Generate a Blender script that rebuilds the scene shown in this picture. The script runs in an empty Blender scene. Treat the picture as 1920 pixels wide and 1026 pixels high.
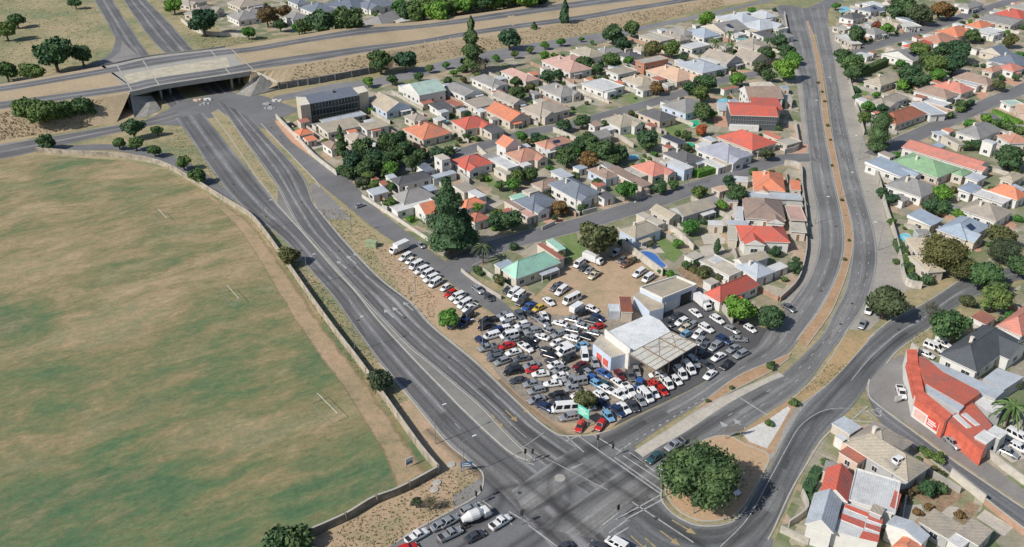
import bpy, math, random
from mathutils import Vector, Matrix, geometry
random.seed(7)
S = bpy.context.scene
COL = S.collection
# ------------------------------------------------------------------ camera
W0, H0 = 1920.0, 1026.0
FOC = 960.0 / math.tan(math.radians(30.0))
PITCH = math.radians(29.3)
HC = 122.0
cam_d = bpy.data.cameras.new("camera")
cam = bpy.data.objects.new("camera", cam_d)
COL.objects.link(cam)
cam.location = (0, 0, HC)
cam.rotation_euler = (math.pi / 2 - PITCH, 0, 0)
cam_d.sensor_width = 36.0
cam_d.lens = 36.0 * FOC / W0
cam_d.clip_start = 1.0
cam_d.clip_end = 6000.0
S.camera = cam
# ------------------------------------------------------------------ light
SUN_EL = math.radians(41)
SHADOW_DIR = math.radians(32)          # direction on the ground in which shadows fall
w = bpy.data.worlds.new("World"); S.world = w; w.use_nodes = True
nt = w.node_tree; nt.nodes.clear()
sky = nt.nodes.new('ShaderNodeTexSky'); sky.sky_type = 'NISHITA'; sky.sun_disc = False
sky.sun_elevation = SUN_EL
sdir = Vector((-math.cos(SHADOW_DIR) * math.cos(SUN_EL), -math.sin(SHADOW_DIR) * math.cos(SUN_EL), math.sin(SUN_EL)))
sky.sun_rotation = math.atan2(sdir.x, sdir.y)
bg = nt.nodes.new('ShaderNodeBackground'); bg.inputs[1].default_value = 0.10
wo = nt.nodes.new('ShaderNodeOutputWorld')
nt.links.new(sky.outputs[0], bg.inputs[0]); nt.links.new(bg.outputs[0], wo.inputs[0])
sl = bpy.data.lights.new("sun", 'SUN'); sl.energy = 4.7; sl.angle = math.radians(0.6); sl.color = (1, 0.95, 0.87)
so = bpy.data.objects.new("sun", sl); COL.objects.link(so)
so.rotation_euler = sdir.to_track_quat('Z', 'Y').to_euler()
so.location = (-80, 100, 200)
S.view_settings.view_transform = 'Standard'; S.view_settings.look = 'None'
S.view_settings.exposure = 0.0; S.view_settings.gamma = 1.0
S.render.engine = 'CYCLES'

# ------------------------------------------------------------------ pixel of the photo -> place on the land
CP, SP = math.cos(PITCH), math.sin(PITCH)
def P(x, y, z=0.0):
    u = (x - W0 / 2) / FOC; v = (y - H0 / 2) / FOC
    dy = CP - v * SP; dz = -SP - v * CP
    t = (z - HC) / dz
    return Vector((u * t, dy * t, z))
def Q(p):                      # the other way round
    d = Vector(p) - Vector((0, 0, HC))
    f = d.y * CP - d.z * SP
    return (W0 / 2 + FOC * d.x / f, H0 / 2 - FOC * (d.y * SP + d.z * CP) / f)
def ppm(y):                    # picture points per metre on the ground at row y
    v = (y - H0 / 2) / FOC
    return FOC * (SP + v * CP) / HC
CR = dict(a=(480,120,6), b=(780,90,6), c=(620,260,6), d=(920,200,6), e=(920,330,6), f=(1220,150,6), g=(1220,290,6),
          h=(1080,0,6), i=(1240,0,6), j=(1560,0,6.033), k=(1700,0,6.036), l=(1600,130,6), m=(1600,260,6), n=(1600,380,6),
          o=(780,0,6), p=(1100,420,6), q=(1600,540,6), r=(1600,680,6), s=(1440,770,6), t=(1600,856,6), u=(1100,560,6),
          v=(300,0,3.84), X=(0,0,1), T00=(0,0,3.0167), T10=(480,0,3.0167), T20=(960,0,3.0167), T30=(1440,0,3.0167),
          T11=(480,340,3.0167), T21=(960,340,3.0167), T31=(1440,340,3.0167), T01=(0,340,3.0167),
          T02=(0,680,2.9646), T12=(480,680,2.9646), T22=(960,680,2.9646), T32=(1440,680,2.9646),
          A=(880,570,7.892), B=(960,670,7.33), C=(1080,650,7.33), D=(1220,560,7.33), E=(720,440,5.129),
          F=(940,460,7.33), G=(740,900,6), H=(1100,840,5.333))
def px(c, x, y):
    ox, oy, s = CR[c]
    return (ox + x / s, oy + y / s)
def pts(s, c='X'):
    out = []
    for tok in s.split():
        x, y = tok.split(',')
        out.append(px(c, float(x), float(y)))
    return out

# ------------------------------------------------------------------ materials
MATS = {}
def new_mat(name):
    m = bpy.data.materials.new(name); m.use_nodes = True
    n = m.node_tree; b = n.nodes['Principled BSDF']
    MATS[name] = m
    return m, n, b
def node(n, t, **kw):
    o = n.nodes.new(t)
    for k, v in kw.items(): setattr(o, k, v)
    return o
def ramp(n, fac, stops, interp='LINEAR'):
    r = n.nodes.new('ShaderNodeValToRGB'); r.color_ramp.interpolation = interp
    e = r.color_ramp.elements
    while len(e) < len(stops): e.new(0.5)
    for i, (p, c) in enumerate(stops):
        e[i].position = p; e[i].color = (*c, 1)
    n.links.new(fac, r.inputs[0])
    return r.outputs[0]
def mixc(n, fac, a, b, mode='MIX'):
    m = n.nodes.new('ShaderNodeMix'); m.data_type = 'RGBA'; m.blend_type = mode
    if isinstance(fac, (int, float)): m.inputs[0].default_value = fac
    else: n.links.new(fac, m.inputs[0])
    for k, v in ((6, a), (7, b)):
        if isinstance(v, tuple): m.inputs[k].default_value = (*v, 1)
        else: n.links.new(v, m.inputs[k])
    return m.outputs[2]
def noise(n, co, scale, detail=4, rough=.6):
    t = n.nodes.new('ShaderNodeTexNoise'); t.inputs['Scale'].default_value = scale
    t.inputs['Detail'].default_value = detail; t.inputs['Roughness'].default_value = rough
    if co: n.links.new(co, t.inputs['Vector'])
    return t.outputs[0]
def mapping(n, src, scale=(1,1,1), rot=0.0):
    mp = n.nodes.new('ShaderNodeMapping'); mp.vector_type = 'TEXTURE'; mp.inputs['Scale'].default_value = tuple(1 / q for q in scale)
    mp.inputs['Rotation'].default_value = (0, 0, rot); n.links.new(src, mp.inputs[0])
    return mp.outputs[0]
def world_co(n):
    g = n.nodes.new('ShaderNodeNewGeometry'); return g.outputs['Position']
def bump(n, b, h, s=.4, d=.1):
    k = n.nodes.new('ShaderNodeBump'); k.inputs['Strength'].default_value = s; k.inputs['Distance'].default_value = d
    n.links.new(h, k.inputs['Height']); n.links.new(k.outputs[0], b.inputs['Normal'])
def sc(c, k): return tuple(min(1, x * k) for x in c)
def plain(name, c, rough=.8, var=.18, scale=.8, metal=0.0, spec=None, rnd=0.0):
    if name in MATS: return MATS[name]
    m, n, b = new_mat(name)
    co = n.nodes.new('ShaderNodeTexCoord').outputs['Object']
    f = noise(n, co, scale, 5, .65)
    o = ramp(n, f, [(.28, sc(c, 1 - var)), (.72, sc(c, 1 + var))])
    if rnd:
        oi = n.nodes.new('ShaderNodeObjectInfo')
        o = mixc(n, 1.0, o, ramp(n, oi.outputs['Random'], [(0, (1 - rnd,) * 3), (1, (1, 1, 1))]), 'MULTIPLY')
    n.links.new(o, b.inputs['Base Color'])
    b.inputs['Roughness'].default_value = rough; b.inputs['Metallic'].default_value = metal
    if spec is not None: b.inputs['Specular IOR Level'].default_value = spec
    return m
def roofmat(name, c, tile=True):
    key = 'roof_' + name
    if key in MATS: return MATS[key]
    m, n, b = new_mat(key)
    co = n.nodes.new('ShaderNodeTexCoord').outputs['Object']
    oi = n.nodes.new('ShaderNodeObjectInfo')
    vadd = n.nodes.new('ShaderNodeVectorMath'); vadd.operation = 'ADD'
    sc3 = n.nodes.new('ShaderNodeMath'); sc3.operation = 'MULTIPLY'; sc3.inputs[1].default_value = 90.0
    n.links.new(oi.outputs['Random'], sc3.inputs[0]); n.links.new(co, vadd.inputs[0]); n.links.new(sc3.outputs[0], vadd.inputs[1])
    f = noise(n, vadd.outputs[0], .3, 7, .75)
    g_ = tuple(.6 * q + .4 * sum(c) / 3 for q in c)
    o = ramp(n, f, [(.28, sc(g_, .58)), (.42, sc(g_, .85)), (.52, c), (.66, sc(c, 1.15)), (.8, sc(g_, 1.3))])
    f2 = noise(n, vadd.outputs[0], 2.2, 3, .6)
    o = mixc(n, .35, o, ramp(n, f2, [(.3, sc(c, .6)), (.7, sc(c, 1.25))]))
    wv = n.nodes.new('ShaderNodeTexWave'); wv.wave_type = 'BANDS'; wv.bands_direction = 'X' if not tile else 'DIAGONAL'
    wv.inputs['Scale'].default_value = .55 if tile else .75; wv.inputs['Distortion'].default_value = .6
    n.links.new(co, wv.inputs['Vector'])
    o = mixc(n, .22, o, mixc(n, 1.0, o, ramp(n, wv.outputs[0], [(0, (.45,) * 3), (.6, (1, 1, 1))]), 'MULTIPLY'))
    o = mixc(n, 1.0, o, ramp(n, oi.outputs['Random'], [(0, (.84, .86, .88)), (1, (1.0, .99, .97))]), 'MULTIPLY')
    n.links.new(o, b.inputs['Base Color'])
    b.inputs['Roughness'].default_value = .78 if tile else .5
    bump(n, b, wv.outputs[0], .35, .06)
    return m
RC = dict(red=(.58,.125,.085), orange=(.68,.235,.125), salmon=(.62,.24,.18), brown=(.345,.245,.195), taupe=(.385,.335,.28), grey=(.30,.29,.28),
          dgrey=(.12,.12,.13), shopred=(.52,.13,.085), slate=(.19,.22,.27), blue=(.36,.43,.52), pale=(.49,.53,.58), white=(.66,.66,.65), cream=(.54,.49,.4),
          mint=(.36,.64,.5), green=(.27,.44,.25), tan=(.44,.38,.29), pink=(.52,.33,.28), navy=(.06,.07,.10), brick=(.40,.14,.08),
          peach=(.62,.42,.3), lav=(.38,.385,.46), teal=(.2,.44,.4), aqua=(.42,.56,.5), charcoal=(.085,.095,.11), redbrown=(.44,.16,.105),
          clay=(.52,.26,.18))
METAL = ('blue','pale','white','aqua','mint','green','teal','lav','cream','slate')
def roof(c): return roofmat(c, RC[c], tile=c not in METAL)
WC = dict(white=(.66,.65,.62), cream=(.56,.5,.42), peach=(.66,.5,.4), blue=(.5,.58,.7), grey=(.42,.42,.42), brick=(.44,.2,.12), tan=(.5,.44,.36),  # blue also puts shade into the colour of the white garage walls
          red=(.6,.1,.06), dark=(.08,.09,.1))
def wallm(c): return plain('wall_' + c, WC[c], .85, .1, .7, rnd=.08)
M_glass = plain('window_glass', (.035,.045,.055), .12, .2)
M_frame = plain('window_frame', (.7,.7,.68), .6, .05)
M_door = plain('door_wood', (.22,.13,.08), .6, .2)
M_gdoor = plain('garage_door', (.62,.62,.6), .6, .06)
M_chim = plain('chimney_plaster', (.6,.55,.48), .9, .15)
M_conc = plain('concrete', (.33,.315,.285), .9, .16, .5)
M_concd = plain('concrete_dark', (.2,.21,.21), .9, .25, .6)
M_kerb = plain('kerb_concrete', (.40,.38,.34), .9, .15, .4)
M_paint = plain('road_paint', (.36,.36,.35), .8, .35, .9)
M_painty = plain('road_paint_yellow', (.33,.26,.13), .8, .45, .9)
M_metal = plain('grey_metal', (.3,.31,.32), .5, .1, metal=.4)
M_black = plain('black_rubber', (.02,.02,.02), .8, .1)
M_wallw = plain('garden_wall_white', (.52,.48,.42), .9, .3, .5, rnd=.25)
M_wallb = plain('garden_wall_brick', (.38,.24,.17), .9, .2, .5)
M_wallg = plain('field_wall', (.33,.285,.225), .95, .5, .4)

def asphalt(name, lanes, c=(.148,.147,.150), dark=.60, streak=.8):
    if name in MATS: return MATS[name]
    m, n, b = new_mat(name)
    uv = n.nodes.new('ShaderNodeUVMap').outputs[0]
    sep = n.nodes.new('ShaderNodeSeparateXYZ'); n.links.new(uv, sep.inputs[0])
    mu = n.nodes.new('ShaderNodeMath'); mu.operation = 'MULTIPLY'; mu.inputs[1].default_value = lanes * 2
    n.links.new(sep.outputs[0], mu.inputs[0])
    pp = n.nodes.new('ShaderNodeMath'); pp.operation = 'PINGPONG'; pp.inputs[1].default_value = 1
    n.links.new(mu.outputs[0], pp.inputs[0])
    st = ramp(n, pp.outputs[0], [(.12, sc(c, 1.45)), (.42, sc(c, dark + .12)), (.62, sc(c, dark)), (.9, sc(c, dark + .18))])
    wp = world_co(n)
    long = noise(n, mapping(n, uv, (14, .03, 1)), 1.0, 4, .6)
    pat = noise(n, wp, .05, 5, .6)
    fine = noise(n, wp, 1.6, 4, .7)
    o = mixc(n, streak, c, st)
    for k_, (tx, lo, hi) in ((.75, (long, .72, 1.32)), (.8, (pat, .74, 1.3)), (.7, (fine, .78, 1.22))):
        o = mixc(n, k_, o, mixc(n, 1.0, o, ramp(n, tx, [(.32, (lo,) * 3), (.68, (hi,) * 3)]), 'MULTIPLY'))
    # repair patches with straight edges
    v = n.nodes.new('ShaderNodeTexVoronoi'); v.distance = 'CHEBYCHEV'; v.inputs['Scale'].default_value = 1.0; v.inputs['Randomness'].default_value = 1.0
    n.links.new(mapping(n, uv, (3.0, .045, 1)), v.inputs['Vector']); sp = n.nodes.new('ShaderNodeSeparateColor'); n.links.new(v.outputs['Color'], sp.inputs[0])
    o = mixc(n, 1.0, o, ramp(n, sp.outputs[0], [(0, (.80,) * 3), (.12, (1,) * 3), (.86, (1.0,) * 3), (.93, (1.16, 1.14, 1.1))], 'CONSTANT'), 'MULTIPLY')
    n.links.new(o, b.inputs['Base Color']); b.inputs['Roughness'].default_value = .85
    return m
def asphalt_plain(name, c):
    if name in MATS: return MATS[name]
    m, n, b = new_mat(name)
    wp = world_co(n)
    o = ramp(n, noise(n, wp, .045, 6, .62), [(.3, sc(c, .68)), (.5, c), (.7, sc(c, 1.4))])
    o = mixc(n, .35, o, ramp(n, noise(n, mapping(n, wp, (1, .25, 1), math.radians(-50)), .22, 4, .6), [(.3, sc(c, .6)), (.7, sc(c, 1.5))]))
    o = mixc(n, .22, o, ramp(n, noise(n, wp, 1.5, 4, .7), [(.3, sc(c, .6)), (.7, sc(c, 1.5))]))
    n.links.new(o, b.inputs['Base Color']); b.inputs['Roughness'].default_value = .86
    return m
def landmat(name, cols, s1=.03, s2=.25, s3=1.2, stretch=1.0, rot=0.0, mix2=.45, mix3=.3):
    """cols: list of (pos, rgb) for the large patches"""
    if name in MATS: return MATS[name]
    m, n, b = new_mat(name)
    wp = world_co(n); co = mapping(n, wp, (1, stretch, 1), rot)
    o = ramp(n, noise(n, co, s1, 7, .62), cols)
    o2 = ramp(n, noise(n, co, s2, 6, .7), cols)
    o3 = ramp(n, noise(n, wp, s3, 4, .7), [(.3, (.45,.45,.45)), (.7, (1.35,1.35,1.35))])
    o = mixc(n, mix2, o, o2)
    o = mixc(n, mix3, o, mixc(n, 1.0, o, o3, 'MULTIPLY'))
    n.links.new(o, b.inputs['Base Color']); b.inputs['Roughness'].default_value = .95
    bump(n, b, noise(n, wp, 2.0, 3, .6), .5, .15)
    return m
TAN=(.40,.30,.185); STRAW=(.35,.29,.165); OLIVE=(.205,.205,.105); GRN=(.115,.185,.085); BGRN=(.10,.20,.115); SAND=(.5,.36,.25); RUST=(.43,.235,.13)
M_land = landmat('dry_grass_ground', [(.34, GRN), (.45, OLIVE), (.55, STRAW), (.68, TAN)], .035, .3)
M_field = None
M_dirt = landmat('sandy_dirt', [(.34, OLIVE), (.42, (.36,.27,.17)), (.56, (.46,.33,.22)), (.7, (.47,.29,.18))], .06, .35)
M_emb = landmat('embankment_straw', [(.3, (.26,.215,.13)), (.45, (.38,.30,.19)), (.6, (.44,.345,.225)), (.75, (.49,.34,.22))], .06, .7, 2.2, mix3=.5)
M_sandy = landmat('orange_gravel', [(.3, (.27,.20,.12)), (.5, (.40,.25,.145)), (.7, (.44,.32,.21))], .15, .8)
M_verge = landmat('verge_grass', [(.35, (.17,.19,.09)), (.5, (.33,.28,.16)), (.68, (.43,.32,.2))], .08, .5)
M_lawn = landmat('garden_lawn', [(.3, (.09,.16,.05)), (.5, (.15,.22,.07)), (.7, (.24,.25,.12))], .2, .9)
M_pave = landmat('pale_paving', [(.3, (.36,.33,.29)), (.5, (.47,.43,.37)), (.7, (.56,.5,.43))], .2, .9)
M_bpave = landmat('brick_paving', [(.3, (.40,.22,.15)), (.5, (.5,.29,.2)), (.7, (.55,.37,.28))], .2, .9)
M_white = landmat('white_gravel', [(.3, (.5,.49,.46)), (.7, (.62,.61,.58))], .3, 1.2, mix3=.15)
M_shoulder = landmat('road_shoulder', [(.3, (.24,.225,.2)), (.5, (.32,.30,.265)), (.7, (.40,.37,.32))], .08, .6, stretch=.4, rot=math.radians(95))
def field_material():
    m, n, b = new_mat('playing_field_turf')
    wp = world_co(n); TH = math.radians(31)
    warp = n.nodes.new('ShaderNodeVectorMath'); warp.operation = 'MULTIPLY_ADD'; warp.inputs[1].default_value = (16, 16, 0)
    nz = n.nodes.new('ShaderNodeTexNoise'); nz.inputs['Scale'].default_value = .03; nz.inputs['Detail'].default_value = 4; n.links.new(wp, nz.inputs['Vector'])
    n.links.new(nz.outputs[1], warp.inputs[0]); n.links.new(wp, warp.inputs[2])
    co = mapping(n, warp.outputs[0], (.5, 1.05, 1), TH)
    big = noise(n, co, .034, 6, .6); mid = noise(n, co, .13, 9, .76); fine = noise(n, mapping(n, wp, (.55, 1.2, 1), TH), .6, 8, .85)
    st = [(.28, (.06,.125,.06)), (.38, (.10,.155,.07)), (.46, (.15,.165,.075)), (.53, (.205,.18,.09)), (.61, (.275,.215,.12)), (.76, (.37,.285,.175))]
    sep = n.nodes.new('ShaderNodeSeparateXYZ'); n.links.new(wp, sep.inputs[0])
    # value = noise + drift: greener near end, dry middle, olive far end
    dr = ramp(n, _div(n, sep.outputs[1], 110, 400), [(0, (.40,) * 3), (.14, (.455,) * 3), (.22, (.46,) * 3), (.34, (.565,) * 3), (.6, (.575,) * 3), (.8, (.51,) * 3), (1, (.47,) * 3)])
    def shift(tx, k):
        q = n.nodes.new('ShaderNodeMath'); q.operation = 'MULTIPLY_ADD'; q.inputs[1].default_value = k; n.links.new(tx, q.inputs[0]); 
        sub = n.nodes.new('ShaderNodeMath'); sub.operation = 'SUBTRACT'; sub.inputs[1].default_value = .5 * k; n.links.new(dr, sub.inputs[0]); n.links.new(sub.outputs[0], q.inputs[2]); return q.outputs[0]
    o = mixc(n, .5, ramp(n, shift(big, 2.0), st), ramp(n, shift(mid, 1.75), st))
    o = mixc(n, .7, o, mixc(n, 1.0, o, ramp(n, fine, [(.3, (.45,.55,.48)), (.5, (1,1,1)), (.7, (1.6,1.48,1.35))]), 'MULTIPLY'))
    o = mixc(n, .4, o, mixc(n, 1.0, o, ramp(n, noise(n, wp, 1.1, 5, .75), [(.3, (.6,.62,.6)), (.7, (1.35,1.32,1.3))]), 'MULTIPLY'))
    n.links.new(o, b.inputs['Base Color']); b.inputs['Roughness'].default_value = .95
    return m
def _div(n, so, a, b):
    r = n.nodes.new('ShaderNodeMapRange'); r.inputs[1].default_value = a; r.inputs[2].default_value = b; n.links.new(so, r.inputs[0]); return r.outputs[0]
M_field = field_material()
def yard_material():
    m, n, b = new_mat('suburban_yards')
    wp = world_co(n); co = mapping(n, wp, (1, 1, 1), math.radians(-35))
    v = n.nodes.new('ShaderNodeTexVoronoi'); v.distance = 'CHEBYCHEV'; v.inputs['Scale'].default_value = .17; v.inputs['Randomness'].default_value = .85
    n.links.new(co, v.inputs['Vector'])
    sp = n.nodes.new('ShaderNodeSeparateColor'); n.links.new(v.outputs['Color'], sp.inputs[0])
    o = ramp(n, sp.outputs[0], [(0, (.10,.155,.06)), (.2, (.30,.27,.22)), (.4, (.17,.19,.09)), (.52, (.46,.41,.34)), (.66, (.31,.25,.17)), (.78, (.13,.17,.075)), (.9, (.5,.34,.25))], 'CONSTANT')
    g = ramp(n, noise(n, wp, .12, 6, .65), [(.35, (.12,.155,.07)), (.5, (.26,.24,.16)), (.65, (.40,.35,.28))])
    o = mixc(n, .45, o, g)
    o = mixc(n, .4, o, mixc(n, 1.0, o, ramp(n, noise(n, wp, .9, 5, .7), [(.3, (.5,.5,.5)), (.7, (1.4,1.4,1.4))]), 'MULTIPLY'))
    n.links.new(o, b.inputs['Base Color']); b.inputs['Roughness'].default_value = .95
    return m
M_yard = yard_material()
M_asp = asphalt_plain('asphalt_intersection', (.15,.153,.158))
M_aspd = asphalt_plain('asphalt_dark_yard', (.085,.085,.09))
M_asps = asphalt_plain('asphalt_street', (.15,.15,.155))
M_asp2 = asphalt('asphalt_two_lane', 2)
M_asp3 = asphalt('asphalt_three_lane', 3)
M_aspH = asphalt('asphalt_motorway', 2, (.16,.16,.165))

# ------------------------------------------------------------------ mesh helpers
class MB:
    def __init__(s): s.v = []; s.f = []; s.m = []; s.uv = {}
    def face(s, vs, m=0):
        i = len(s.v); s.v += [tuple(p) for p in vs]; s.f.append(tuple(range(i, i + len(vs)))); s.m.append(m)
    def box(s, x0, y0, z0, x1, y1, z1, m=0):
        i = len(s.v)
        s.v += [(x0,y0,z0),(x1,y0,z0),(x1,y1,z0),(x0,y1,z0),(x0,y0,z1),(x1,y0,z1),(x1,y1,z1),(x0,y1,z1)]
        for f in ((0,3,2,1),(4,5,6,7),(0,1,5,4),(1,2,6,5),(2,3,7,6),(3,0,4,7)):
            s.f.append(tuple(i + k for k in f)); s.m.append(m)
    def obox(s, a, b, wdt, z0, z1, m=0):       # box along a->b
        a = Vector(a[:2]); b = Vector(b[:2]); d = (b - a).normalized(); n = Vector((-d.y, d.x)) * wdt / 2
        q = [a + n, a - n, b - n, b + n]
        i = len(s.v)
        s.v += [(p.x, p.y, z0) for p in q] + [(p.x, p.y, z1) for p in q]
        for f in ((0,3,2,1),(4,5,6,7),(0,1,5,4),(1,2,6,5),(2,3,7,6),(3,0,4,7)):
            s.f.append(tuple(i + k for k in f)); s.m.append(m)
    def tube(s, p0, p1, r0, r1, n=8, m=0, cap=True):
        p0 = Vector(p0); p1 = Vector(p1); d = (p1 - p0).normalized()
        a = d.orthogonal().normalized(); b = d.cross(a); i = len(s.v)
        for p, r in ((p0, r0), (p1, r1)):
            for k in range(n):
                t = 2 * math.pi * k / n; s.v.append(tuple(p + (a * math.cos(t) + b * math.sin(t)) * r))
        for k in range(n):
            s.f.append((i + k, i + (k + 1) % n, i + n + (k + 1) % n, i + n + k)); s.m.append(m)
        if cap:
            s.f.append(tuple(i + n + k for k in range(n))); s.m.append(m)
            s.f.append(tuple(i + n - 1 - k for k in range(n))); s.m.append(m)
    def prism(s, poly, z0, z1, m=0, mtop=None):
        n = len(poly); i = len(s.v); mtop = m if mtop is None else mtop
        s.v += [(p[0], p[1], z0) for p in poly] + [(p[0], p[1], z1) for p in poly]
        for k in range(n):
            s.f.append((i + k, i + (k + 1) % n, i + n + (k + 1) % n, i + n + k)); s.m.append(m)
        for t in geometry.tessellate_polygon([[Vector((p[0], p[1], 0)) for p in poly]]):
            a, b, c = (Vector(poly[k][:2]) for k in t)
            if (b - a).cross(c - a) < 0: t = (t[0], t[2], t[1])
            s.f.append(tuple(i + n + k for k in t)); s.m.append(mtop)
            s.f.append(tuple(i + k for k in reversed(t))); s.m.append(m)
    def mesh(s, name, mats, smooth=False):
        me = bpy.data.meshes.new(name); me.from_pydata(s.v, [], s.f)
        for mm in (mats if isinstance(mats, (list, tuple)) else [mats]): me.materials.append(mm)
        for p, k in zip(me.polygons, s.m): p.material_index = k; p.use_smooth = smooth
        me.update()
        return me
    def build(s, name, mats, parent=None, smooth=False):
        return link(name, s.mesh(name, mats, smooth), parent)
def link(name, me, parent=None):
    o = bpy.data.objects.new(name, me); COL.objects.link(o)
    if parent: o.parent = parent
    return o
def tag(o, label=None, cat=None, group=None, kind=None):
    if label: o['label'] = label
    if cat: o['category'] = cat
    if group: o['group'] = group
    if kind: o['kind'] = kind
    return o
def empty(name, loc=(0,0,0), rz=0.0):
    o = bpy.data.objects.new(name, None); COL.objects.link(o); o.location = loc; o.rotation_euler = (0, 0, rz)
    o.empty_display_size = .5
    return o
# labels: things of one look in one place are told apart by their order from the left
PENDING = []
ORD = 'first second third fourth fifth sixth seventh eighth ninth tenth eleventh twelfth thirteenth fourteenth fifteenth sixteenth seventeenth eighteenth nineteenth twentieth'.split()
ORD += ['twenty-' + x for x in ORD[:9]] + ['thirtieth'] + ['thirty-' + x for x in ORD[:9]] + ['fortieth']
def pend(o, look, place, cat, group=None, loc=None):
    tag(o, None, cat, group)
    PENDING.append((o, look, place, Q(loc if loc is not None else o.location)[0]))
def finish_labels():
    g = {}
    for r in PENDING: g.setdefault((r[1], r[2]), []).append(r)
    for (look, place), rs in g.items():
        rs.sort(key=lambda r: r[3])
        for k, r in enumerate(rs):
            if len(rs) == 1: r[0]['label'] = f"{look} {place}"
            elif k == 0: r[0]['label'] = f"{look}, leftmost {place}"
            elif k == len(rs) - 1: r[0]['label'] = f"{look}, rightmost {place}"
            else: r[0]['label'] = f"{look}, {ORD[k]} from left {place}"
def smooth_line(ps, k=6):
    """Catmull-Rom through the points"""
    out = []; n = len(ps)
    for i in range(n - 1):
        p0 = Vector(ps[max(i - 1, 0)]); p1 = Vector(ps[i]); p2 = Vector(ps[i + 1]); p3 = Vector(ps[min(i + 2, n - 1)])
        for j in range(k):
            t = j / k
            out.append(.5 * ((2 * p1) + (p2 - p0) * t + (2 * p0 - 5 * p1 + 4 * p2 - p3) * t * t + (3 * p1 - p0 - 3 * p2 + p3) * t ** 3))
    out.append(Vector(ps[-1]))
    return out
def line_w(s, c='X', z=0.0, k=6, sm=True):
    w_ = [P(x, y, z) for x, y in (pts(s, c) if isinstance(s, str) else s)]
    return smooth_line(w_, k) if sm and len(w_) > 2 else w_
def sheet(name, outline, z, m, c='X', sm=False, kind='structure', parent=None):
    w_ = [Vector(p) if isinstance(p, Vector) else p for p in line_w(outline, c, 0, 5, sm)]
    mb = MB(); mb.v = [(p.x, p.y, z) for p in w_]
    for t in geometry.tessellate_polygon([w_]):
        a, b, c_ = (w_[k] for k in t)
        if (b.xy - a.xy).cross(c_.xy - a.xy) < 0: t = (t[0], t[2], t[1])
        mb.f.append(tuple(t)); mb.m.append(0)
    o = mb.build(name, m, parent)
    if kind: o['kind'] = kind
    return o
def resample(w_, n):
    L = [0]
    for a, b in zip(w_, w_[1:]): L.append(L[-1] + (b - a).length)
    out = []; j = 0
    for i in range(n):
        t = L[-1] * i / (n - 1)
        while j < len(L) - 2 and L[j + 1] < t: j += 1
        f = (t - L[j]) / max(1e-6, L[j + 1] - L[j]); out.append(w_[j].lerp(w_[j + 1], min(1, max(0, f))))
    return out
def strip(name, left, right, z, m, n=60, zf=None, lines=None, kind='structure', cols=6):
    """road strip between two edge lines (lists of world points), UV across / along in metres"""
    L = resample(left, n); R = resample(right, n)
    me = bpy.data.meshes.new(name); v = []; f = []; uv = []
    s = 0
    for i in range(n):
        if i: s += ((L[i] + R[i]) / 2 - (L[i - 1] + R[i - 1]) / 2).length
        for j in range(cols + 1):
            p = L[i].lerp(R[i], j / cols); v.append((p.x, p.y, (zf(p) if zf else 0) + z)); uv.append((j / cols, s))
    for i in range(n - 1):
        for j in range(cols):
            a = i * (cols + 1) + j; f.append((a, a + 1, a + cols + 2, a + cols + 1))
    me.from_pydata(v, [], f); me.materials.append(m)
    ul = me.uv_layers.new(name='UVMap')
    for lp in me.loops: ul.data[lp.index].uv = uv[lp.vertex_index]
    me.update()
    if me.polygons[0].normal.z < 0: me.flip_normals()
    o = link(name, me)
    if kind: o['kind'] = kind
    return o
def ribbon(mb, w_, width, z, zf=None, m=0):
    for a, b in zip(w_, w_[1:]):
        d = (b - a).xy
        if d.length < 1e-4: continue
        nn = Vector((-d.y, d.x)).normalized() * width / 2
        za = (zf(a) if zf else 0) + z; zb = (zf(b) if zf else 0) + z
        mb.face([(a.x - nn.x, a.y - nn.y, za), (b.x - nn.x, b.y - nn.y, zb), (b.x + nn.x, b.y + nn.y, zb), (a.x + nn.x, a.y + nn.y, za)], m)
def dashes(mb, w_, width, z, on=3.0, off=6.0, zf=None, m=0):
    L = sum((b - a).length for a, b in zip(w_, w_[1:])); n = max(2, int(L / .75)); r = resample(w_, n); st = L / (n - 1)
    i = 0
    while i < n - 1:
        k = max(1, int(on / st)); seg = r[i:i + k + 1]
        if len(seg) > 1: ribbon(mb, [seg[0], seg[-1]], width, z, zf, m)
        i += int((on + off) / st)
KN_ = [0]
def kerb(mb, w_, width=.28, h=.13, z0=0.0):
    KN_[0] += 1
    for i, (a, b) in enumerate(zip(w_, w_[1:])):
        if (b - a).length > 1e-3: mb.obox(a, b, width, z0 - .05, z0 + h + .003 * (i % 2) + .0007 * KN_[0])

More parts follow.
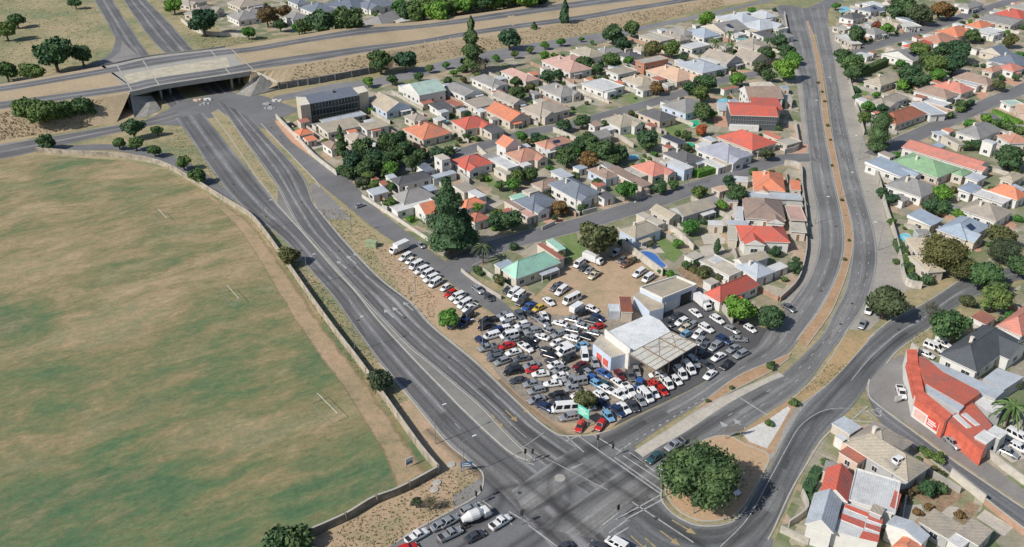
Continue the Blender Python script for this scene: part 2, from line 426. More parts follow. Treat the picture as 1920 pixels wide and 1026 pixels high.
def wear_mat():
    m, n, b = new_mat('tyre_wear')
    uv = n.nodes.new('ShaderNodeUVMap').outputs[0]; sep = n.nodes.new('ShaderNodeSeparateXYZ'); n.links.new(uv, sep.inputs[0])
    a = ramp(n, sep.outputs[0], [(0, (0,)*3), (.25, (.16,)*3), (.5, (.42,)*3), (.75, (.16,)*3), (1, (0,)*3)])
    nz = ramp(n, noise(n, mapping(n, uv, (3, .05, 1)), 1.0, 4, .6), [(.3, (.4,)*3), (.65, (1,)*3)])
    al = n.nodes.new('ShaderNodeMath'); al.operation = 'MULTIPLY'; n.links.new(a, al.inputs[0]); n.links.new(nz, al.inputs[1])
    n.links.new(al.outputs[0], b.inputs['Alpha']); b.inputs['Base Color'].default_value = (.05, .05, .053, 1); b.inputs['Roughness'].default_value = .8
    return m
M_wear = wear_mat()
def wear(s_, wd, z):
    c_ = line_w(s_); L = []; R = []
    for i, p in enumerate(c_):
        d = (c_[min(i + 1, len(c_) - 1)] - c_[max(i - 1, 0)]).xy.normalized(); nn = Vector((-d.y, d.x, 0)) * wd / 2
        L.append(p + nn); R.append(p - nn)
    strip('tyre_wear', L, R, z, M_wear, 40)

def fade_mat(name, base, full=.0):
    """a land material that thins out raggedly towards the long edges of its strip"""
    m = MATS[base].copy(); m.name = name; n = m.node_tree; b = n.nodes['Principled BSDF']
    uv = n.nodes.new('ShaderNodeUVMap').outputs[0]; sep = n.nodes.new('ShaderNodeSeparateXYZ'); n.links.new(uv, sep.inputs[0])
    e = ramp(n, sep.outputs[0], [(0, (0,)*3), (.35, (.6,)*3), (.6, (.75,)*3), (.86, (.62,)*3), (1, (.2,)*3)])
    ad = n.nodes.new('ShaderNodeMath'); ad.operation = 'ADD'; n.links.new(e, ad.inputs[0]); n.links.new(noise(n, world_co(n), .22, 7, .75), ad.inputs[1])
    n.links.new(ramp(n, ad.outputs[0], [(.62, (0,)*3), (1.0, (1,)*3)]), b.inputs['Alpha'])
    return m
# ================================================================== THE SETTING
mb = MB(); mb.face([(-1500,-200,0),(1500,-200,0),(1500,2600,0),(-1500,2600,0)]); tag(mb.build('ground', M_land), kind='structure')
# yards of the housing blocks
sheet('yard_ground', '520,236 560,214 640,205 700,160 860,112 960,106 1200,58 1320,33 1440,14 1468,22 1500,160 1520,335 1536,480 1480,572 1440,600 1380,606 1300,560 1240,545 1180,480 1000,560 900,520 700,410 640,350', .02, M_yard)
sheet('yard_ground', '1545,-30 1566,30 1574,80 1590,150 1607,210 1640,330 1660,400 1690,520 1700,545 1800,530 1960,440 2050,420 2050,-60 1700,-60', .02, M_yard)
sheet('yard_ground', '1850,560 1740,640 1690,665 1640,740 1720,800 1800,850 1960,965 2060,960 2060,480', .024, M_yard)
sheet('yard_ground', '1600,797 1560,806 1525,835 1500,905 1465,985 1440,1040 1440,1150 1950,1150 1950,1010 1720,850 1650,795', .022, M_yard)
sheet('yard_ground', '320,0 345,-10 420,60 480,70 760,40 900,10 1000,-40 600,-90 330,-60', .02, M_yard)
# playing field and its sandy margins
sheet('playing_field', '-300,320 70,290 150,296 230,301 300,314 360,345 430,388 470,413 500,448 545,512 590,577 630,632 680,697 740,782 790,852 818,884 752,924 700,944 650,974 580,1006 540,1160 -400,1160', .03, M_field)
mbd = MB()
wl = line_w('395,372 440,402 478,432 508,470 548,530 590,590 632,650 668,700 700,760 740,815 770,865 790,885')
landmat('worn_sandy_track', [(.36, (.20,.18,.10)), (.48, (.33,.25,.15)), (.6, (.41,.29,.19)), (.72, (.38,.23,.13))], .1, .5)
strip('dirt_path', line_w('399,368 470,417 500,452 545,516 590,581 630,636 680,701 740,786 790,856 814,884'), line_w('392,371 446,428 480,478 515,538 552,598 592,658 636,716 680,786 722,858 742,918'), .05, fade_mat('ragged_sandy_track', 'worn_sandy_track'))
sheet('sandy_ground', '830,880 898,884 905,900 900,925 876,942 817,975 770,1000 740,1020 700,1060 590,1060 585,1010 650,978 700,949 752,928 822,889', .04, M_dirt)
sheet('sandy_ground', '736,762 768,750 834,830 896,884 868,884 828,890 800,850', .042, M_dirt)
sheet('paved_ground', '850,930 878,912 905,893 912,905 905,930 876,944 850,952', .05, asphalt_plain('old_paving', (.22,.21,.2)))
# embankment grass far left
sheet('grass_verge', '0,270 120,248 232,226 300,215 260,190 120,225 0,240', .03, M_emb)
# verge between main road and service road, and the dirt of the car yard
sheet('grass_verge', '589,383 613,410 652,456 712,519 772,566 811,609 850,648 905,560 820,490 712,440 646,386 612,345 590,342', .028, M_verge)
sheet('car_yard_ground', '700,470 740,455 800,505 850,540 905,580 948,604 1000,560 1040,520 1100,470 1180,470 1240,530 1250,560 1230,600 1330,640 1250,740 1190,778 1145,803 1110,812 1064,815 1040,806 1007,784 960,740 891,674 811,608 750,545', .044, M_dirt)
sheet('car_yard_asphalt', '1240,580 1300,560 1340,585 1400,605 1440,618 1445,640 1420,655 1390,678 1350,698 1297,729 1240,757 1200,776 1150,800 1210,740 1250,700 1225,640', .058, M_aspd)
sheet('car_yard_ground', '905,596 985,584 1060,592 1110,583 1180,600 1220,640 1215,690 1240,705 1175,782 1110,795 1040,792 990,756 930,700 898,650', .050, landmat('oily_grey_dirt', [(.32, (.13,.125,.115)), (.46, (.24,.215,.18)), (.58, (.33,.27,.21)), (.72, (.40,.31,.22))], .12, .6))
# paved islands
sheet('gravel_island', '1388,812 1440,780 1490,742 1498,752 1470,800 1452,850 1430,852 1400,836', .10, M_sandy)
sheet('white_gravel_bed', '1391,813 1440,788 1478,762 1482,768 1462,803 1438,842 1404,829', .13, M_white)
ISL = '1250,870 1285,846 1330,822 1365,818 1398,834 1440,852 1434,880 1412,920 1396,946 1376,966 1348,976 1312,976 1275,960 1252,934 1247,905'
sheet('tree_island_ground', ISL, .12, landmat('bare_island_soil', [(.3, (.36,.27,.16)), (.5, (.45,.32,.2)), (.7, (.48,.28,.15))], .1, .5), sm=True)

# ---- motorway on its embankment
KX = [(-300,218,7),(0,208,7),(247,172,7),(477,134,7),(679,103,6),(960,62,4),(1100,38,3.3),(1280,10,2.5),(1440,-14,2),(1700,-45,1.5)]
KW = [(P(a, b, c).x, c) for a, b, c in KX]
def hz(p):
    x = p.x
    if x <= KW[0][0]: return KW[0][1]
    for (x0, h0), (x1, h1) in zip(KW, KW[1:]):
        if x <= x1: return h0 + (h1 - h0) * (x - x0) / (x1 - x0)
    return KW[-1][1]
def PH(x, y, dz=0.0):
    z = 5.0
    for _ in range(8): z = hz(P(x, y, z)) + dz
    p = P(x, y, z); p.z = 0
    return p
def hline(s, k=6): return smooth_line([PH(x, y) for x, y in pts(s)], k)
NEAR = hline('-260,252 -100,230 0,210 120,194 239,176 298,163 360,153 420,144 477,135 560,123 679,104 780,87 870,74 960,62 1100,38 1180,25 1280,8 1340,-1 1440,-18 1560,-40')
FAR = hline('-300,200 -100,172 0,158 110,139 219,119 282,106 394,93 480,79 560,66 679,48 780,41 860,30 940,19 1000,9 1060,1 1130,-8 1250,-26 1440,-52')
def dense(w_, n): return resample(w_, n)
NSEG = 160
Nn = dense(NEAR, NSEG); Fd = dense(FAR, 1600); Ff = []
for i, p in enumerate(Nn):
    t_ = (Nn[min(i + 1, NSEG - 1)] - Nn[max(i - 1, 0)]).xy.normalized(); n_ = Vector((-t_.y, t_.x))
    n_.rotate(Matrix.Rotation(math.radians(-4), 2))
    Ff.append(min(Fd, key=lambda q: abs((q - p).xy.cross(n_)) + (0 if (q - p).xy.dot(n_) > 0 else 999)).copy())
xb0 = PH(239, 174).x; xb1 = PH(477, 135).x
TOE = [(-300,310,0),(-100,282,0),(0,264,0),(120,246,0),(225,229,0),(240,222,0),(480,168,0),(500,166,1.5),(528,156,2.8),(600,144,2.8),(705,124,2.8),(735,127,0),(800,117,0),(870,103,0),(960,86,0),(1040,74,0),(1140,58,0),(1200,49,0),(1290,25,0),(1400,5,0),(1500,-16,0),(1600,-34,0)]
TW = [P(a, b, c) for a, b, c in TOE]
def toe(x):
    if x <= TW[0].x: return Vector((x, TW[0].y, 0))
    for a, b in zip(TW, TW[1:]):
        if x <= b.x: return a.lerp(b, (x - a.x) / (b.x - a.x))
    return TW[-1]
mb = MB()
rows = []
for a, b in zip(Nn, Ff):
    h = hz(a); hf = hz(b); t = toe(a.x - 1)
    if t.y > a.y - 1.5: t = Vector((a.x, a.y - 3, 0))
    r = [(t.x, t.y, t.z - .3), t.lerp(Vector((a.x, a.y, h)), .5) + Vector((0, 0, .25 * math.sin(a.x * .13))), (a.x, a.y, h), None, (b.x, b.y, hf), (b.x, b.y + 14, -.3)]
    r[3] = tuple((Vector(r[2]) + Vector(r[4])) / 2)
    rows.append([tuple(q) for q in r])
OM = [i for i in range(len(rows) - 1) if xb0 + 1 < (rows[i][2][0] + rows[i + 1][2][0]) / 2 < xb1 - 1]
for i in range(len(rows) - 1):
    r0, r1 = rows[i], rows[i + 1]
    if i in OM: continue
    for j in range(5): mb.face([r0[j], r1[j], r1[j + 1], r0[j + 1]])
mb.face(rows[OM[0]]); mb.face(list(reversed(rows[OM[-1] + 1])))
tag(mb.build('motorway_embankment', M_emb), kind='structure')
# the bridge
deck = [(Nn[i], Ff[i]) for i in range(OM[0], OM[-1] + 2)]
br = empty('motorway_bridge', (deck[0][0].x, deck[0][0].y, 0))
tag(br, 'long concrete motorway bridge on pillars over the sunken dual carriageway', 'bridge')
inv = Vector(br.location)
mb = MB()
for (a, b), (c, d) in zip(deck, deck[1:]):
    za, zc, zb, zd = hz(a), hz(c), hz(b), hz(d)
    A = [Vector((p.x, p.y, z)) - inv for p, z in ((a, za), (c, zc), (d, zd), (b, zb))]
    dn = Vector((0, 0, 1.15))
    mb.face([p for p in A]); mb.face([p - dn for p in reversed(A)])
    mb.face([A[0] - dn, A[1] - dn, A[1], A[0]]); mb.face([A[3], A[2], A[2] - dn, A[3] - dn])
mb.build('deck', M_conc, br)
mb = MB()
mb2 = MB()
for (a, b), (c, d) in zip(deck, deck[1:]):
    za, zc = hz(a), hz(c)
    for k, tgt in ((0, mb), (1, mb2)):
        p, q = ((a, c), (b, d))[k]
        tgt.obox(p - inv + Vector((0, -.1 if k == 0 else .1, 0)), q - inv + Vector((0, -.1 if k == 0 else .1, 0)), .3, za - 1.3, za + .7)
mb.build('parapet', M_conc, br); mb2.build('parapet', M_conc, br)
for xx, yy in ((303, 188), (436, 168)):
    base = P(xx, yy)
    for k in range(5):
        q = base + Vector((1.2 * k, 7.5 * k + .5, 0)) - inv
        m_ = MB(); m_.tube((q.x, q.y, 0), (q.x, q.y, 5.9), .55, .55, 12); m_.build('pillar', M_conc, br, True)
    m_ = MB(); q0 = base - inv + Vector((0, -.5, 0)); q1 = base + Vector((5.6, 33, 0)) - inv
    m_.obox(q0, q1, 1.2, 5.2, 5.88); m_.build('cross_beam', M_conc, br)
for sgn, xx in ((0, xb0 + .5), (1, xb1 - .5)):
    yy = min(Nn, key=lambda p: abs(p.x - xx)).y; m_ = MB()
    x0 = xx - inv.x; y0 = yy - inv.y
    m_.box(x0 - (.8 if sgn == 0 else 0), y0 + .2, -.2, x0 + (.8 if sgn else 0), y0 + 34, 5.7); m_.build('abutment', M_concd, br)
for s_, col in (('247,186 243,178 268,186 300,206 299,214 262,222 247,222', M_conc), ('447,172 470,158 492,141 512,158 520,166 470,182 446,178', M_conc)):
    pass
# sloping concrete aprons beside the bridge
def apron(corners, name, label):
    m_ = MB(); c_ = [P(x, y, z) for x, y, z in corners]; ctr = sum(c_, Vector()) / len(c_)
    o_ = Vector((ctr.x, ctr.y, 0))
    m_.face([p - o_ for p in c_]); m_.face([Vector((p.x, p.y - .0, -.3)) - o_ for p in reversed(c_)])
    for p, q in zip(c_, c_[1:] + c_[:1]): m_.face([Vector((p.x, p.y, -.3)) - o_, Vector((q.x, q.y, -.3)) - o_, q - o_, p - o_])
    o = m_.build(name, plain('apron_concrete', (.25,.24,.215), .95, .3, .4)); o.location = o_; tag(o, label, 'concrete slope')
apron([(244,181,6.2),(285,180,3.0),(302,205,.1),(275,219,.1),(252,222,.1)], 'concrete_slope', 'grey concrete slope under the left end of the motorway bridge')
apron([(474,147,6.0),(490,140,6.6),(521,166,.6),(470,181,.1),(442,176,.1)], 'concrete_slope', 'pale concrete slope under the right end of the motorway bridge')
# wing wall and retaining wall
m_ = MB(); a = PH(476, 134); b = P(523, 167)
for i in range(6):
    p = a.lerp(b, i / 6); q = a.lerp(b, (i + 1) / 6)
    m_.face([(p.x, p.y, -.2), (q.x, q.y, -.2), (q.x, q.y, 7.3 - 4.2 * (i + 1) / 6), (p.x, p.y, 7.3 - 4.2 * i / 6)])
    m_.face([(q.x + .5, q.y + .4, -.2), (p.x + .5, p.y + .4, -.2), (p.x + .5, p.y + .4, 7.3 - 4.2 * i / 6), (q.x + .5, q.y + .4, 7.3 - 4.2 * (i + 1) / 6)])
    m_.face([(p.x, p.y, 7.3 - 4.2 * i / 6), (q.x, q.y, 7.3 - 4.2 * (i + 1) / 6), (q.x + .5, q.y + .4, 7.3 - 4.2 * (i + 1) / 6), (p.x + .5, p.y + .4, 7.3 - 4.2 * i / 6)])
o = m_.build('wing_wall', M_wallw); tag(o, 'pale sloping wing wall at the right end of the motorway bridge', 'wall')
m_ = MB(); rw = line_w('523,168 560,162 600,156 660,145 716,134')
for p, q in zip(rw, rw[1:]): m_.obox(p, q, .5, -.2, 3.0)
for p in rw[::3]: m_.box(p.x - .3, p.y - .5, -.2, p.x + .3, p.y + .1, 3.1)
o = m_.build('retaining_wall', plain('stained_concrete', (.14,.145,.15), .95, .45, .5)); tag(o, 'long dark stained concrete retaining wall at foot of the straw embankment', 'wall')

# carriageways on top
strip('motorway_carriageway', hline('-260,241 -100,221 0,205 120,188 239,171 298,158 418,139 477,130 560,119 679,99 780,83 860,70 947,57 1100,36 1180,22 1280,5 1400,-14'),
      hline('-260,224 -100,206 0,191 120,175 232,159 288,147 418,128 480,116 560,104 679,87 780,76 860,62 947,48 1100,27 1163,15 1247,3 1400,-24'), .05, M_aspH, 150, hz, cols=8)
strip('motorway_carriageway', hline('-260,202 -100,184 0,172 120,152 229,133 300,121 398,106 480,96 560,82 679,65 780,54 860,45 940,35 1020,23 1100,12 1180,2 1300,-16'),
      hline('-260,192 -100,175 0,162 120,142 219,124 282,110 394,96 480,87 560,73 679,53 780,47 860,36 940,23 1020,11 1100,0 1180,-12 1300,-30'), .05, M_aspH, 150, hz, cols=8)
mk = MB()
for ln in ('-200,228 0,198 120,181 236,165 293,153 418,134 480,123 560,111 679,93 780,80 860,66 947,53 1100,32 1180,18 1280,2',
           '-200,190 0,167 120,147 225,128 290,115 396,101 480,91 560,78 679,59 780,50 860,41 940,30 1100,6'):
    dashes(mk, hline(ln), .3, .09, 4, 8, hz)
tag(mk.build('lane_marking', M_paint), kind='structure')
strip('bridge_median', hline('241,166 300,154 380,142 434,134 '), hline('232,140 300,128 360,118 425,107'), .03, plain('bridge_median_concrete', (.44,.40,.31), .95, .25, .3), 30, hz)
mk = MB()
for a_, b_ in (((219,122),(247,170)), ((434,93),(476,132)), ((268,114),(300,162)), ((394,94),(434,142))):
    ribbon(mk, [PH(*a_), PH(*b_)], .5, .11, hz)
tag(mk.build('expansion_joint', M_kerb), kind='structure')

# ---- roads at grade (edges as seen in the photograph)
mk = MB(); mky = MB(); kb = MB()
# beyond and under the bridge
strip('carriageway', line_w('168,-20 176,0 199,40 218,75 243,106 290,165 338,230', sm=True), line_w('205,-20 212,0 252,63 282,106 330,165 380,214'), .050, M_asp2, 60)
strip('carriageway', line_w('226,-20 232,0 265,50 298,90 318,105 370,160 404,186 420,204'), line_w('262,-20 275,0 318,43 365,97 400,135 455,190 480,228'), .050, M_asp3, 60)
strip('slip_road', line_w('206,40 216,64 214,86 200,106 162,124 120,136 40,150 -60,166'), line_w('222,62 229,80 224,100 205,115 175,128 125,145 45,160 -50,176'), .062, M_asps, 40)
sheet('paved_island', '229,76 236,84 262,108 215,122 190,124 212,108 226,96', .08, asphalt_plain('old_paving', (.22,.21,.2)))
sheet('underpass_junction', '262,232 300,214 345,188 400,178 455,172 500,182 560,205 545,214 515,226 505,245 480,236 430,214 392,222 380,216 338,236', .054, M_asp)
# left road in front of the bridge
strip('left_road', line_w('-300,350 -120,318 0,299 70,284 199,254 282,236 345,222'), line_w('-300,322 -120,292 0,272 109,254 232,233 275,224 330,208'), .060, M_asp2, 60)
strip('slip_road', line_w('70,286 130,284 205,282 262,292 300,303 345,326 380,350 432,386'), line_w('110,274 150,272 212,271 270,277 315,290 365,312 398,335 440,372'), .056, M_asps, 50)
# main road, south-west carriageway
SWL = line_w('330,222 365,272 398,322 420,352 450,384 482,410 513,434 540,458 579,505 622,554 666,617 712,680 767,744 834,825 872,858 905,890 960,945 1010,1000 1060,1060')
SWR = line_w('380,212 430,275 480,335 520,382 560,426 626,502 666,545 712,602 782,678 834,731 871,769 952,843 1000,880 1060,930 1120,985 1180,1050')
strip('main_road', SWL, SWR, .066, M_asp2, 110)
NEL = line_w('404,186 424,212 451,252 480,292 520,347 533,372 558,420 589,455 629,501 679,557 719,600 765,647 807,682 851,719 902,763 960,824 1006,862 1060,900 1130,945 1200,995 1280,1060')
NER = line_w('470,222 500,256 540,297 566,328 579,352 590,384 613,413 652,459 712,522 772,569 811,612 891,678 960,744 1007,788 1038,811 1100,850 1180,905 1240,945 1290,985 1350,1040')
strip('main_road', NEL, NER, .070, M_asp3, 110)
# intersection sheet and the roads to the south
sheet('intersection', '898,879 910,893 905,916 878,940 817,973 773,997 743,1017 680,1060 640,1200 1400,1200 1450,1012 1400,955 1375,980 1312,985 1265,968 1240,940 1240,900 1255,866 1190,840 1145,812 1110,816 1061,818 1030,808 1000,850 950,845', .056, M_asp)
# road B (curving dual carriageway)
BWL = line_w('1452,14 1466,30 1480,70 1492,120 1503,159 1512,240 1521,338 1530,380 1536,440 1531,486 1512,530 1484,572 1452,612 1420,655 1348,700 1297,731 1196,781 1145,808 1090,832 1030,870 960,920')
BWR = line_w('1505,16 1511,40 1523,86 1534,149 1543,232 1556,298 1564,340 1578,406 1583,449 1578,489 1563,532 1536,582 1505,625 1470,668 1370,715 1314,756 1240,802 1184,842 1130,878 1060,925 990,975')
strip('dual_carriageway', BWL, BWR, .074, asphalt('asphalt_b', 2, (.165,.165,.165), .78, .5), 110)
BEL = line_w('1517,18 1524,38 1533,86 1546,150 1558,235 1572,338 1592,400 1599,450 1594,500 1582,550 1560,592 1546,622 1520,652 1460,708 1440,717 1365,757 1284,811 1203,859 1150,893 1090,935 1010,990')
BER = line_w('1545,10 1553,50 1563,99 1573,166 1586,232 1599,282 1612,338 1636,423 1644,473 1640,520 1622,572 1590,618 1551,668 1521,710 1484,745 1440,773 1388,808 1340,835 1250,905 1180,955 1110,1010')
strip('dual_carriageway', BEL, BER, .078, asphalt('asphalt_b', 2), 110)
# T junction at the top
sheet('top_junction', '1452,16 1462,10 1480,10 1510,16 1528,9 1545,1 1570,-8 1590,-20 1590,-6 1565,8 1552,20 1553,52 1545,60 1497,70 1485,60', .060, M_asps)
sheet('asphalt_apron', '1480,572 1512,530 1524,540 1500,590 1470,640 1440,668 1400,680 1396,662 1420,650 1440,616', .064, M_asps)
# pale shoulders beside road B
strip('road_shoulder', line_w('1553,50 1563,99 1573,166 1586,232 1599,282 1612,338 1636,423 1644,473 1640,520 1622,572 1590,618'), line_w('1567,50 1577,99 1590,150 1606,208 1620,262 1646,340 1659,400 1675,450 1688,500 1700,545 1630,620'), .040, M_shoulder, 80)
strip('road_shoulder', line_w('1464,40 1474,80 1485,120 1495,165 1503,240 1508,300 1510,340 1515,390 1520,440 1512,480 1490,530 1462,572'), line_w('1466,30 1480,70 1492,120 1503,159 1512,240 1521,300 1521,338 1530,380 1536,440 1531,486 1512,530 1484,572'), .042, M_shoulder, 80)
# medians of road B
def median(name, l, r, m, z=.16, kind='structure'):
    L = line_w(l); R = line_w(r)
    o = strip(name, L, R, z, m, 40); kerb(kb, L, .22, z + .02); kerb(kb, R, .22, z + .02); return o
median('median', '1512,40 1524,86 1535,149 1544,232 1557,298 1565,340 1579,406 1584,449 1579,489 1564,532 1537,582 1512,615 1494,638', '1515,40 1531,86 1543,149 1555,232 1569,298 1577,340 1593,406 1599,449 1594,489 1581,532 1560,582 1540,612 1512,650', M_sandy)
median('median', '1484,662 1440,681 1385,705 1340,738 1312,763', '1480,672 1445,697 1385,728 1345,750 1322,766', M_sandy)
median('median', '1460,699 1430,713 1365,741 1316,766 1250,808 1190,846', '1470,706 1440,718 1366,757 1284,811 1240,836 1205,858', M_pave, .14)
# narrow planted strip between road B and the slip road
median('median', '1590,618 1551,682 1521,716 1484,749', '1640,625 1592,680 1551,722 1514,750 1494,760', landmat('scrubby_strip', [(.35, (.2,.2,.1)), (.5, (.4,.28,.15)), (.68, (.47,.3,.17))], .12, .8), .11)
# slip road D from the right, round the tree island
DL = line_w('2060,440 1940,490 1870,506 1798,529 1732,572 1672,602 1626,638 1589,674 1551,720 1507,764 1476,812 1452,860 1430,900 1400,952 1375,979 1340,988 1300,985 1262,966 1236,938')
DR = line_w('2060,480 1960,515 1885,532 1831,556 1788,579 1738,618 1690,650 1662,680 1634,710 1600,760 1560,800 1525,840 1500,890 1470,960 1440,1010 1400,1050 1330,1075 1240,1060 1150,1000')
strip('slip_road', DL, DR, .082, asphalt('asphalt_d', 2, (.13,.135,.14), .66, .6), 110)
sheet('road_shoulder', '1589,674 1551,720 1507,764 1474,815 1452,855 1432,885 1434,852 1456,820 1490,765 1512,748 1551,716 1592,672', .06, M_shoulder)
# road E, lower right
strip('side_street', line_w('1630,752 1652,795 1717,840 1777,884 1845,940 1920,996 2000,1060'), line_w('1620,728 1650,758 1710,805 1777,855 1850,905 1920,952 2020,1020'), .086, asphalt('asphalt_e', 2, (.14,.143,.15), .7, .5), 50)
sheet('shop_forecourt', '1662,680 1690,665 1705,672 1712,760 1760,800 1830,850 1920,920 1920,948 1850,902 1777,852 1712,803 1645,755 1627,737 1630,712', .07, asphalt_plain('old_forecourt', (.21,.2,.19)))
sheet('grass_verge', '1738,618 1690,652 1705,664 1745,640 1752,622', .09, M_verge)
sheet('grass_verge', '1730,545 1700,560 1745,560 1795,528 1800,515 1770,512', .05, M_verge)
sheet('grass_verge', '1808,572 1780,590 1795,610 1850,640 1880,630 1870,590', .05, M_verge)
# service road J and cross streets
JL = line_w('486,232 515,258 540,285 566,312 593,340 646,383 712,436 762,469 811,506 855,539 911,579 948,604')
JR = line_w('508,222 525,243 548,268 580,292 612,312 652,335 700,385 740,418 780,449 815,478 850,500 880,520 930,556 970,590')
strip('service_road', JL, JR, .090, M_asps, 80)
sheet('road_corner', '835,488 870,487 940,452 950,470 900,495 880,512 888,530 900,545 860,520', .098, M_asps)
sheet('paved_island', '582,342 600,350 622,372 650,400 660,412 615,412 597,392 585,365', .052, asphalt_plain('old_paving', (.22,.21,.2)))
def street(name, centre, width, z, m):
    c_ = line_w(centre); L = []; R = []
    for i, p in enumerate(c_):
        d = (c_[min(i + 1, len(c_) - 1)] - c_[max(i - 1, 0)]).xy.normalized(); nn = Vector((-d.y, d.x, 0)) * width / 2
        L.append(p + nn); R.append(p - nn)
    strip(name, L, R, z, m, max(30, len(c_) * 2)); kerb(kb, [q for q in L[1:-1]], .2, .1); kerb(kb, [q for q in R[1:-1]], .2, .1)
    return L, R
for c_, wd in (('860,492 937,460 1020,438 1087,421 1153,401 1237,375 1303,352 1370,330 1420,312 1470,298 1526,296', 8.2),):
    street('cross_street', c_, wd, .094, M_asps)
street('cross_street', '645,334 700,326 760,314 845,292 937,264 1000,247 1060,237 1126,219 1190,202 1250,184 1310,165 1364,149 1440,134', 7.4, .10, M_asps)
street('side_street', '1600,102 1616,94 1676,75 1717,62 1783,39 1849,17 1907,-2 1960,-18', 8.0, .094, M_asps)
street('side_street', '1640,292 1658,281 1700,262 1750,240 1833,203 1920,166 2000,130', 8.0, .094, M_asps)
street('side_street', '1848,212 1870,228 1905,240 1960,252', 7, .098, M_asps)
# embankment road G with parking
strip('embankment_road', line_w('505,192 560,184 620,172 700,163 780,146 860,126 960,109 1060,88 1146,76 1205,57 1317,33 1400,13 1460,-1'),
      line_w('515,180 560,172 620,158 700,148 780,128 860,108 960,88 1060,72 1146,60 1203,49 1313,27 1400,8 1450,-5'), .058, asphalt_plain('asphalt_old_grey', (.19,.188,.195)), 100)
sheet('grass_verge', '500,184 530,172 600,160 700,138 790,126 940,94 1060,76 1060,70 940,88 780,118 716,128 600,152 528,166', .035, M_verge)

# ---- kerbs along the roads
for s_ in ('712,682 767,745 834,826 872,859 898,880 906,893 905,912 898,926 878,941 817,974 773,998 743,1018',
           '589,383 613,413 652,459 712,522 772,569 811,612 891,678 960,744 1007,788 1038,811 1061,818 1112,816 1145,807',
           '489,232 540,285 566,312 593,340 600,352', '0,272 109,254 232,233 275,225 300,212', '1630,712 1628,737 1642,756 1710,807 1777,857 1850,907 1920,954',
           '1440,1012 1452,990 1482,923 1518,862 1541,826 1565,803 1595,790 1625,792 1652,797 1717,842 1777,886 1845,942 1920,998',
           '1245,906 1240,935 1262,964 1300,984 1340,987 1375,978 1400,952', '1798,527 1732,570 1672,600 1626,636', '1788,581 1738,620 1690,652 1662,682'):
    kerb(kb, line_w(s_), .3, .14)
kerb(kb, line_w(ISL + ' 1250,870'), .25, .14)
# narrow raised median of the main road
MDL = line_w('520,384 560,428 626,504 666,547 712,604 782,680 834,733 871,771 952,845 994,866'); MDR = line_w('522,352 559,422 629,503 679,559 719,602 765,649 807,684 851,721 902,765 960,826 1003,864')
strip('median', MDL, MDR, .15, asphalt_plain('median_paving', (.2,.195,.18)), 60)
kerb(kb, MDL, .25, .17); kerb(kb, MDR, .25, .17)
median('grass_median', '397,212 424,248 452,288 478,328 505,362 520,384', '408,206 430,224 453,256 481,296 506,332 522,352', M_verge, .12)
tag(kb.build('kerb', M_kerb), kind='structure')

# ---- painted markings
def along(L, R, f, n=120):
    a = resample(L, n); b = resample(R, n); return [p.lerp(q, f) for p, q in zip(a, b)]
def cut(w_, y0, y1):      # keep the part between two picture rows
    return [p for p in w_ if y0 <= Q(p)[1] <= y1]
ZM = .098
dashes(mk, cut(along(SWL, SWR, .5), 235, 835), .16, ZM, 3, 5)
for f in (.30, .64): dashes(mk, cut(along(NEL, NER, f), 232, 830), .16, ZM, 2.5, 4)
ribbon(mk, cut(along(NEL, NER, .30), 690, 825), .16, ZM + .004)
ribbon(mk, cut(along(SWL, SWR, .95), 380, 850), .14, ZM); ribbon(mk, cut(along(SWL, SWR, .05), 240, 870), .14, ZM)
ribbon(mk, cut(along(NEL, NER, .04), 240, 850), .14, ZM); ribbon(mk, cut(along(NEL, NER, .96), 240, 800), .14, ZM)
dashes(mk, cut(along(BWL, BWR, .5), 60, 800), .16, ZM, 3, 6)
for f in (.36, .68): dashes(mk, cut(along(BEL, BER, f), 60, 790), .16, ZM, 2.2, 5)
ribbon(mk, cut(along(BWL, BWR, .95), 60, 650), .13, ZM); ribbon(mk, cut(along(BEL, BER, .04), 60, 640), .13, ZM); ribbon(mk, cut(along(BEL, BER, .95), 60, 640), .13, ZM); ribbon(mk, cut(along(BWL, BWR, .05), 60, 560), .13, ZM)
ribbon(mk, cut(along(DL, DR, .5), 545, 720), .16, ZM); 
ribbon(mk, line_w('1350,1026 1400,975 1440,905 1472,846 1500,800 1540,772 1580,766 1605,770'), .16, ZM + .01)
ribbon(mk, line_w('1236,938 1262,963 1300,981 1340,984 1375,975 1402,946 1436,880 1470,812 1510,760 1555,716 1600,665 1660,610'), .14, ZM + .01)
ribbon(mk, line_w('1629,712 1625,735 1640,757 1710,809 1777,859'), .14, ZM + .01)
dashes(mk, line_w('1320,748 1270,778 1225,806 1180,833 1160,848'), .3, ZM + .01, 1.2, 1.2)
ribbon(mk, line_w('1150,858 1162,848 1176,836'), .2, ZM + .01)
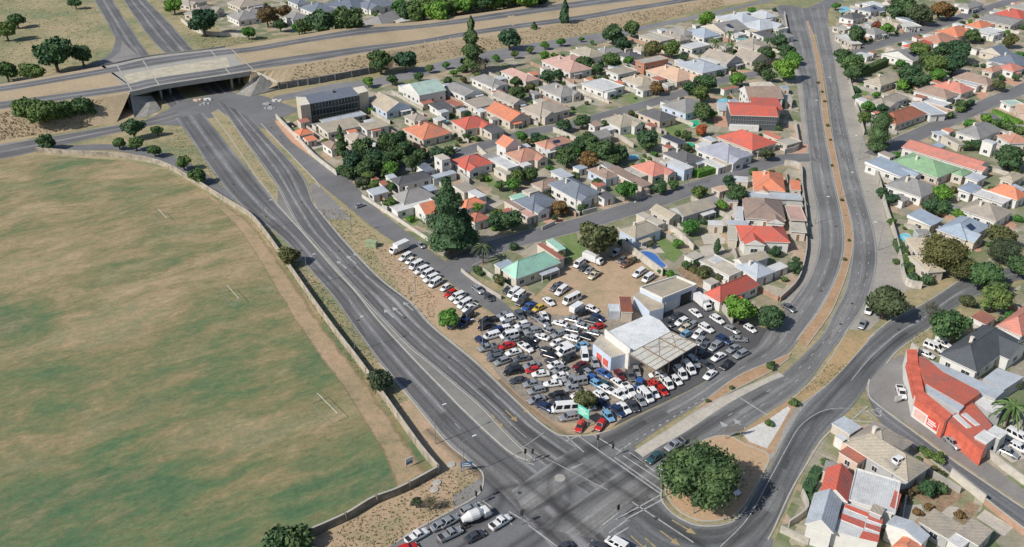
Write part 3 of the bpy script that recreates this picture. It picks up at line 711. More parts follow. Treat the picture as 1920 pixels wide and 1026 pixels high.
for k_, (q, wd_) in enumerate((('830,775 905,842 985,905 1060,962 1140,1020 1220,1080', 3.2), ('800,805 875,870 945,930 1020,990 1100,1060', 3.2), ('900,728 985,805 1075,862 1165,920 1260,985 1340,1040', 3.2), ('935,712 1010,780 1100,838 1190,898 1290,965', 3.0),
    ('1440,735 1300,815 1200,880 1110,935 1020,985 930,1045', 3.2), ('1320,775 1200,850 1100,905 1000,955 900,1005 800,1060', 2.8), ('1250,775 1150,830 1050,880 1000,905 930,920 900,960 840,1010', 2.6),
    ('1180,1080 1080,985 1030,930 1040,880 1110,840 1210,790', 3.0), ('960,800 1040,870 1070,930 1040,990 960,1050', 2.8), ('870,860 925,905 940,940 900,980 820,1020', 2.8), ('1440,960 1390,1005 1320,1015 1250,1000 1180,955', 3.5),
    ('1560,770 1500,800 1470,860 1430,940 1380,1010 1330,1060', 3.0), ('1700,625 1620,690 1560,745 1520,800 1470,880', 3.0))):
    wear(q, wd_, .0905 + .0006 * k_)
# stop lines and crossings at the intersection
def seg(s_, wd=.3, z=.112, m=mk): ribbon(m, line_w(s_, sm=False), wd, z)
for s_ in ('1095,849 1061,818', '1112,816 1165,848', '1084,818 1240,928', '1061,828 1085,818', '1152,858 1243,922', '1181,852 1247,898', '1168,855 1245,905', '1240,928 1155,975', '1245,936 1172,975',
           '977,842 1020,812', '985,868 1002,872', '896,942 926,964', '954,960 992,982', '990,985 1045,1026', '940,965 960,985', '985,840 1140,920', '1092,870 1070,880', '1130,985 1160,962', '1142,1000 1176,975', '1155,1004 1178,990', '905,940 922,952', '1185,942 1300,1018'):
    seg(s_, .16 if s_.startswith(('977','985,840')) else .28)
seg('1180,850 1210,872', .5); seg('1595,790 1627,762', .35); seg('1383,744 1440,780', .28)
for s_ in ('1260,976 1290,994', '1238,996 1262,1014', '922,778 936,796', '948,770 962,784', '1182,1005 1205,1026', '1210,1010 1232,1030', '974,760 986,770'):
    a_, b_ = line_w(s_, sm=False); ribbon(mky, [a_, b_], .3, .118)
    d = (b_ - a_).normalized(); n_ = Vector((-d.y, d.x, 0)); mky.face([b_ + n_ * .75 + Vector((0,0,.118)), b_ - n_ * .75 + Vector((0,0,.118)), b_ + d * 1.8 + Vector((0,0,.118))])
for x0, y0 in ((637, 494), (655, 484), (668, 479), (726, 586), (742, 582), (762, 572), (1360, 800), (1385, 794)):
    a_ = P(x0, y0); b_ = P(x0 + 13, y0 + 11); ribbon(mk, [a_, b_], .35, .118)
    d = (b_ - a_).normalized(); n_ = Vector((-d.y, d.x, 0)); mk.face([a_ + n_ * .8 + Vector((0,0,.118)), a_ - n_ * .8 + Vector((0,0,.118)), a_ - d * 1.8 + Vector((0,0,.118))])
tag(mk.build('road_marking', M_paint), kind='structure'); tag(mky.build('road_arrow', M_painty), kind='structure')
fc = bpy.data.curves.new('stop_text', 'FONT'); fc.body = 'STOP'; fc.size = 2.6; fc.align_x = 'CENTER'; fc.align_y = 'CENTER'
tmpo = bpy.data.objects.new('tmp', fc); COL.objects.link(tmpo)
bpy.context.view_layer.update()
me = bpy.data.meshes.new_from_object(tmpo); bpy.data.objects.remove(tmpo)
me.materials.clear(); me.materials.append(M_paint)
o = link('painted_word', me); p = P(1640, 777); o.location = (p.x, p.y, .125); a_ = P(1628, 766); b_ = P(1652, 786); dd = a_ - b_
o.rotation_euler = (0, 0, math.atan2(dd.y, dd.x) - math.pi / 2); o.scale = (.75, 1.5, 1); tag(o, kind='structure')
# pitch lines on the field
mf = MB(); M_pitch = plain('faint_pitch_line', (.30,.28,.18), .95, .25, .6)
_n = M_pitch.node_tree; _n.links.new(ramp(_n, noise(_n, world_co(_n), .35, 5, .7), [(.42, (0,)*3), (.7, (.7,)*3)]), _n.nodes['Principled BSDF'].inputs['Alpha'])
for s_ in ('534,896 554,921 679,872', '672,849 720,899', '570,755 740,930', '196,950 240,1030', '120,925 182,904', '540,760 480,700'): ribbon(mf, line_w(s_, sm=False), .13, .045)
for cx, cy, r, a0, a1 in ((215, 930, 9.1, -70, 75), (140, 966, 4, 0, 360), (470, 905, 9, 0, 140)):
    c_ = P(cx, cy); ribbon(mf, [c_ + Vector((r * math.cos(math.radians(a)), r * math.sin(math.radians(a)), 0)) for a in range(a0, a1 + 1, 8)], .13, .047)
tag(mf.build('pitch_line', M_pitch), kind='structure')
# garden surfaces worth showing
for nm, m, z, polys in (
    ('lawn', M_lawn, .05, ('e:760,700 960,640 1000,760 1130,880 1060,900 880,960 840,780', 'n:500,250 560,240 770,340 700,380', 'p:650,230 880,160 1090,330 980,440 760,300', 'l:20,180 150,130 230,230 120,300',
        'c:790,870 960,800 1010,900 940,990', 'c:1660,430 1800,400 1880,520 1790,540', 'd:640,600 700,560 690,640', 'h:20,860 140,800 160,840 30,900', 'i:830,700 1010,780 960,830 840,770', 'd:1480,320 1640,280 1650,340 1560,360', 'm:1180,620 1320,580 1400,640 1200,720', 'f:150,530 330,500 430,620 200,640','T20:620,540 680,540 740,580 690,600')),
    ('paving', M_pave, .054, ('p:540,270 760,200 880,330 700,330 560,330', 'g:560,900 760,880 850,960 820,1010 600,1010', 'g:240,900 380,880 500,1010 400,1010', 'g:930,600 1060,560 1080,760 700,830', 'r:1520,930 1700,830 1900,900 1990,1060 1780,1130', 't:1380,690 1480,600 1800,800 1700,900', 't:960,660 1080,560 1190,580 1100,720', 'a:560,940 770,880 790,920 600,980', 'p:1260,260 1500,220 1560,300 1300,380','k:1000,430 1120,420 1110,480 1010,500', 'p:340,30 350,80 380,60')),
    ('brick_paving', M_bpave, .056, ('s:820,260 920,170 1150,180 920,310', 'f:1460,880 1640,800 1680,700 1790,740 1740,820 1500,890', 'f:700,420 870,400 860,540 720,520', 'b:0,610 300,590 330,570 350,610 170,690 0,650', 'e:580,520 700,440 860,500 700,560', 'm:480,690 690,720 640,760 500,750', 'a:210,640 300,640 560,930 640,1010 600,1020 400,880', 'n:1640,230 1740,200 1840,250 1800,310', 'k:1100,880 1320,930 1250,1000 1110,930', 'l:1350,270 1500,250 1530,300 1430,350','i:790,810 870,790 1060,800 1000,860 820,850', 'n:1300,480 1440,500 1440,550 1380,560')),
    ('brown_scrub_ground', landmat('brown_scrub', [(.35, (.13,.11,.06)), (.5, (.28,.19,.12)), (.66, (.42,.31,.22))], .25, 1.2), .052, ('p:1000,500 1200,420 1300,620 1380,780 1240,760', 't:600,380 880,280 1050,240 1030,460 800,540', 't:840,640 1000,400 1120,360 1260,440 1080,560 960,670', 't:1150,700 1290,500 1430,560 1260,760')),
    ('concrete_yard', asphalt_plain('yard_concrete', (.4,.38,.34)), .06, ('t:740,740 830,640 1240,780 1080,940', 't:440,760 550,560 760,540 800,640 660,760')),
):
    for k_, q in enumerate(polys):
        c_, s_ = q.split(':'); sheet(nm, s_, z + .0007 * k_ + (.02 if nm.startswith('conc') else 0), m, c_)
# dry tufts and scrub on banks and verges, too many to count
def tufts(name, regions, cols, n, size, seed):
    rr_ = random.Random(seed); m_ = MB()
    for reg, wgt, zf_ in regions:
        w_ = [P(x, y) for x, y in pts(reg)]; tris = geometry.tessellate_polygon([w_]); ar = [abs((w_[b] - w_[a]).xy.cross((w_[c] - w_[a]).xy)) / 2 for a, b, c in tris]
        for _ in range(int(n * wgt)):
            a, b, c = tris[rr_.choices(range(len(tris)), ar)[0]]; u, v = rr_.random(), rr_.random()
            if u + v > 1: u, v = 1 - u, 1 - v
            p = w_[a] + (w_[b] - w_[a]) * u + (w_[c] - w_[a]) * v; z = zf_(p) if zf_ else .04; s_ = size * rr_.uniform(.5, 1.5)
            for k in range(3):
                t = rr_.uniform(0, 6.28); d = Vector((math.cos(t), math.sin(t), 0)) * s_; q = Vector((p.x, p.y, z)) + Vector((rr_.uniform(-.3, .3), rr_.uniform(-.3, .3), 0)) * size * 2
                m_.face([q - d * .5, q + d * .5, q + d * .35 + Vector((d.y * .5, -d.x * .5, s_ * .8)), q - d * .4 + Vector((d.y * .4, -d.x * .4, s_ * .7))])
    mt, nn_, bb_ = new_mat(name + '_leaf'); g_ = nn_.nodes.new('ShaderNodeNewGeometry'); nn_.links.new(ramp(nn_, g_.outputs['Random Per Island'], cols), bb_.inputs['Base Color']); bb_.inputs['Roughness'].default_value = .9
    o_ = m_.build(name, mt); tag(o_, kind='stuff'); return o_
def bank(p):      # height of the near slope of the motorway bank above p
    a_ = min(Nn, key=lambda q: abs(q.x - p.x)); t_ = toe(a_.x - 1); f = max(0, min(1, (p.y - t_.y) / max(.5, a_.y - t_.y))); return t_.z + (hz(a_) - t_.z) * f
# the slope's own footprint, straight from its stations
def bank_poly(x0, x1):
    A_ = [toe(p.x - 1) for p in Nn[::4] if x0 < Q((p.x, p.y, hz(p)))[0] < x1]; B_ = [p for p in Nn[::4] if x0 < Q((p.x, p.y, hz(p)))[0] < x1]
    return ' '.join('%f,%f' % Q((p.x, p.y, 0)) for p in A_ + B_[::-1])
DRYC = [(0, (.16,.14,.08)), (.3, (.26,.21,.12)), (.6, (.38,.3,.18)), (1, (.46,.37,.24))]
tufts('dry_scrub', [(bank_poly(-40, 228), .25, bank), (bank_poly(500, 1380), .6, bank), ('0,0 170,0 195,50 195,95 150,125 0,150', .2, None), ('300,0 420,60 540,75 480,85 380,95 330,40', .12, None)], DRYC, 4600, .33, 3)
tufts('verge_tufts', [('592,390 613,414 652,462 712,524 772,571 811,612 820,560 712,450 650,395', .3, None), ('425,216 453,258 481,298 518,362 500,350 440,270', .12, None), ('500,450 545,514 590,580 668,700 740,788 760,760 712,684 622,560 540,465', .25, None),
    ('1551,684 1521,718 1484,751 1496,744 1551,722 1592,682', .12, None), ('830,882 898,886 876,942 770,1000 700,1050 600,1030 650,980 752,930', .2, None), ('345,240 420,352 380,345 330,290 300,250', .12, None), ('1262,935 1310,960 1380,950 1420,880 1390,850', .1, None), ('1735,615 1690,650 1740,640', .05, None)],
    [(0, (.14,.145,.07)), (.4, (.21,.2,.105)), (.75, (.30,.26,.15)), (1, (.36,.29,.18))], 4200, .19, 4)
# swimming pools
M_pool = plain('pool_water', (.16,.5,.62), .08, .12, .3); M_cover = plain('pool_cover_blue', (.06,.16,.45), .5, .2, .6); M_gcover = plain('pool_green', (.03,.42,.24), .5, .15, .6)
def pool(c, outline, m, look, place, rim=M_pave, sm=True):
    w_ = line_w(outline, c, 0, 5, False); ctr = sum(w_, Vector()) / len(w_)
    if sm: w_ = smooth_line(w_ + [w_[0]], 5)[:-1]
    o = empty('swimming_pool', ctr)
    def scaled(k): return [((p - ctr).x * k, (p - ctr).y * k) for p in w_]
    m1 = MB(); m1.prism(scaled(1.16), 0, .14); m1.build('pool_edge', rim, o)
    m2 = MB(); m2.prism(scaled(1.0), .02, .17); m2.build('pool_water', m, o)
    pend(o, look, place, 'pool')
pool('n', '500,400 520,370 570,352 620,360 645,395 625,425 570,435 520,425', M_pool, 'round light blue swimming pool', 'in the corner garden beside the dual carriageway wall')
pool('p', '570,340 640,310 760,340 830,410 890,480 800,480 700,430', M_cover, 'deep blue covered swimming pool', 'beside the car yard wall')
pool('f', '745,225 870,205 885,240 770,262', M_pool, 'blue swimming pool', 'behind the pale lean-to by the bright red roofed block', sm=False)
pool('d', '1560,550 1650,545 1670,590 1550,600', M_pool, 'pale blue swimming pool', 'behind the salmon roofed house', sm=False)
pool('T20', '980,690 1045,682 1060,705 1025,722', M_gcover, 'bright green covered pool', 'behind the grey gabled house', sm=True)
pool('T20', '975,815 1010,808 1050,830 1000,838', M_gcover, 'bright green pool', 'left of the lavender roofed house', sm=True)
pool('h', '1200,580 1310,555 1330,590 1190,605', M_pool, 'aqua swimming pool', 'between the white flat roofs near the embankment road', sm=False)
pool('b', '250,820 340,780 370,830 300,860', M_pool, 'small turquoise pool', 'between the orange and red roofed houses', sm=False)
pool('j', '80,100 130,80 200,95 180,130 100,140', M_pool, 'cyan oval pool', 'near the top junction')

mh = MB(); rr = random.Random(9)
for ln_, k in ((along(SWL, SWR, .3), 7), (along(NEL, NER, .55), 7), (along(BWL, BWR, .7), 6), (along(BEL, BER, .5), 6), (along(DL, DR, .4), 5), (along(JL, JR, .5), 5)):
    for i in range(k):
        p = rr.choice(ln_); mh.tube((p.x, p.y, .10), (p.x, p.y, .115), .42, .42, 10)
tag(mh.build('drain_cover', plain('drain_iron', (.05,.05,.05), .7, .2)), kind='structure')
# ================================================================== BUILDINGS
def wangle(a, b): d = b - a; return math.atan2(d.y, d.x)
GRID_M = wangle(P(1087, 421), P(1303, 352)); GRID_R = wangle(P(1700, 262), P(1920, 166))
def snap(th, x, y):
    g = GRID_R if x > 1590 else GRID_M
    d = (th - g + math.pi / 4) % (math.pi / 2) - math.pi / 4
    return th - d * .75 if abs(d) < math.radians(24) else th
def rect3(A, B, C, h, dosnap=True):
    a, b, c = P(*A, h), P(*B, h), P(*C, h)
    u = c - b; v = a - b
    tu = math.atan2(u.y, u.x); tv = math.atan2(v.y, v.x) - math.pi / 2
    dv = (tv - tu + math.pi) % (2 * math.pi) - math.pi
    wu, wv = u.length, v.length
    th = tu + dv * wv / (wu + wv)
    if dosnap: th = snap(th, *B)
    Wd = max(2.0, u.length * max(.7, math.cos(tu - th))); D = max(2.0, v.length * max(.7, math.cos(tv - th)))
    cen = (a + c) / 2
    e1 = Vector((math.cos(th), math.sin(th), 0)); e2 = Vector((-math.sin(th), math.cos(th), 0))
    o = cen - e1 * Wd / 2 - e2 * D / 2; o.z = 0
    return o, th, Wd, D
WIN = {}
FOOT = []
M_solar = plain('solar_glass', (.03,.045,.09), .2, .15)
def win_mesh(w_, h_):
    k = (w_, h_)
    if k not in WIN:
        m = MB(); f = .09
        m.box(-w_/2, -.05, -h_/2, w_/2, .02, h_/2, 0)
        m.v = []; m.f = []; m.m = []
        m.box(-w_/2 - f, -.06, -h_/2 - f, w_/2 + f, .0, -h_/2, 1); m.box(-w_/2 - f, -.06, h_/2, w_/2 + f, .0, h_/2 + f, 1)
        m.box(-w_/2 - f, -.06, -h_/2, -w_/2, .0, h_/2, 1); m.box(w_/2, -.06, -h_/2, w_/2 + f, .0, h_/2, 1)
        m.box(-.03, -.055, -h_/2, .03, -.012, h_/2, 1)
        m.face([(-w_/2, -.03, -h_/2), (w_/2, -.03, -h_/2), (w_/2, -.03, h_/2), (-w_/2, -.03, h_/2)], 0)
        WIN[k] = m.mesh('window', [M_glass, M_frame])
    return WIN[k]
def door_mesh():
    if 'd' not in WIN:
        m = MB(); m.box(-.45, -.06, 0, .45, 0, 2.05, 0); m.box(-.55, -.05, 0, -.45, 0, 2.13, 1); m.box(.45, -.05, 0, .55, 0, 2.13, 1); m.box(-.45, -.05, 2.05, .45, 0, 2.13, 1)
        WIN['d'] = m.mesh('door', [M_door, M_frame])
    return WIN['d']
def gdoor_mesh():
    if 'g' not in WIN:
        m = MB()
        for i in range(5): m.box(-1.25, -.05 - (.015 if i % 2 else 0), i * .43, 1.25, 0, i * .43 + .42, 0)
        WIN['g'] = m.mesh('garage_door', [M_gdoor])
    return WIN['g']
def roof_parts(kind, W_, D_, h, ov, rise, axis):
    """roof as a closed body above the wall rectangle 0..W_, 0..D_ (eaves overhang ov)"""
    x0, x1, y0, y1 = -ov, W_ + ov, -ov, D_ + ov; w_ = x1 - x0; d_ = y1 - y0; t = .16; m = MB()
    lo = [(x0, y0, h - .02), (x1, y0, h - .02), (x1, y1, h - .02), (x0, y1, h - .02)]
    up = [(x, y, h + t) for x, y, _ in lo]
    m.face(list(reversed(lo)), 1)
    for i in range(4): j = (i + 1) % 4; m.face([lo[i], lo[j], up[j], up[i]], 1)
    z = h + t + rise
    if kind == 'flat':
        m.face(up); 
        return m
    if kind == 'mono':
        u2 = [up[0], up[1], (x1, y1, z), (x0, y1, z)]
        m.face(u2); m.face([up[1], up[2], u2[2]], 1); m.face([up[3], up[0], u2[3]], 1); m.face([up[2], up[3], u2[3], u2[2]], 1)
        return m
    if kind == 'gable':
        if axis == 'C': a, b = (x0, (y0 + y1) / 2, z), (x1, (y0 + y1) / 2, z); m.face([up[0], up[1], b, a]); m.face([up[2], up[3], a, b]); m.face([up[3], up[0], a], 2); m.face([up[1], up[2], b], 2)
        else: a, b = ((x0 + x1) / 2, y0, z), ((x0 + x1) / 2, y1, z); m.face([up[1], up[2], b, a]); m.face([up[3], up[0], a, b]); m.face([up[0], up[1], a], 2); m.face([up[2], up[3], b], 2)
        return m
    # hip
    if w_ >= d_:
        k = d_ / 2 * .95; a, b = (x0 + k, (y0 + y1) / 2, z), (x1 - k, (y0 + y1) / 2, z)
        if w_ - 2 * k < .3: a = b = ((x0 + x1) / 2, (y0 + y1) / 2, z)
        if a == b:
            for i in range(4): m.face([up[i], up[(i + 1) % 4], a])
        else: m.face([up[0], up[1], b, a]); m.face([up[1], up[2], b]); m.face([up[2], up[3], a, b]); m.face([up[3], up[0], a])
        rg = [(a, b)] + [(up[0], a), (up[3], a), (up[1], b), (up[2], b)]
    else:
        k = w_ / 2 * .95; a, b = ((x0 + x1) / 2, y0 + k, z), ((x0 + x1) / 2, y1 - k, z)
        if d_ - 2 * k < .3: a = b = ((x0 + x1) / 2, (y0 + y1) / 2, z)
        if a == b:
            for i in range(4): m.face([up[i], up[(i + 1) % 4], a])
        else: m.face([up[1], up[2], b, a]); m.face([up[0], up[1], a]); m.face([up[3], up[0], a, b]); m.face([up[2], up[3], b])
        rg = [(a, b)] + [(up[0], a), (up[1], a), (up[2], b), (up[3], b)]
    for p, q in rg:
        if (Vector(p) - Vector(q)).length > .4: m.tube(p, q, .13, .13, 5, 0, False)
    return m
RNAME = dict(red='bright red', orange='orange', salmon='salmon pink', brown='brown', taupe='greyish brown', grey='grey', dgrey='dark grey', slate='slate blue', blue='blue-grey',
             pale='pale blue-grey', white='white', cream='cream', mint='mint green', green='green', tan='tan', pink='dusty pink', navy='navy', brick='brick red', peach='peach',
             lav='lavender grey', teal='teal', aqua='pale aqua', charcoal='charcoal', shopred='red', redbrown='red-brown', clay='clay brown')
KNAME = dict(hip='hipped', gable='gabled', flat='flat', mono='sloping')
def yint(poly, x):
    for (x0, y0), (x1, y1) in zip(poly, poly[1:]):
        if x <= x1: return y0 + (y1 - y0) * (x - x0) / (x1 - x0)
    return poly[-1][1]
SH = [(600,340),(760,314),(937,264),(1126,219),(1364,149),(1600,90)]; SI = [(600,560),(860,492),(1087,421),(1303,352),(1526,296),(1600,290)]
HW = [(0,150),(480,79),(960,17),(1200,-10),(1600,-60)]
SK = [(1590,104),(1717,62),(1907,-2),(1960,-20)]; SL = [(1590,312),(1658,281),(1833,202),(1960,150)]
def place(x, y):
    if y < yint(HW, x) and x < 1300: return 'beyond the motorway'
    if x > 1590 or (x > 1430 and y > 770):
        if y < yint(SK, x): return 'above the upper right side street'
        if y < yint(SL, x): return 'between the two right side streets'
        if y < 560 and x > 1590: return 'right of the road, above the slip road'
        if y < 790 and x > 1660: return 'around the red corner shop'
        return 'in the bottom right corner'
    if y < yint(SH, x): return 'between motorway and upper cross street'
    if y < yint(SI, x): return 'between the two cross streets'
    if x > 1300 and y < 640: return 'inside the dual carriageway bend'
    if x > 680: return 'around the car yard'
    return 'beside the main road'
def house(A, B, C, kind, rc, wc='white', h=2.9, rise=None, axis=None, nm=None, look=None, chim=None, win=True, snp=True, where=None, cat=None, ov=.38, door=True, extra=None):
    h += (len(FOOT) * 7 % 23) * .012
    o, th, Wd, D = rect3(A, B, C, h, snp)
    if rise is None: rise = {'flat': 0, 'mono': .5, 'gable': .25 * min(Wd, D), 'hip': .235 * min(Wd, D)}[kind]
    rise = min(rise, 3.2)
    if min(Wd, D) < 4.2: ov = min(ov, .15)
    Wd -= 2 * ov; D -= 2 * ov
    e1 = Vector((math.cos(th), math.sin(th), 0)); e2 = Vector((-math.sin(th), math.cos(th), 0))
    o = o + (e1 + e2) * ov
    small = Wd * D < 34
    ax = axis or ('C' if Wd >= D else 'A')
    root = empty(nm or ('shed' if small else 'house'), (o.x, o.y, 0), th)
    wm = MB()
    wm.box(0, 0, -.3, Wd, D, h)
    if kind == 'gable':
        pass
    wm.build('wall', wallm(wc), root)
    rm = roof_parts(kind, Wd, D, h, ov, rise, ax)
    ro = rm.build('roof', [roof(rc), M_frame, wallm(wc)], root)
    if kind == 'flat' and not small and h > 2.5:
        pm = MB()
        for a, b in (((-ov, -ov), (Wd + ov, -ov)), ((Wd + ov, -ov), (Wd + ov, D + ov)), ((Wd + ov, D + ov), (-ov, D + ov)), ((-ov, D + ov), (-ov, -ov))):
            pm.obox(a, b, .2, h + .13, h + .38)
        pm.build('parapet', wallm(wc), root)
    if chim is None: chim = kind == 'hip' and not small and (int(A[0] * 7 + A[1] * 3) % 5 < 2)
    if chim:
        cm = MB(); cx, cy = Wd * .33, D * .62; zz = h + rise * .55
        cm.box(cx - .35, cy - .35, zz, cx + .35, cy + .35, h + rise + .75); cm.box(cx - .42, cy - .42, h + rise + .75, cx + .42, cy + .42, h + rise + .87)
        cm.build('chimney', M_chim, ro)
    if win:
        fl = max(1, int((h + .3) // 2.7))
        rr = random.Random(int(A[0] * 13 + B[1] * 7)); done_door = not door
        for side in range(4):
            L = Wd if side % 2 == 0 else D
            n = max(0, int((L - 1.0) // 3.3))
            if small: n = 1 if L > 2.4 and side in (0, 3) else 0
            for f_ in range(fl):
                for k in range(n):
                    t = L * (k + .5) / n
                    isdoor = (f_ == 0 and not done_door and side in (0, 3) and k == n // 2)
                    if isdoor: me = door_mesh(); zz = 0.05; done_door = True; nn = 'door'
                    else:
                        ww, hh = rr.choice(((1.5, 1.15), (1.1, 1.15), (1.9, 1.2))); me = win_mesh(ww, hh); zz = 1.55 + f_ * 2.75; nn = 'window'
                    q = link(nn, me, root)
                    if side == 0: q.location = (t, -.004, zz)
                    elif side == 1: q.location = (Wd + .004, t, zz); q.rotation_euler = (0, 0, math.pi / 2)
                    elif side == 2: q.location = (t, D + .004, zz); q.rotation_euler = (0, 0, math.pi)
                    else: q.location = (-.004, t, zz); q.rotation_euler = (0, 0, -math.pi / 2)
    ii = len(FOOT)
    if not small and Wd * D > 62 and win and h < 4:
        yard_ok = True
        if ii % 3 == 0:      # veranda on the front
            pw = Wd * .42; px0 = Wd * (.08 if ii % 2 else .5); pm = MB()
            pm.face([(px0, -1.9, 2.35), (px0 + pw, -1.9, 2.35), (px0 + pw, .0, 2.62), (px0, .0, 2.62)]); pm.face([(px0, 0, 2.52), (px0 + pw, 0, 2.52), (px0 + pw, -1.9, 2.25), (px0, -1.9, 2.25)])
            pm.face([(px0, -1.9, 2.25), (px0 + pw, -1.9, 2.25), (px0 + pw, -1.9, 2.35), (px0, -1.9, 2.35)])
            pm.build('veranda_roof', roof(('white', 'grey', 'pale', rc)[ii // 3 % 4]), root)
            for t_ in (0, .5, 1):
                qm = MB(); qm.box(px0 + .08 + (pw - .3) * t_, -1.85, -.1, px0 + .22 + (pw - .3) * t_, -1.7, 2.28); qm.build('veranda_post', M_frame, root)
        elif ii % 3 == 1 and Wd > 8:   # wing
            ww = Wd * .42; x0_ = Wd * (.04 if ii % 2 else .54); dd_ = 2.3; wg = MB(); wg.box(x0_, -dd_, -.3, x0_ + ww, .3, h - .06); wg.build('wing_wall', wallm(wc), root)
            rg_ = roof_parts('gable', ww, dd_ + min(D * .5, 4), h - .06, .25, min(rise * .7, ww * .28), 'A'); rg_.v = [(a_ + x0_, b_ - dd_, c_) for a_, b_, c_ in rg_.v]; rg_.build('wing_roof', [roof(rc), M_frame, wallm(wc)], root)
            q = link('window', win_mesh(1.9, 1.2), root); q.location = (x0_ + ww / 2, -dd_ - .004, 1.5)
        if ii % 11 == 5 and kind in ('hip', 'gable') and ax == 'C' and Wd > 8:
            hd_ = D / 2 + ov; f0, f1 = .3, .72; sx_ = Wd * .36; sm_ = MB()
            z_ = lambda f: h + .16 + rise * f + .07
            sm_.face([(sx_, -ov + hd_ * f0, z_(f0)), (sx_ + 3, -ov + hd_ * f0, z_(f0)), (sx_ + 3, -ov + hd_ * f1, z_(f1)), (sx_, -ov + hd_ * f1, z_(f1))]); sm_.build('solar_panel', M_solar, ro)
        am = MB(); am.tube((Wd * .7, D * .5, h + rise * .8), (Wd * .7, D * .5, h + rise + 1.7), .03, .03, 4)
        for k_ in range(4): am.tube((Wd * .7 - .5 + .08 * k_, D * .5, h + rise + 1.1 + .18 * k_), (Wd * .7 + .5 - .08 * k_, D * .5, h + rise + 1.1 + .18 * k_), .02, .02, 4)
        if ii % 2: am.build('aerial', M_metal, ro)
    rn = RNAME[rc]
    if look is None:
        if small: look = f"small {rn} {KNAME[kind]}-roofed shed"; ct = 'shed'
        else: look = f"{rn} {KNAME[kind]}-roofed house"; ct = 'house'
    else: ct = cat or 'building'
    ctr = root.location + e1 * Wd / 2 + e2 * D / 2
    qx, qy = Q(ctr)
    pend(root, look, where or place(qx, qy), ct, None, ctr)
    FOOT.append((ctr.x, ctr.y, th, Wd / 2 + ov, D / 2 + ov))
    return root, Wd, D
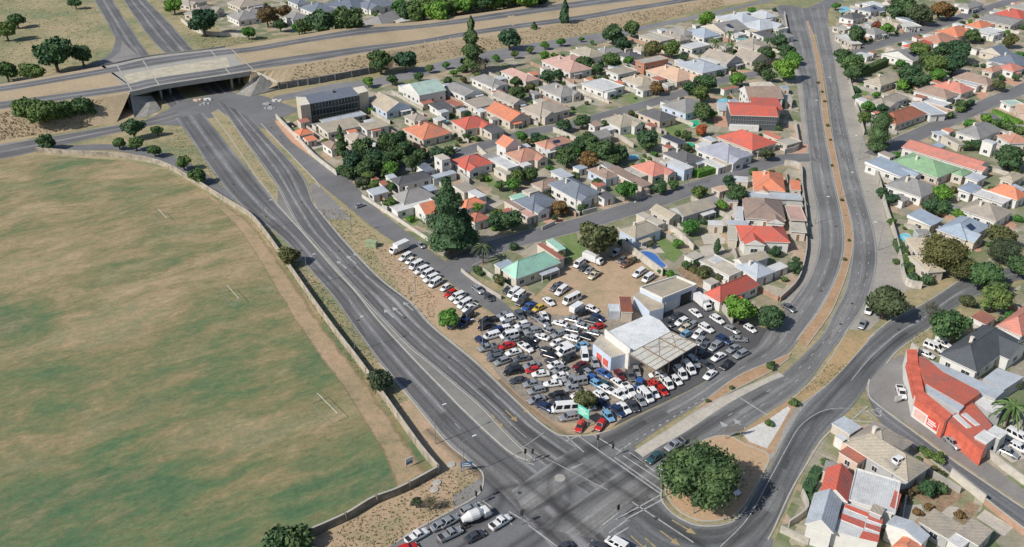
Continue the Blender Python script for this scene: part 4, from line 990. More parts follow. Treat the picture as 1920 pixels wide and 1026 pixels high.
HOUSES = """
a 1270,430 1470,560 1740,480 gable tan blue axis=A
a 690,640 800,672 1270,575 flat pale grey h=2.5
a 700,690 790,785 1195,700 mono tan cream h=3
a 415,770 500,820 650,775 hip orange cream h=2.5
a 530,850 590,885 695,850 mono orange cream h=2.3
a 1180,700 1240,762 1480,690 mono tan white h=2.8
a 1262,730 1300,765 1405,745 flat orange white h=2.3
a 1000,805 1085,905 1290,860 hip taupe cream
a 765,900 840,985 960,930 hip brown white
a 1210,912 1250,950 1385,925 flat white white h=2.4
a 1690,600 1790,672 1915,610 hip taupe cream
T10 838,490 915,548 1062,512 gable aqua white h=4.4 rise=3.2 axis=C
b 400,460 565,585 672,480 gable grey white axis=A rise=1.4
b 680,350 860,470 980,400 hip grey white
b 985,270 1230,400 1355,350 hip pink white
b 1510,140 1670,312 1882,245 hip pink white
b 1680,125 1750,170 1835,115 hip pink white
T20 368,292 425,345 492,312 hip tan white
b 900,545 1110,665 1185,600 gable taupe cream axis=A
T20 55,620 175,668 322,612 hip taupe cream rise=3
b 1480,490 1640,580 1795,505 hip grey white
b 810,700 1045,853 1262,780 gable orange cream axis=A rise=2.6
b 370,812 520,910 882,880 hip red cream
T10 845,740 960,805 1092,745 hip orange cream
b 750,905 850,985 965,925 mono dgrey cream h=2.6
b 320,610 450,668 522,630 flat redbrown cream h=2.4
b 165,650 240,715 400,665 mono dgrey white h=2.4
b 560,620 690,695 900,612 mono taupe cream h=2.9
b 650,690 720,735 790,712 flat white white h=2.4
b 245,710 280,740 362,715 flat white white h=3.4
c 1160,200 1255,252 1350,222 flat cream white h=6
c 1380,245 1480,372 1792,285 hip red white
c 670,465 760,540 1140,435 hip dgrey white
c 980,320 1070,395 1155,350 mono slate white h=2.7
c 1120,430 1160,470 1400,385 flat pale white h=2.5
c 690,640 815,745 1180,655 hip grey cream rise=2.6
c 680,785 762,845 1150,705 flat white white h=2.5
c 960,770 1055,880 1195,820 gable orange white axis=C rise=2.4 h=3
c 420,600 480,655 645,595 mono pale white h=2.5
c 430,440 490,480 545,455 flat redbrown white h=2.4
c 545,510 600,550 650,515 mono redbrown white h=2.4
c 1370,560 1530,615 1655,555 mono taupe cream
c 1540,610 1690,675 1755,632 flat white white h=3
c 1460,740 1530,832 1692,715 hip orange white h=3
c 1510,890 1640,965 1775,885 hip redbrown white
d 60,412 170,475 350,420 gable orange white axis=A h=4.4 rise=2.4
d 180,520 300,642 605,575 hip clay cream
d 5,600 200,722 292,662 flat white white h=3.2
d 310,645 380,680 465,650 flat white white h=2.6
d 525,412 590,490 905,400 hip clay white
d 580,495 640,545 722,500 flat white white h=2.6
d 1000,315 1160,372 1402,335 gable grey white axis=C
d 1240,145 1450,245 1692,192 hip tan white h=3
d 660,725 805,812 942,782 flat pale white h=2.9
d 495,892 620,962 780,840 hip brown cream
e 680,95 950,290 1190,185 hip slate white h=3.4
d 1150,720 1290,855 1382,775 hip brown blue
d 1330,720 1700,925 1792,872 mono brown cream
T20 688,942 790,1010 898,968 hip salmon cream
d 1530,705 1690,812 1762,765 flat cream cream h=2.5
e 208,235 290,287 422,240 flat mint white h=2.5
e 278,295 490,425 752,292 hip slate white
e 150,292 330,390 382,362 flat brown cream h=2.5
e 320,405 430,478 512,440 flat pink cream h=2.5
e 95,400 140,430 240,385 flat redbrown white h=2.4
e 1190,200 1260,270 1390,235 flat dgrey white h=2.5
T21 -58,512 40,562 272,455 hip mint cream h=3.1 rise=3.2
e 540,768 770,948 812,932 flat redbrown cream h=3
e 638,745 760,852 832,822 mono mint white h=2.6
p 345,75 565,170 862,55 hip tan blue h=3.4
e 1640,442 1900,565 1960,522 flat cream cream h=2.8
g 5,625 210,748 335,690 gable tan cream axis=A
g 240,610 340,720 702,595 gable tan grey axis=C
g 1160,205 1138,402 1495,415 hip orange cream
g 1092,418 1100,490 1702,522 flat pale grey h=2.6 snap=0
g 1530,528 1540,572 1715,580 flat cream cream h=2.6 snap=0
g 1048,500 1042,725 1500,740 hip brown white snap=0
g 1530,590 1560,752 1735,745 flat pink cream h=2.6 snap=0
g 1560,762 1570,870 1752,880 flat cream cream h=2.8 snap=0
g 985,815 985,990 1535,980 hip red white h=3.4 snap=0
g 1570,290 1572,402 1685,405 flat orange cream h=2.4 snap=0
g 690,375 760,430 880,400 flat peach cream h=2.3
f 1060,118 1060,235 1430,195 gable brown white axis=C h=5 snap=0
T20 718,642 838,695 926,665 hip dgrey peach
T20 868,602 1000,655 1105,600 hip grey blue
T20 1050,842 1210,925 1355,880 hip lav white
f 590,800 650,870 765,850 mono redbrown white h=2.4
f 828,655 1170,835 1335,700 hip red cream
f 700,900 850,978 1012,920 flat cream cream h=2.5
f 570,905 760,1010 815,975 flat white white h=2.4
f 150,830 400,960 572,890 hip dgrey white
f 188,930 390,1025 472,980 flat white blue h=4
f 130,640 300,735 382,700 flat navy white h=2.6
f 1300,600 1400,690 1475,670 gable redbrown cream h=2.6
f 1450,690 1520,760 1650,700 flat cream cream h=2.5
f 1120,45 1130,115 1452,115 hip cream cream snap=0
f 780,90 800,112 1002,92 flat redbrown white h=2.5
f 745,270 760,345 892,345 mono pale white h=2.4 snap=0
f 1500,160 1510,240 1590,240 flat cream cream h=3 snap=0
h 655,682 768,722 1052,665 flat cream brick h=6.4 snap=0
h 870,800 1120,955 1312,865 hip peach cream
h 370,800 480,862 652,795 flat tan white h=3
h 535,892 728,992 892,945 hip tan white
h 100,952 330,1052 500,965 flat white white h=3.2
h 450,622 620,672 742,625 hip dgrey white
h 240,590 330,635 500,575 hip grey white
h 655,545 720,595 802,565 hip tan white
h 1165,712 1390,842 1655,775 hip pale white rise=2.2
h 1480,645 1735,745 1800,665 gable taupe grey axis=A h=3.6
h 1405,655 1560,735 1625,715 flat white white h=2.8
h 1178,522 1330,562 1505,502 flat white white h=3
h 800,402 960,502 1012,435 flat cream cream h=3
h 960,392 1170,475 1262,440 hip taupe cream
h 1040,352 1220,425 1312,382 hip grey white
h 1300,372 1440,452 1555,392 hip blue white
h 1460,302 1680,395 1882,322 gable grey cream axis=C
i 690,202 920,295 1085,222 hip pale white
i 1000,145 1130,205 1312,200 hip pale white
i 965,285 1110,372 1295,292 hip pale cream
i 1068,375 1120,432 1235,402 mono dgrey white
i 850,442 900,475 1005,452 flat teal white h=2.5
i 850,495 1050,565 1172,505 hip taupe cream
i 890,642 1040,725 1125,645 gable taupe cream axis=A
i 1250,305 1300,350 1385,322 flat white white h=3
i 790,375 850,415 935,392 flat white white h=2.6
j 72,192 235,228 395,192 hip dgrey white
j 325,105 420,152 560,112 hip slate white
j 395,45 505,98 572,62 mono white white
j 560,42 680,62 812,12 gable brown cream axis=C
j 60,305 130,360 200,325 flat cream cream h=2.6
j 90,410 200,520 275,492 flat white cream h=2.5
j 190,312 290,350 382,322 mono pale white
j 375,352 470,415 555,372 hip grey white
j 590,255 690,302 742,262 hip tan cream
j 780,212 900,262 952,212 mono blue white
j 740,242 820,322 942,292 flat white white h=2.7
j 700,165 780,205 832,180 hip tan white
j 560,602 880,705 1072,665 gable grey white axis=C
l 150,132 300,205 560,105 hip tan cream h=3.2
j 268,612 400,652 455,625 flat white white h=2.5
k -10,522 70,575 255,500 hip red white
k 205,445 385,530 525,452 hip clay white h=3.2
k 408,362 570,450 685,372 hip orange white h=3.2
k 638,285 830,328 1005,292 hip orange white
k 1030,155 1280,238 1385,182 hip red cream
k 818,345 900,415 1048,362 flat white white h=3.2
k 915,212 1180,325 1265,242 gable grey cream axis=A rise=1.5
k 605,75 720,112 832,52 hip grey white
k 1228,72 1310,142 1400,82 flat cream cream h=3.2
k 850,582 1090,645 1155,590 gable slate cream axis=C
k 1005,685 1270,795 1335,692 hip slate white
l 1128,92 1510,195 1602,152 hip brown cream rise=2.6
k 860,790 960,830 1085,790 hip clay cream
k 1060,762 1200,835 1275,782 hip salmon white
k 600,932 800,985 880,950 flat pale white h=2.6
l 908,182 1190,290 1342,238 hip salmon cream rise=2.6
l 738,242 1060,365 1122,292 hip brown white
l 158,362 310,425 635,332 hip taupe white
l 280,545 450,648 785,515 hip brick cream rise=2.8
l 850,362 1020,442 1052,392 flat white white h=2.6
l 705,402 850,542 972,492 flat pale white h=2.7
l 720,372 1030,512 1082,482 flat peach cream h=2.6
l 1700,370 1760,432 1885,400 flat aqua white h=2.6
l 1845,400 1860,500 1960,500 flat peach peach h=3.4
l 1190,695 1400,805 1632,695 hip grey white rise=2.8
l 1020,752 1180,862 1230,840 flat taupe cream h=2.7
l 890,705 960,760 1065,745 flat pale white h=2.3
l 1700,765 1740,865 1915,812 hip clay white
l 1470,800 1560,855 1605,830 flat white white h=5
m 570,95 1370,375 1515,285 gable salmon white axis=A rise=1.7 h=3.2
m 500,245 915,488 1115,355 hip green cream rise=2.6
m 1100,392 1220,435 1345,382 hip green cream
m 198,262 480,468 652,400 mono blue white rise=.8
m 398,515 750,690 942,575 hip grey white
m 1175,582 1330,625 1445,545 mono blue white
m 1250,432 1400,485 1505,435 flat pale white h=3
m 1640,445 1790,495 1935,425 hip tan cream
m 1520,582 1830,705 1945,650 hip orange white rise=2.6
m 1345,622 1680,745 1775,692 flat white white h=2.8
m 1148,802 1600,925 1832,822 hip taupe white rise=2.6
n 608,162 855,275 1010,205 mono blue cream rise=.9
n 940,305 1270,438 1525,272 hip blue cream rise=2.4
n 640,425 690,605 1000,560 hip tan cream
n 665,620 830,815 985,762 hip tan cream
q 990,742 1370,975 1840,612 hip charcoal white rise=3.2 h=3.2
q 1620,425 1890,560 2180,330 hip salmon white rise=3
r 1380,832 1490,935 1590,842 flat white grey h=4.2
r 1470,780 1640,850 1770,792 flat white grey h=4.2
s 890,322 1490,840 1800,690 hip tan grey rise=2.6 h=3.3
s 900,300 1270,600 1625,402 hip taupe cream rise=3.1 h=3.45
s 805,455 985,615 1098,555 flat redbrown peach h=2.6
s 770,300 830,340 890,310 flat white white h=2.4
T32 335,600 270,740 430,768 gable red white axis=A h=4.5 rise=2.2 snap=0
T32 268,742 185,905 352,938 gable pale white axis=A h=4.5 rise=2.2 snap=0
T32 500,605 432,772 690,835 flat white white h=4.3 snap=0
t 210,510 215,615 335,700 flat taupe grey h=5 snap=0
t 380,1015 620,1110 835,1010 hip orange white h=3
t 345,785 790,975 882,872 gable pale white axis=C h=3.6 rise=1
t 738,745 1080,948 1240,785 flat tan grey h=2.7
t 1150,870 1410,1010 1582,835 flat taupe grey h=2.9
t 1040,930 1180,1040 1330,970 flat white white h=2.7
p 1335,805 1530,905 1930,680 hip red white rise=2.8
p 1275,440 1640,605 1765,505 flat cream white h=2.8
p 1370,405 1450,452 1545,405 flat white white h=2.8
p 1700,475 1900,640 2085,545 hip pale white h=3
p 1640,385 1720,470 2065,400 gable tan white axis=C
g 945,585 948,735 1042,738 flat white white h=2.6 snap=0
g 865,742 865,795 1092,795 flat pale white h=2.5 snap=0
g 870,800 870,960 975,965 flat cream cream h=2.5 snap=0
i 1330,400 1400,440 1470,410 mono grey white h=2.6
d 1120,200 1170,245 1240,205 mono brown white h=2.6
d 60,700 170,790 230,750 flat cream cream h=2.4
h 860,880 930,920 1000,890 flat redbrown cream h=2.6
h 680,1000 760,1040 860,1000 mono tan white h=2.6
T20 180,500 270,560 350,520 hip grey cream
v 1062,65 1115,115 1218,62 hip slate white
v 1220,35 1400,85 1475,22 hip slate white
v 1440,45 1510,85 1682,22 hip slate white
v 1470,165 1610,195 1762,112 hip grey white
v 1668,140 1740,175 1815,135 flat white cream h=2.8
v 220,95 310,125 400,70 hip taupe cream
v 490,120 580,160 720,120 hip grey white
v 510,30 600,70 720,20 hip taupe cream
v 140,20 210,50 300,10 hip taupe cream
v 940,10 990,45 1060,20 hip slate white
v 900,120 960,160 1060,125 hip grey white
v 590,90 650,115 740,85 hip grey white
"""
# merge a few outlines that overlap by design
for ln in HOUSES.strip().splitlines():
    t = ln.split(); c = t[0]
    A_, B_, C_ = (px(c, *map(float, q.split(','))) for q in t[1:4])
    kw = {}
    for o_ in t[7:]:
        k_, v_ = o_.split('=')
        if k_ == 'snap': kw['snp'] = False
        elif k_ in ('h', 'rise'): kw[k_] = float(v_)
        else: kw[k_] = v_
    house(A_, B_, C_, t[4], t[5], wc=t[6], **kw)
# ================================================================== TREES
def leafmat(name, a, b, c):
    m, n, bs = new_mat(name)
    tc = n.nodes.new('ShaderNodeTexCoord').outputs['Object']
    oi = n.nodes.new('ShaderNodeObjectInfo')
    geo = n.nodes.new('ShaderNodeNewGeometry')
    f = noise(n, tc, 2.6, 4, .7)
    o = ramp(n, f, [(.32, a), (.5, b), (.68, c)])
    o = mixc(n, .5, o, mixc(n, 1.0, o, ramp(n, geo.outputs['Random Per Island'], [(0, (.45, .5, .45)), (1, (1.5, 1.5, 1.35))]), 'MULTIPLY'))
    o = mixc(n, 1.0, o, ramp(n, oi.outputs['Random'], [(0, (.66, .8, .88)), (.35, (.95, 1, .95)), (.7, (1.2, 1.1, .85)), (1, (1.42, 1.2, .9))]), 'MULTIPLY')
    n.links.new(o, bs.inputs['Base Color']); bs.inputs['Roughness'].default_value = .7
    bs.inputs['Specular IOR Level'].default_value = .25
    return m
LEAF = dict(dark=leafmat('leaf_dark_green', (.034,.068,.038), (.058,.108,.054), (.092,.15,.072)),
            mid=leafmat('leaf_mid_green', (.045,.085,.036), (.078,.14,.055), (.12,.18,.07)),
            bright=leafmat('leaf_bright_green', (.05,.13,.028), (.085,.2,.042), (.13,.25,.06)),
            olive=leafmat('leaf_olive', (.05,.062,.034), (.085,.1,.05), (.12,.132,.068)),
            brown=leafmat('leaf_rust', (.085,.062,.035), (.145,.10,.055), (.2,.15,.08)),
            red=leafmat('leaf_red', (.17,.05,.03), (.28,.085,.05), (.3,.15,.06)),
            grey=leafmat('twig_grey', (.11,.1,.085), (.17,.155,.13), (.22,.2,.165)))
M_bark = plain('bark', (.13,.105,.08), .95, .3, 2.0)
def leafcard(m, p, nrm, s, rr):
    t = nrm.orthogonal().normalized(); t.rotate(Matrix.Rotation(rr.random() * 6.28, 3, nrm)); b = nrm.cross(t)
    a = s * rr.uniform(.6, 1.2); c = s * rr.uniform(.45, 1.0)
    m.face([p - t * a - b * c * .5, p + t * a * .3 - b * c, p + t * a + b * c * .4, p - t * a * .2 + b * c])
def rdir(rr):
    z = rr.uniform(-1, 1); t = rr.uniform(0, 6.2832); q = math.sqrt(1 - z * z); return Vector((q * math.cos(t), q * math.sin(t), z))
def blob(m, c, r, rz, rr, seg=10, rings=7):
    i0 = len(m.v)
    for j in range(rings + 1):
        ph = math.pi * j / rings
        for k in range(seg):
            th = 2 * math.pi * k / seg; q = 1 + rr.uniform(-.14, .14)
            m.v.append((c.x + r * q * math.sin(ph) * math.cos(th), c.y + r * q * math.sin(ph) * math.sin(th), c.z + rz * q * math.cos(ph)))
    for j in range(rings):
        for k in range(seg):
            a = i0 + j * seg + k; b = i0 + j * seg + (k + 1) % seg; m.f.append((a, a + seg, b + seg, b)); m.m.append(0)
def crown_round(seed, n=2200, lobes=9, flat=.72, ls=.085, rag=.2):
    rr = random.Random(seed); m = MB(); L = []
    L.append((Vector((0, 0, 0)), .62))
    for i in range(lobes):
        a = 6.283 * i / lobes + rr.uniform(-.5, .5); z = rr.uniform(-.38, .42); q = rr.uniform(.36, .62)
        L.append((Vector((math.cos(a) * q, math.sin(a) * q, z * flat)), rr.uniform(.24, .44)))
    for i in range(3): L.append((Vector((rr.uniform(-.3, .3), rr.uniform(-.3, .3), rr.uniform(.3, .5) * flat)), rr.uniform(.25, .38)))
    for c, r in L: blob(m, c, r * .76, r * .76 * flat, rr)
    tot = sum(r * r for _, r in L)
    for c, r in L:
        for _ in range(int(n * r * r / tot)):
            d = rdir(rr); q = r * (rr.uniform(.80, 1.0 + rag * rr.random()))
            p = c + Vector((d.x * q, d.y * q, d.z * q * flat))
            if any((p - c2).length < r2 * .62 for c2, r2 in L if c2 is not c): continue
            nn = (d * .9 + rdir(rr) * .8).normalized(); leafcard(m, p, nn, ls * rr.uniform(.6, 1.25), rr)
    return m
def crown_tall(seed, n=2400, shape='cone', ls=.1):
    """height runs 0..1 (z), radius up to 1 (x,y)"""
    rr = random.Random(seed); m = MB()
    def rad(z):
        if shape == 'cone': return max(.04, (1 - z) ** .75) * (.75 + .3 * math.sin(z * 23 + seed)) * (.6 + .4 * min(1, z * 5))
        if shape == 'spindle': return max(.03, math.sin(math.pi * min(1, z * .93 + .07)) ** .6) * (1.0 - .35 * z)
        if shape == 'pine': return min(1, z * 5 + .55) * max(.07, 1 - .86 * z ** 1.7) * (.84 + .2 * math.sin(z * 19 + seed))
        return min(1, z * 6 + .5) * (1 if z < .8 else max(.2, 1 - ((z - .8) / .2) ** 2 * .6)) * (.88 + .14 * math.sin(z * 17 + seed))
    K = 12; i0 = len(m.v); R = 9
    for j in range(K + 1):
        z = j / K
        for k in range(R):
            q = rad(z) * .84 * (1 + rr.uniform(-.12, .12)); m.v.append((q * math.cos(6.283 * k / R), q * math.sin(6.283 * k / R), z * .97))
    for j in range(K):
        for k in range(R): a = i0 + j * R + k; b = i0 + j * R + (k + 1) % R; m.f.append((a, b, b + R, a + R)); m.m.append(0)
    for _ in range(n):
        z = rr.random() ** 1.15; a = rr.uniform(0, 6.283); bump_ = 1 + .22 * math.sin(a * 3 + z * 9 + seed) + .12 * math.sin(a * 5 - z * 21)
        q = rad(z) * bump_ * rr.uniform(.75, 1.08); p = Vector((q * math.cos(a), q * math.sin(a), z))
        nn = (Vector((math.cos(a), math.sin(a), .4)) + rdir(rr) * .7).normalized(); k0 = len(m.v); leafcard(m, p, nn, ls * rr.uniform(.6, 1.3), rr)
        m.v[k0:] = [(q_[0], q_[1], z + (q_[2] - z) * .3) for q_ in m.v[k0:]]
    # leaf cards are flattened with the tree's own scale, so keep them round in z
    return m
def crown_palm(seed, n=26):
    rr = random.Random(seed); m = MB()
    for i in range(n):
        a = 6.283 * i / n * 2.4 + rr.uniform(-.2, .2); up = rr.uniform(-.1, .9); d = Vector((math.cos(a), math.sin(a), 0)); prev = Vector((0, 0, 0)); side = Vector((-d.y, d.x, 0))
        K = 7
        for k in range(1, K + 1):
            t = k / K; p = d * t * (1 - .15 * up) + Vector((0, 0, up * t * .9 - t * t * (.75 + .3 * up)))
            wd = .10 * (1 - t * .75)
            m.face([prev - side * wd + Vector((0, 0, -.05)), prev, p, p - side * wd * .85 + Vector((0, 0, -.05))]); m.face([prev, prev + side * wd + Vector((0, 0, -.05)), p + side * wd * .85 + Vector((0, 0, -.05)), p])
            prev = p
    return m
def crown_bare(seed, n=700):
    rr = random.Random(seed); m = MB()
    for _ in range(60):
        d = rdir(rr); d.z = abs(d.z) * .9 + .1; d.normalize(); p0 = d * .15; p1 = d * rr.uniform(.6, 1.0); m.tube(p0, p1, .018, .006, 3, 0, False)
        for _ in range(5):
            q0 = p0.lerp(p1, rr.uniform(.3, 1)); m.tube(q0, q0 + rdir(rr) * .28, .009, .004, 3, 0, False)
    for _ in range(n):
        d = rdir(rr); leafcard(m, d * rr.uniform(.35, 1), rdir(rr), .045, rr)
    return m
def trunk_mesh(seed, bare=False):
    rr = random.Random(seed); m = MB()
    m.tube((0, 0, -.1), (.02, .01, .45), .085, .065, 8); m.tube((.02, .01, .42), (.0, .03, .8), .068, .045, 7)
    for i in range(5):
        a = 6.283 * i / 5 + rr.uniform(-.4, .4); s0 = rr.uniform(.38, .6)
        e = Vector((math.cos(a) * rr.uniform(.3, .5), math.sin(a) * rr.uniform(.3, .5), rr.uniform(.85, 1.15)))
        mid = Vector((0, 0, s0)).lerp(e, .5) + Vector((0, 0, -.04)); m.tube((.01, .01, s0), mid, .045, .03, 6, 0, False); m.tube(mid, e, .03, .014, 5, 0, False)
    return m.mesh('trunk', [M_bark], True)
TR = [trunk_mesh(i) for i in range(3)]
tp = MB()
for i in range(10): tp.tube((0, 0, i / 10 - .02), (0, 0, (i + 1) / 10), .075 - .002 * i, .062 - .002 * i, 8)
TPALM = tp.mesh('trunk', [M_bark])
PROTO = {}
def crown_me(kind, var):
    k = (kind, var)
    if k in PROTO: return PROTO[k]
    seed = hash(kind) % 7 if False else sum(map(ord, kind)) + var * 31
    if kind in ('dark', 'mid', 'bright', 'olive', 'brown', 'red'): m = crown_round(seed, 2000, 8 + var, .74)
    elif kind == 'shrub': m = crown_round(seed, 900, 6, .7, .13, .3)
    elif kind == 'big': m = crown_round(seed, 7500, 19, .66, .045, .5)
    elif kind == 'cone': m = crown_tall(seed, 5000, 'cone', .08)
    elif kind == 'spindle': m = crown_tall(seed, 1500, 'spindle', .2)
    elif kind == 'column': m = crown_tall(seed, 7000, 'column', .062)
    elif kind == 'pine': m = crown_tall(seed, 7000, 'pine', .062)
    elif kind == 'palm': m = crown_palm(seed)
    elif kind == 'bare': m = crown_bare(seed)
    PROTO[k] = m
    return m
CM = {}
def crown_mesh(kind, var, leaf):
    k = (kind, var, leaf)
    if k not in CM: CM[k] = crown_me(kind, var).mesh('crown', [LEAF[leaf]])
    return CM[k]
TN = dict(dark='dark green leafy tree', mid='mid green leafy tree', bright='bright green leafy tree', olive='olive green leafy tree', brown='rust brown tree', red='red-leaved small tree')
tidx = 0
def tplace(x, y):
    if 520 < x < 560 and 450 < y < 500: return 'at the field wall beside the road'
    if x < 400 and y < 240: return 'left of the motorway bridge'
    if x < 420: return 'beside the slip road above the field'
    if y < yint(HW, x) + 4 and x < 1300: return 'beyond the motorway'
    if y < 140 and x < 1210 and y < yint([(640,150),(760,135),(960,105),(1210,52)], x) : return 'on the embankment slope'
    if x < 1450 and y < yint([(640,180),(760,152),(960,118),(1110,84),(1210,60)], x): return 'along the embankment road'
    if x < 720 and y > 690: return 'along the field wall'
    if y > 790 and x < 1100: return 'on the sandy corner by the field'
    if 1490 < x < 1610 and y > 560 and y < 830: return 'on the road islands'
    return place(x, y)
def tree(x, y, wpx, kind, leaf=None, hpx=None, look=None, where=None, low=False, foot=False, group=None):
    global tidx
    tidx += 1; rr = random.Random(tidx * 17 + 3)
    R = None
    base = P(x, y)
    for _ in range(3):
        s_ = FOC / ((base - Vector((0, 0, HC))).length * .985); R = wpx * .57 / s_
        if kind in ('cone', 'spindle', 'column', 'pine'):
            Hh = (hpx or wpx * 2) / s_ / .88
            base = P(x, y + (hpx or wpx * 2) / 2)
        elif kind == 'palm' : zc = (hpx / s_ / .85) if hpx else 5.5; base = P(x, y, zc); base.z = 0
        else:
            zc = R * (.62 if low or kind == 'shrub' else .92); zc = max(.5, zc) if kind == 'shrub' else max(1.7, zc) if not low else zc
            base = P(x, y, zc); base.z = 0
    z0 = 0.0
    if y < 100 and x < 1300 and kind != 'shrub' and tplace(x, y) == 'on the embankment slope': z0 = 0.0
    leaf = leaf or (kind if kind in LEAF else 'dark')
    var = tidx % (3 if kind in ('dark', 'mid', 'olive', 'bright') else 2 if kind in ('shrub', 'big') else 1)
    rz = rr.uniform(0, 6.28)
    if kind == 'shrub':
        root = empty('shrub', base, rz); c = link('foliage', crown_mesh(kind, var, leaf), root); c.scale = (R, R * rr.uniform(.85, 1.1), R * rr.uniform(.9, 1.15)); c.location = (0, 0, zc)
        st = link('stem', TR[0], root); st.scale = (R, R, zc)
        look = look or f"{'low ' if True else ''}{dict(dark='dark green', mid='green', bright='bright green', olive='olive', brown='brown', red='reddish', grey='grey')[leaf]} garden shrub"; cat = 'shrub'
    elif kind in ('cone', 'spindle', 'column', 'pine'):
        root = empty({'cone': 'conifer_tree', 'spindle': 'cypress_tree', 'column': 'columnar_tree', 'pine': 'pine_tree'}[kind], base, rz); tb = Hh * (.13 if kind != 'column' else .06)
        c = link('crown', crown_mesh(kind, var, leaf), root); c.scale = (R, R, Hh - tb); c.location = (0, 0, tb)
        st = link('trunk', TPALM, root); st.scale = (R * 1.2 + .6, R * 1.2 + .6, Hh * .7)
        look = look or {'cone': 'tall dark conifer', 'spindle': 'slender dark cypress', 'column': 'broad dark columnar tree', 'pine': 'very tall dark pine'}[kind]; cat = 'tree'
    elif kind == 'palm':
        root = empty('palm_tree', base, rz); c = link('crown', crown_mesh(kind, 0, leaf if leaf != 'dark' else 'mid'), root); c.scale = (R, R, R); c.location = (0, 0, zc)
        st = link('trunk', TPALM, root); st.scale = (4.5, 4.5, zc); look = look or 'palm tree with drooping fronds'; cat = 'palm'
    else:
        nm = 'bare_tree' if kind == 'bare' else 'broadleaf_tree'
        root = empty(nm, base, rz); leaf = 'grey' if kind == 'bare' else leaf
        c = link('crown', crown_mesh(kind, var, leaf), root); c.scale = (R * rr.uniform(.95, 1.08), R * rr.uniform(.88, 1.0), R * rr.uniform(.92, 1.12)); c.location = (0, 0, zc)
        st = link('trunk', TR[var % 3], root); st.scale = (R * .9 + .8, R * .9 + .8, zc)
        size = 'large ' if wpx > 44 else 'small ' if wpx < 22 else ''
        look = look or (size + ('leafless grey tree' if kind == 'bare' else TN.get(leaf, 'leafy tree'))); cat = 'tree'
    root.location.z = z0
    ww = where or tplace(x, y)
    pend(root, look, ww, cat, group, base)
    return root
